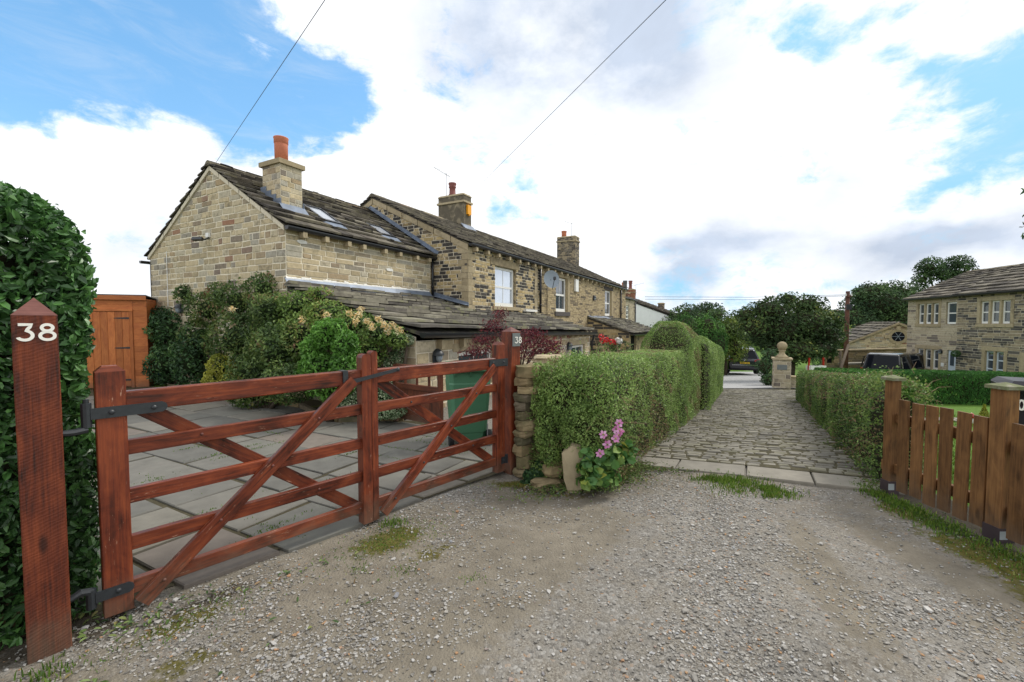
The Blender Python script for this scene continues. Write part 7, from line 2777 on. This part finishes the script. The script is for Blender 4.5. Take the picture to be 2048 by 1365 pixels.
mb.build('tracery', M['dish'], rw)
# garden wall with niche, behind the van
wa = at(1640, 706, 27.5)
wb = at(1835, 698, 30.0)
wl_ = np.array([wb[0] - wa[0], wb[1] - wa[1]])
Lw = np.linalg.norm(wl_)
Gw = thing('garden_wall', 'coped stone garden wall with a small dark niche, behind the telegraph pole', 'stone wall', (wa[0], wa[1], 0), math.atan2(wl_[1], wl_[0]))
nic = (.60, 1.20, -1.02, -.70)
wall_front(Gw, 0, 1.75, 0, -2.3, -.41, [M['stone_wall'], M['mortar_dark']], [nic], 411, ch=(.10, .16), sw=(.3, .8))
wall_front(Gw, 1.75, Lw, .02, -2.6, -.24, [M['stone_wall'], M['mortar_dark']], (), 412, ch=(.09, .14), sw=(.3, .9))
MB().box(nic[0], nic[1], .13, .15, nic[2], nic[3]).build('niche_back', M['interior_shade'], Gw)  # shade of the recess painted as a near-black back
MB().box(-.05, 1.74, -.08, .3, -.41, -.33).build('coping', M['ashlar'], Gw)
MB().box(1.75, Lw + .1, -.08, .3, -.24, -.16).build('coping', M['ashlar'], Gw)
MB().box(1.0, 3.6, -.9, -.4, -1.05, -.95).build('bench_slab', M['slab'], Gw)
# small red and white planter
pr_ = at(1632, 736, 19)
t = thing('planter', 'small white planter with red end posts, beyond the low olive hedge', 'planter', (pr_[0], pr_[1], float(zg(pr_[0], pr_[1]))), .1)
zz_ = pr_[2] - float(zg(pr_[0], pr_[1])) + .02
MB().box(-.36, .36, -.15, .15, zz_ - .1, zz_ + .08).box(-.33, .33, -.12, .12, 0, zz_ - .1).build('trough', M['white'], t)
for sg in (-1, 1):
    MB().beam((sg * .38, 0, 0), (sg * .33, 0, zz_ + .42), .06, .06, (0, 1, 0)).build('end_post', M['red_light'], t)
P, N = blob_points([(0, 0, zz_ + .25, .24, .15, .2)], 700)
foliage('leaves', P, N, M['lf_dark'], t, .06)
# telegraph pole and its stay post
pt = at(1692, 700, 25.0)
t = thing('telegraph_pole', 'tall dark brown telegraph pole in front of the trees', 'pole', (pt[0], pt[1], -2.0))
tz_ = at(1693, 583, 25.0)[2] + 2.0
mb = MB().tube([(0, 0, 0), (0, 0, tz_ * .5), (0, 0, tz_)], [.13, .115, .10], 12)
mb.build('shaft', M['pole_wood'], t, True)
MB().beam((-.22, -.12, tz_ - .32), (.14, -.12, tz_ - .30), .06, .05).build('crossarm', M['pole_wood'], t)
for x in (-.2, .12):
    MB().lathe([(.02, 0), (.045, .03), (.03, .08), (.04, .11), (.01, .13)], (x, -.12, tz_ - .28), 8).build('insulator', M['white'], t)
MB().box(-.15, .15, -.16, -.11, tz_ - 1.05, tz_ - .75).build('junction_box', M['iron'], t)
pa_, pb_ = at(1680, 742, 17.5), at(1697, 690, 18.2)
t = thing('stay_post', 'slim leaning grey post in front of the telegraph pole', 'post', (pa_[0], pa_[1], float(zg(pa_[0], pa_[1]))), 0, None, True)
d = np.array(pb_) - np.array(pa_)
mb = MB().tube([np.array(pa_) - d * .8, pb_], [.06, .05], 8)
mb.build('shaft', M['bark'], t, True)
p2a, p2b = at(1681, 735, 18.5), at(1681, 702, 18.5)
mb = MB().tube([np.array(p2a) - (0, 0, .6), p2b], .04, 8)
mb.build('stake', M['bark'], t, True)

# ------------------------------------------------------------------ lawn ornaments
pd = at(1968, 838, 7.6)
zd = float(zg(pd[0], pd[1]))
t = thing('dwarf_conifer', 'tiny yellow-green cone-shaped conifer on the lawn', 'conifer', (pd[0], pd[1], zd), 0)
n_ = 900
h_ = rs.uniform(0, 1, n_) ** 1.3
a = rs.uniform(0, 6.28, n_)
r_ = .13 * (1 - h_) * rs.uniform(.6, 1.05, n_)
P = np.stack([r_ * np.cos(a), r_ * np.sin(a), .03 + h_ * .36], 1)
N = np.stack([np.cos(a), np.sin(a), np.full(n_, .4)], 1)
foliage('foliage', P, N, M['lf_yellow'], t, .05, aspect=.25, upright=1.5, droop=0, jit=.4)
MB().tube([(0, 0, -.02), (0, 0, .3)], .012, 6).build('trunk', M['bark'], t)
pd = at(1943, 834, 7.9)
t = thing('garden_ornament', 'small white garden ornament with a red cap, on the lawn', 'ornament', (pd[0], pd[1], float(zg(pd[0], pd[1]))), 0)
MB().lathe([(.045, 0), (.055, .04), (.05, .09), (.035, .12)], (0, 0, 0), 14).build('figure', M['white'], t, True)
MB().lathe([(.06, .118), (.055, .15), (.03, .19), (.004, .21)], (0, 0, 0), 14).build('cap', M['red_light'], t, True)
mb = MB()
for q_ in range(9):
    x = 7.4 + q_ * .42
    y = 8.35 - q_ * .05
    mb.obox((x, y, float(zg(x, y)) + .02), (1, -.1, 0), (.1, 1, 0), (0, 0, 1), .19, .14, .02)
tag(mb.build('stepping_stones', M['slab']), kind='structure')
b_ = bl([(1800, 790, 4.6, .10, .12, .16), (1812, 820, 4.5, .09, .1, .16)])
shrub('small_shrub', 'bright shoots of a small shrub between the fence and the olive hedge', 'shrub', b_, M['lf_bright'], .035, 1800, None, core=False, trunk=False)

# ------------------------------------------------------------------ trees


def tb(lst):
    return bl(lst)


def foot_at(px, D_):
    p = at(px, 700, D_)
    return (p[0], p[1], float(zg(p[0], p[1])))


tree('spreading_tree', 'broad dark low-branched tree hanging over the car and stone pier',
     tb([(1560, 660, 20.5, 1.35, 1.3, 1.0), (1515, 655, 20.5, .85, 1.0, .80), (1610, 650, 20.5, 1.2, 1.2, 1.0), (1645, 675, 20.5, .85, 1.0, .75), (1540, 622, 20.5, .95, 1.0, .65), (1615, 612, 20.8, .75, .9, .55), (1590, 700, 20, 1.1, 1.1, .65), (1555, 700, 20, .7, .9, .40), (1640, 700, 19.8, .75, .8, .45), (1495, 632, 21, .5, .6, .5), (1575, 600, 21, .5, .5, .4), (1665, 640, 20.5, .5, .6, .5)]),
     M['lf_tree'], .15, 120, foot_at(1580, 20.5), .17, inner=.5, core=.62)
tree('background_tree', 'dark leafy tree behind the clipped conifers and white house', tb([(1375, 632, 42, 1.6, 1.6, 1.2), (1415, 625, 42, 1.4, 1.5, 1.0), (1350, 650, 42, 1.3, 1.3, 1.0), (1400, 650, 42, 2.0, 1.8, 1.4)]), M['lf_tree_far'], .26, 45, foot_at(1385, 42), .25)
for lab, px, py, rx, rz in (('rounded green conifer nearer the white house, behind the hedge hump', 1375, 668, .72, .95), ('rounded green conifer nearer the lane, behind the hedge hump', 1415, 668, .70, .92), ('dark rounded bush below the white house gable', 1345, 685, .7, .7)):
    tree('clipped_conifer', lab, tb([(px, py, 21, rx, .7, rz), (px + 12, py + 22, 20.8, rx * .9, .7, .8)]), M['lf_tree_grn'], .10, 330, foot_at(px, 21), .1, 'rounded conifers', .8, .8, cat='conifer')
tree('yellowing_tree', 'loose yellow-green tree between the hedge hump and the dark spreading tree', tb([(1440, 668, 27, 1.05, 1, .9), (1462, 660, 27, .75, .8, .85), (1430, 700, 26.5, 1.0, 1, .8), (1470, 695, 26.5, .8, .8, .9)]), M['lf_tree_yel'], .16, 110, foot_at(1450, 27), .12)
tree('dark_bush', 'small dark tree with an open top beside the yellowing tree', tb([(1436, 632, 38, .8, .8, .7), (1476, 640, 38, .9, .9, .9), (1395, 640, 40, 1, 1, .9)]), M['lf_tree_far'], .2, 80, foot_at(1460, 38), .12)
tree('background_tree', 'big dark round-topped tree right of the telegraph pole', tb([(1760, 610, 58, 4.0, 3.5, 2.6), (1715, 640, 58, 2.8, 2.6, 2.2), (1790, 595, 58, 2.6, 2.6, 2.0), (1740, 590, 58, 2.2, 2.2, 1.6), (1800, 640, 57, 3.0, 3, 2.4), (1730, 670, 56, 3, 3, 2.2), (1780, 670, 56, 3, 3, 2.0)]), M['lf_tree_far'], .36, 26, foot_at(1755, 58), .4, core=.7)
tree('background_tree', 'tall open tree with two dark crowns rising behind the right-hand house', tb([(1858, 535, 70, 1.9, 1.8, 1.6), (1845, 560, 70, 1.4, 1.4, 1.2), (1880, 548, 70, 1.5, 1.5, 1.2), (1915, 530, 70, 2.0, 1.8, 1.5), (1930, 548, 70, 1.8, 1.8, 1.4), (1898, 550, 70, 1.3, 1.3, 1.1), (1838, 590, 70, 1.6, 1.6, 1.4), (1900, 580, 70, 2.4, 2, 1.6)]), M['lf_tree_far'], .34, 34, foot_at(1885, 70), .35, inner=.55, core=.4)
tree('background_tree', 'mid-green tree low behind the telegraph pole', tb([(1665, 665, 45, 1.6, 1.6, 1.5), (1690, 690, 45, 1.6, 1.6, 1.3), (1640, 640, 47, 1.3, 1.3, 1.2)]), M['lf_tree_yel'], .28, 40, foot_at(1672, 45), .2)
tree('bare_shrub', 'thin twiggy shrub in front of the white house wall', tb([(1315, 660, 27, .7, .6, .45), (1340, 655, 27.5, .5, .5, .4), (1300, 672, 26.5, .45, .5, .35)]), M['lf_dark'], .10, 60, foot_at(1320, 27), .05, inner=.3, core=0, cat='shrub')
tree('hanging_ivy', 'grey-green ivy hanging beside the car in front of the pier', tb([(1530, 735, 17.3, .30, .3, .42), (1538, 760, 17.0, .26, .3, .28), (1540, 715, 17.5, .32, .3, .35)]), M['lf_dark'], .07, 600, foot_at(1535, 17.3), .05, inner=.7, core=.7, cat='ivy')
# far wooded band along the skyline
n_ = 26000
ang_ = rs.uniform(R(-62), R(62), n_)
dist = rs.uniform(95, 140, n_)
fx_, fy_ = dist * np.sin(ang_), dist * np.cos(ang_)
hh = (2.4 + 4.2 * fbm(ang_ * 9 + 20, dist * .02, 5)) * rs.uniform(0, 1, n_) ** .6
P = np.stack([fx_, fy_, -4 + hh], 1)
V, F = leaf_arrays(P, np.tile([0, -1., .4], (n_, 1)), 1.1, aspect=.8)
tag(make('far_woods', V, F, M['lf_tree_far'], rn=rs.uniform(0, 1, n_)), kind='stuff')
# slate roof far off between tree and pole
fr_ = at(1668, 622, 62)
t = thing('distant_house', 'distant house whose slate roof shows between the spreading tree and telegraph pole', 'house', (fr_[0], fr_[1], -4), R(8))
MB().box(-3.5, 3.5, -.2, 5, 0, 5.6).build('wall', M['stone_far'] if 'stone_far' in M else M['mortar_dark'], t)
gable_roof(t, -3.6, 3.6, -.4, 5.6, 2.4, 7.35, 5.2, 5.6, 501, mat='slate_far', courses=(.6, .6), th=.06)
# twigs of a tree at the right edge
tw = at(2044, 425, 4.2)
TX, TY = 7.6, 5.2
t = thing('young_tree', 'tree whose few dark leaves show at the right edge of the sky', 'tree', (TX, TY, float(zg(TX, TY))), 0, None, True)
mb = MB()
mb.tube([(TX, TY, -.2), (TX + .05, TY, 1.4), (TX - .05, TY - .05, 2.7), (TX, TY, 4.2)], [.10, .085, .07, .03], 9)
mb.tube([(TX - .04, TY - .04, 2.3), (tw[0] + 1.1, tw[1] + .45, tw[2] - .35), (tw[0] + .35, tw[1], tw[2] - .1), (tw[0] + .12, tw[1], tw[2] + .3)], [.03, .02, .012, .005], 6)
P, N = blob_points([(TX + .1, TY, 3.3, .75, .8, .8), (TX + .3, TY + .2, 4.1, .6, .6, .6), (TX + .3, TY - .2, 2.7, .6, .6, .45)], 260, .4, .2)
foliage('crown', P, N, M['lf_dark'], t, .075, six=True, aspect=.4)
PL = []
for (px, py) in ((2046, 381), (2046, 384), (2042, 455), (2046, 447), (2044, 470), (2047, 432), (2046, 475)):
    c = at(px, py, 4.2)
    mb.tube([(tw[0] + .3, tw[1], tw[2] - .05), c], [.006, .002], 5)
    PL.append(c)
mb.build('twigs', M['bark'], t)
PL = np.array(PL)
foliage('leaves', PL, np.tile([0, -1., .3], (len(PL), 1)), M['lf_dark'], t, .05, six=True, aspect=.35)

# ------------------------------------------------------------------ overhead wires


def wire(label, pts, r_):
    base = pts[-1]
    mb = MB().tube(pts, r_, 6)
    o = mb.build('overhead_wire', M['wire'], None, loc=tuple(base))
    return tag(o, label, 'wire', 'overhead wires')


def line_pts(a, b, ext, sag, n_=14):
    a, b = np.array(a), np.array(b)
    e = b + (b - a) * ext
    return [a + (e - a) * q_ / n_ - (0, 0, sag * 4 * (q_ / n_) * (1 - q_ / n_)) for q_ in range(n_ + 1)]


ridgeA = np.array(HO) + np.array([.468, .884, 0]) * .1 + np.array([-.884, .468, 0]) * 2.62 + (0, 0, 5.30)
wire('overhead wire running from the nearest gable peak up past the top edge', line_pts(ridgeA, at(650, 0, 5.2), 1.1, 0)[::-1], .0045)
cb = np.array(HO) + np.array([.468, .884, 0]) * 9.75 + np.array([-.884, .468, 0]) * 2.2 + (0, 0, 6.75)
wire('overhead wire running from the orange-boxed chimney up past the top edge', line_pts(cb, at(1332, 0, 4.6), .9, 0)[::-1], .0042)
for q_, (y0, y1, lab) in enumerate(((594, 592, 'upper of the two thin wires crossing low over the far trees'), (599, 597, 'lower of the two thin wires crossing low over the far trees'))):
    wire(lab, [at(1290, y0, 30), at(1500, (y0 + y1) / 2 + 2, 28), at(1693, 590 + q_ * 2, 25.0)], .012)
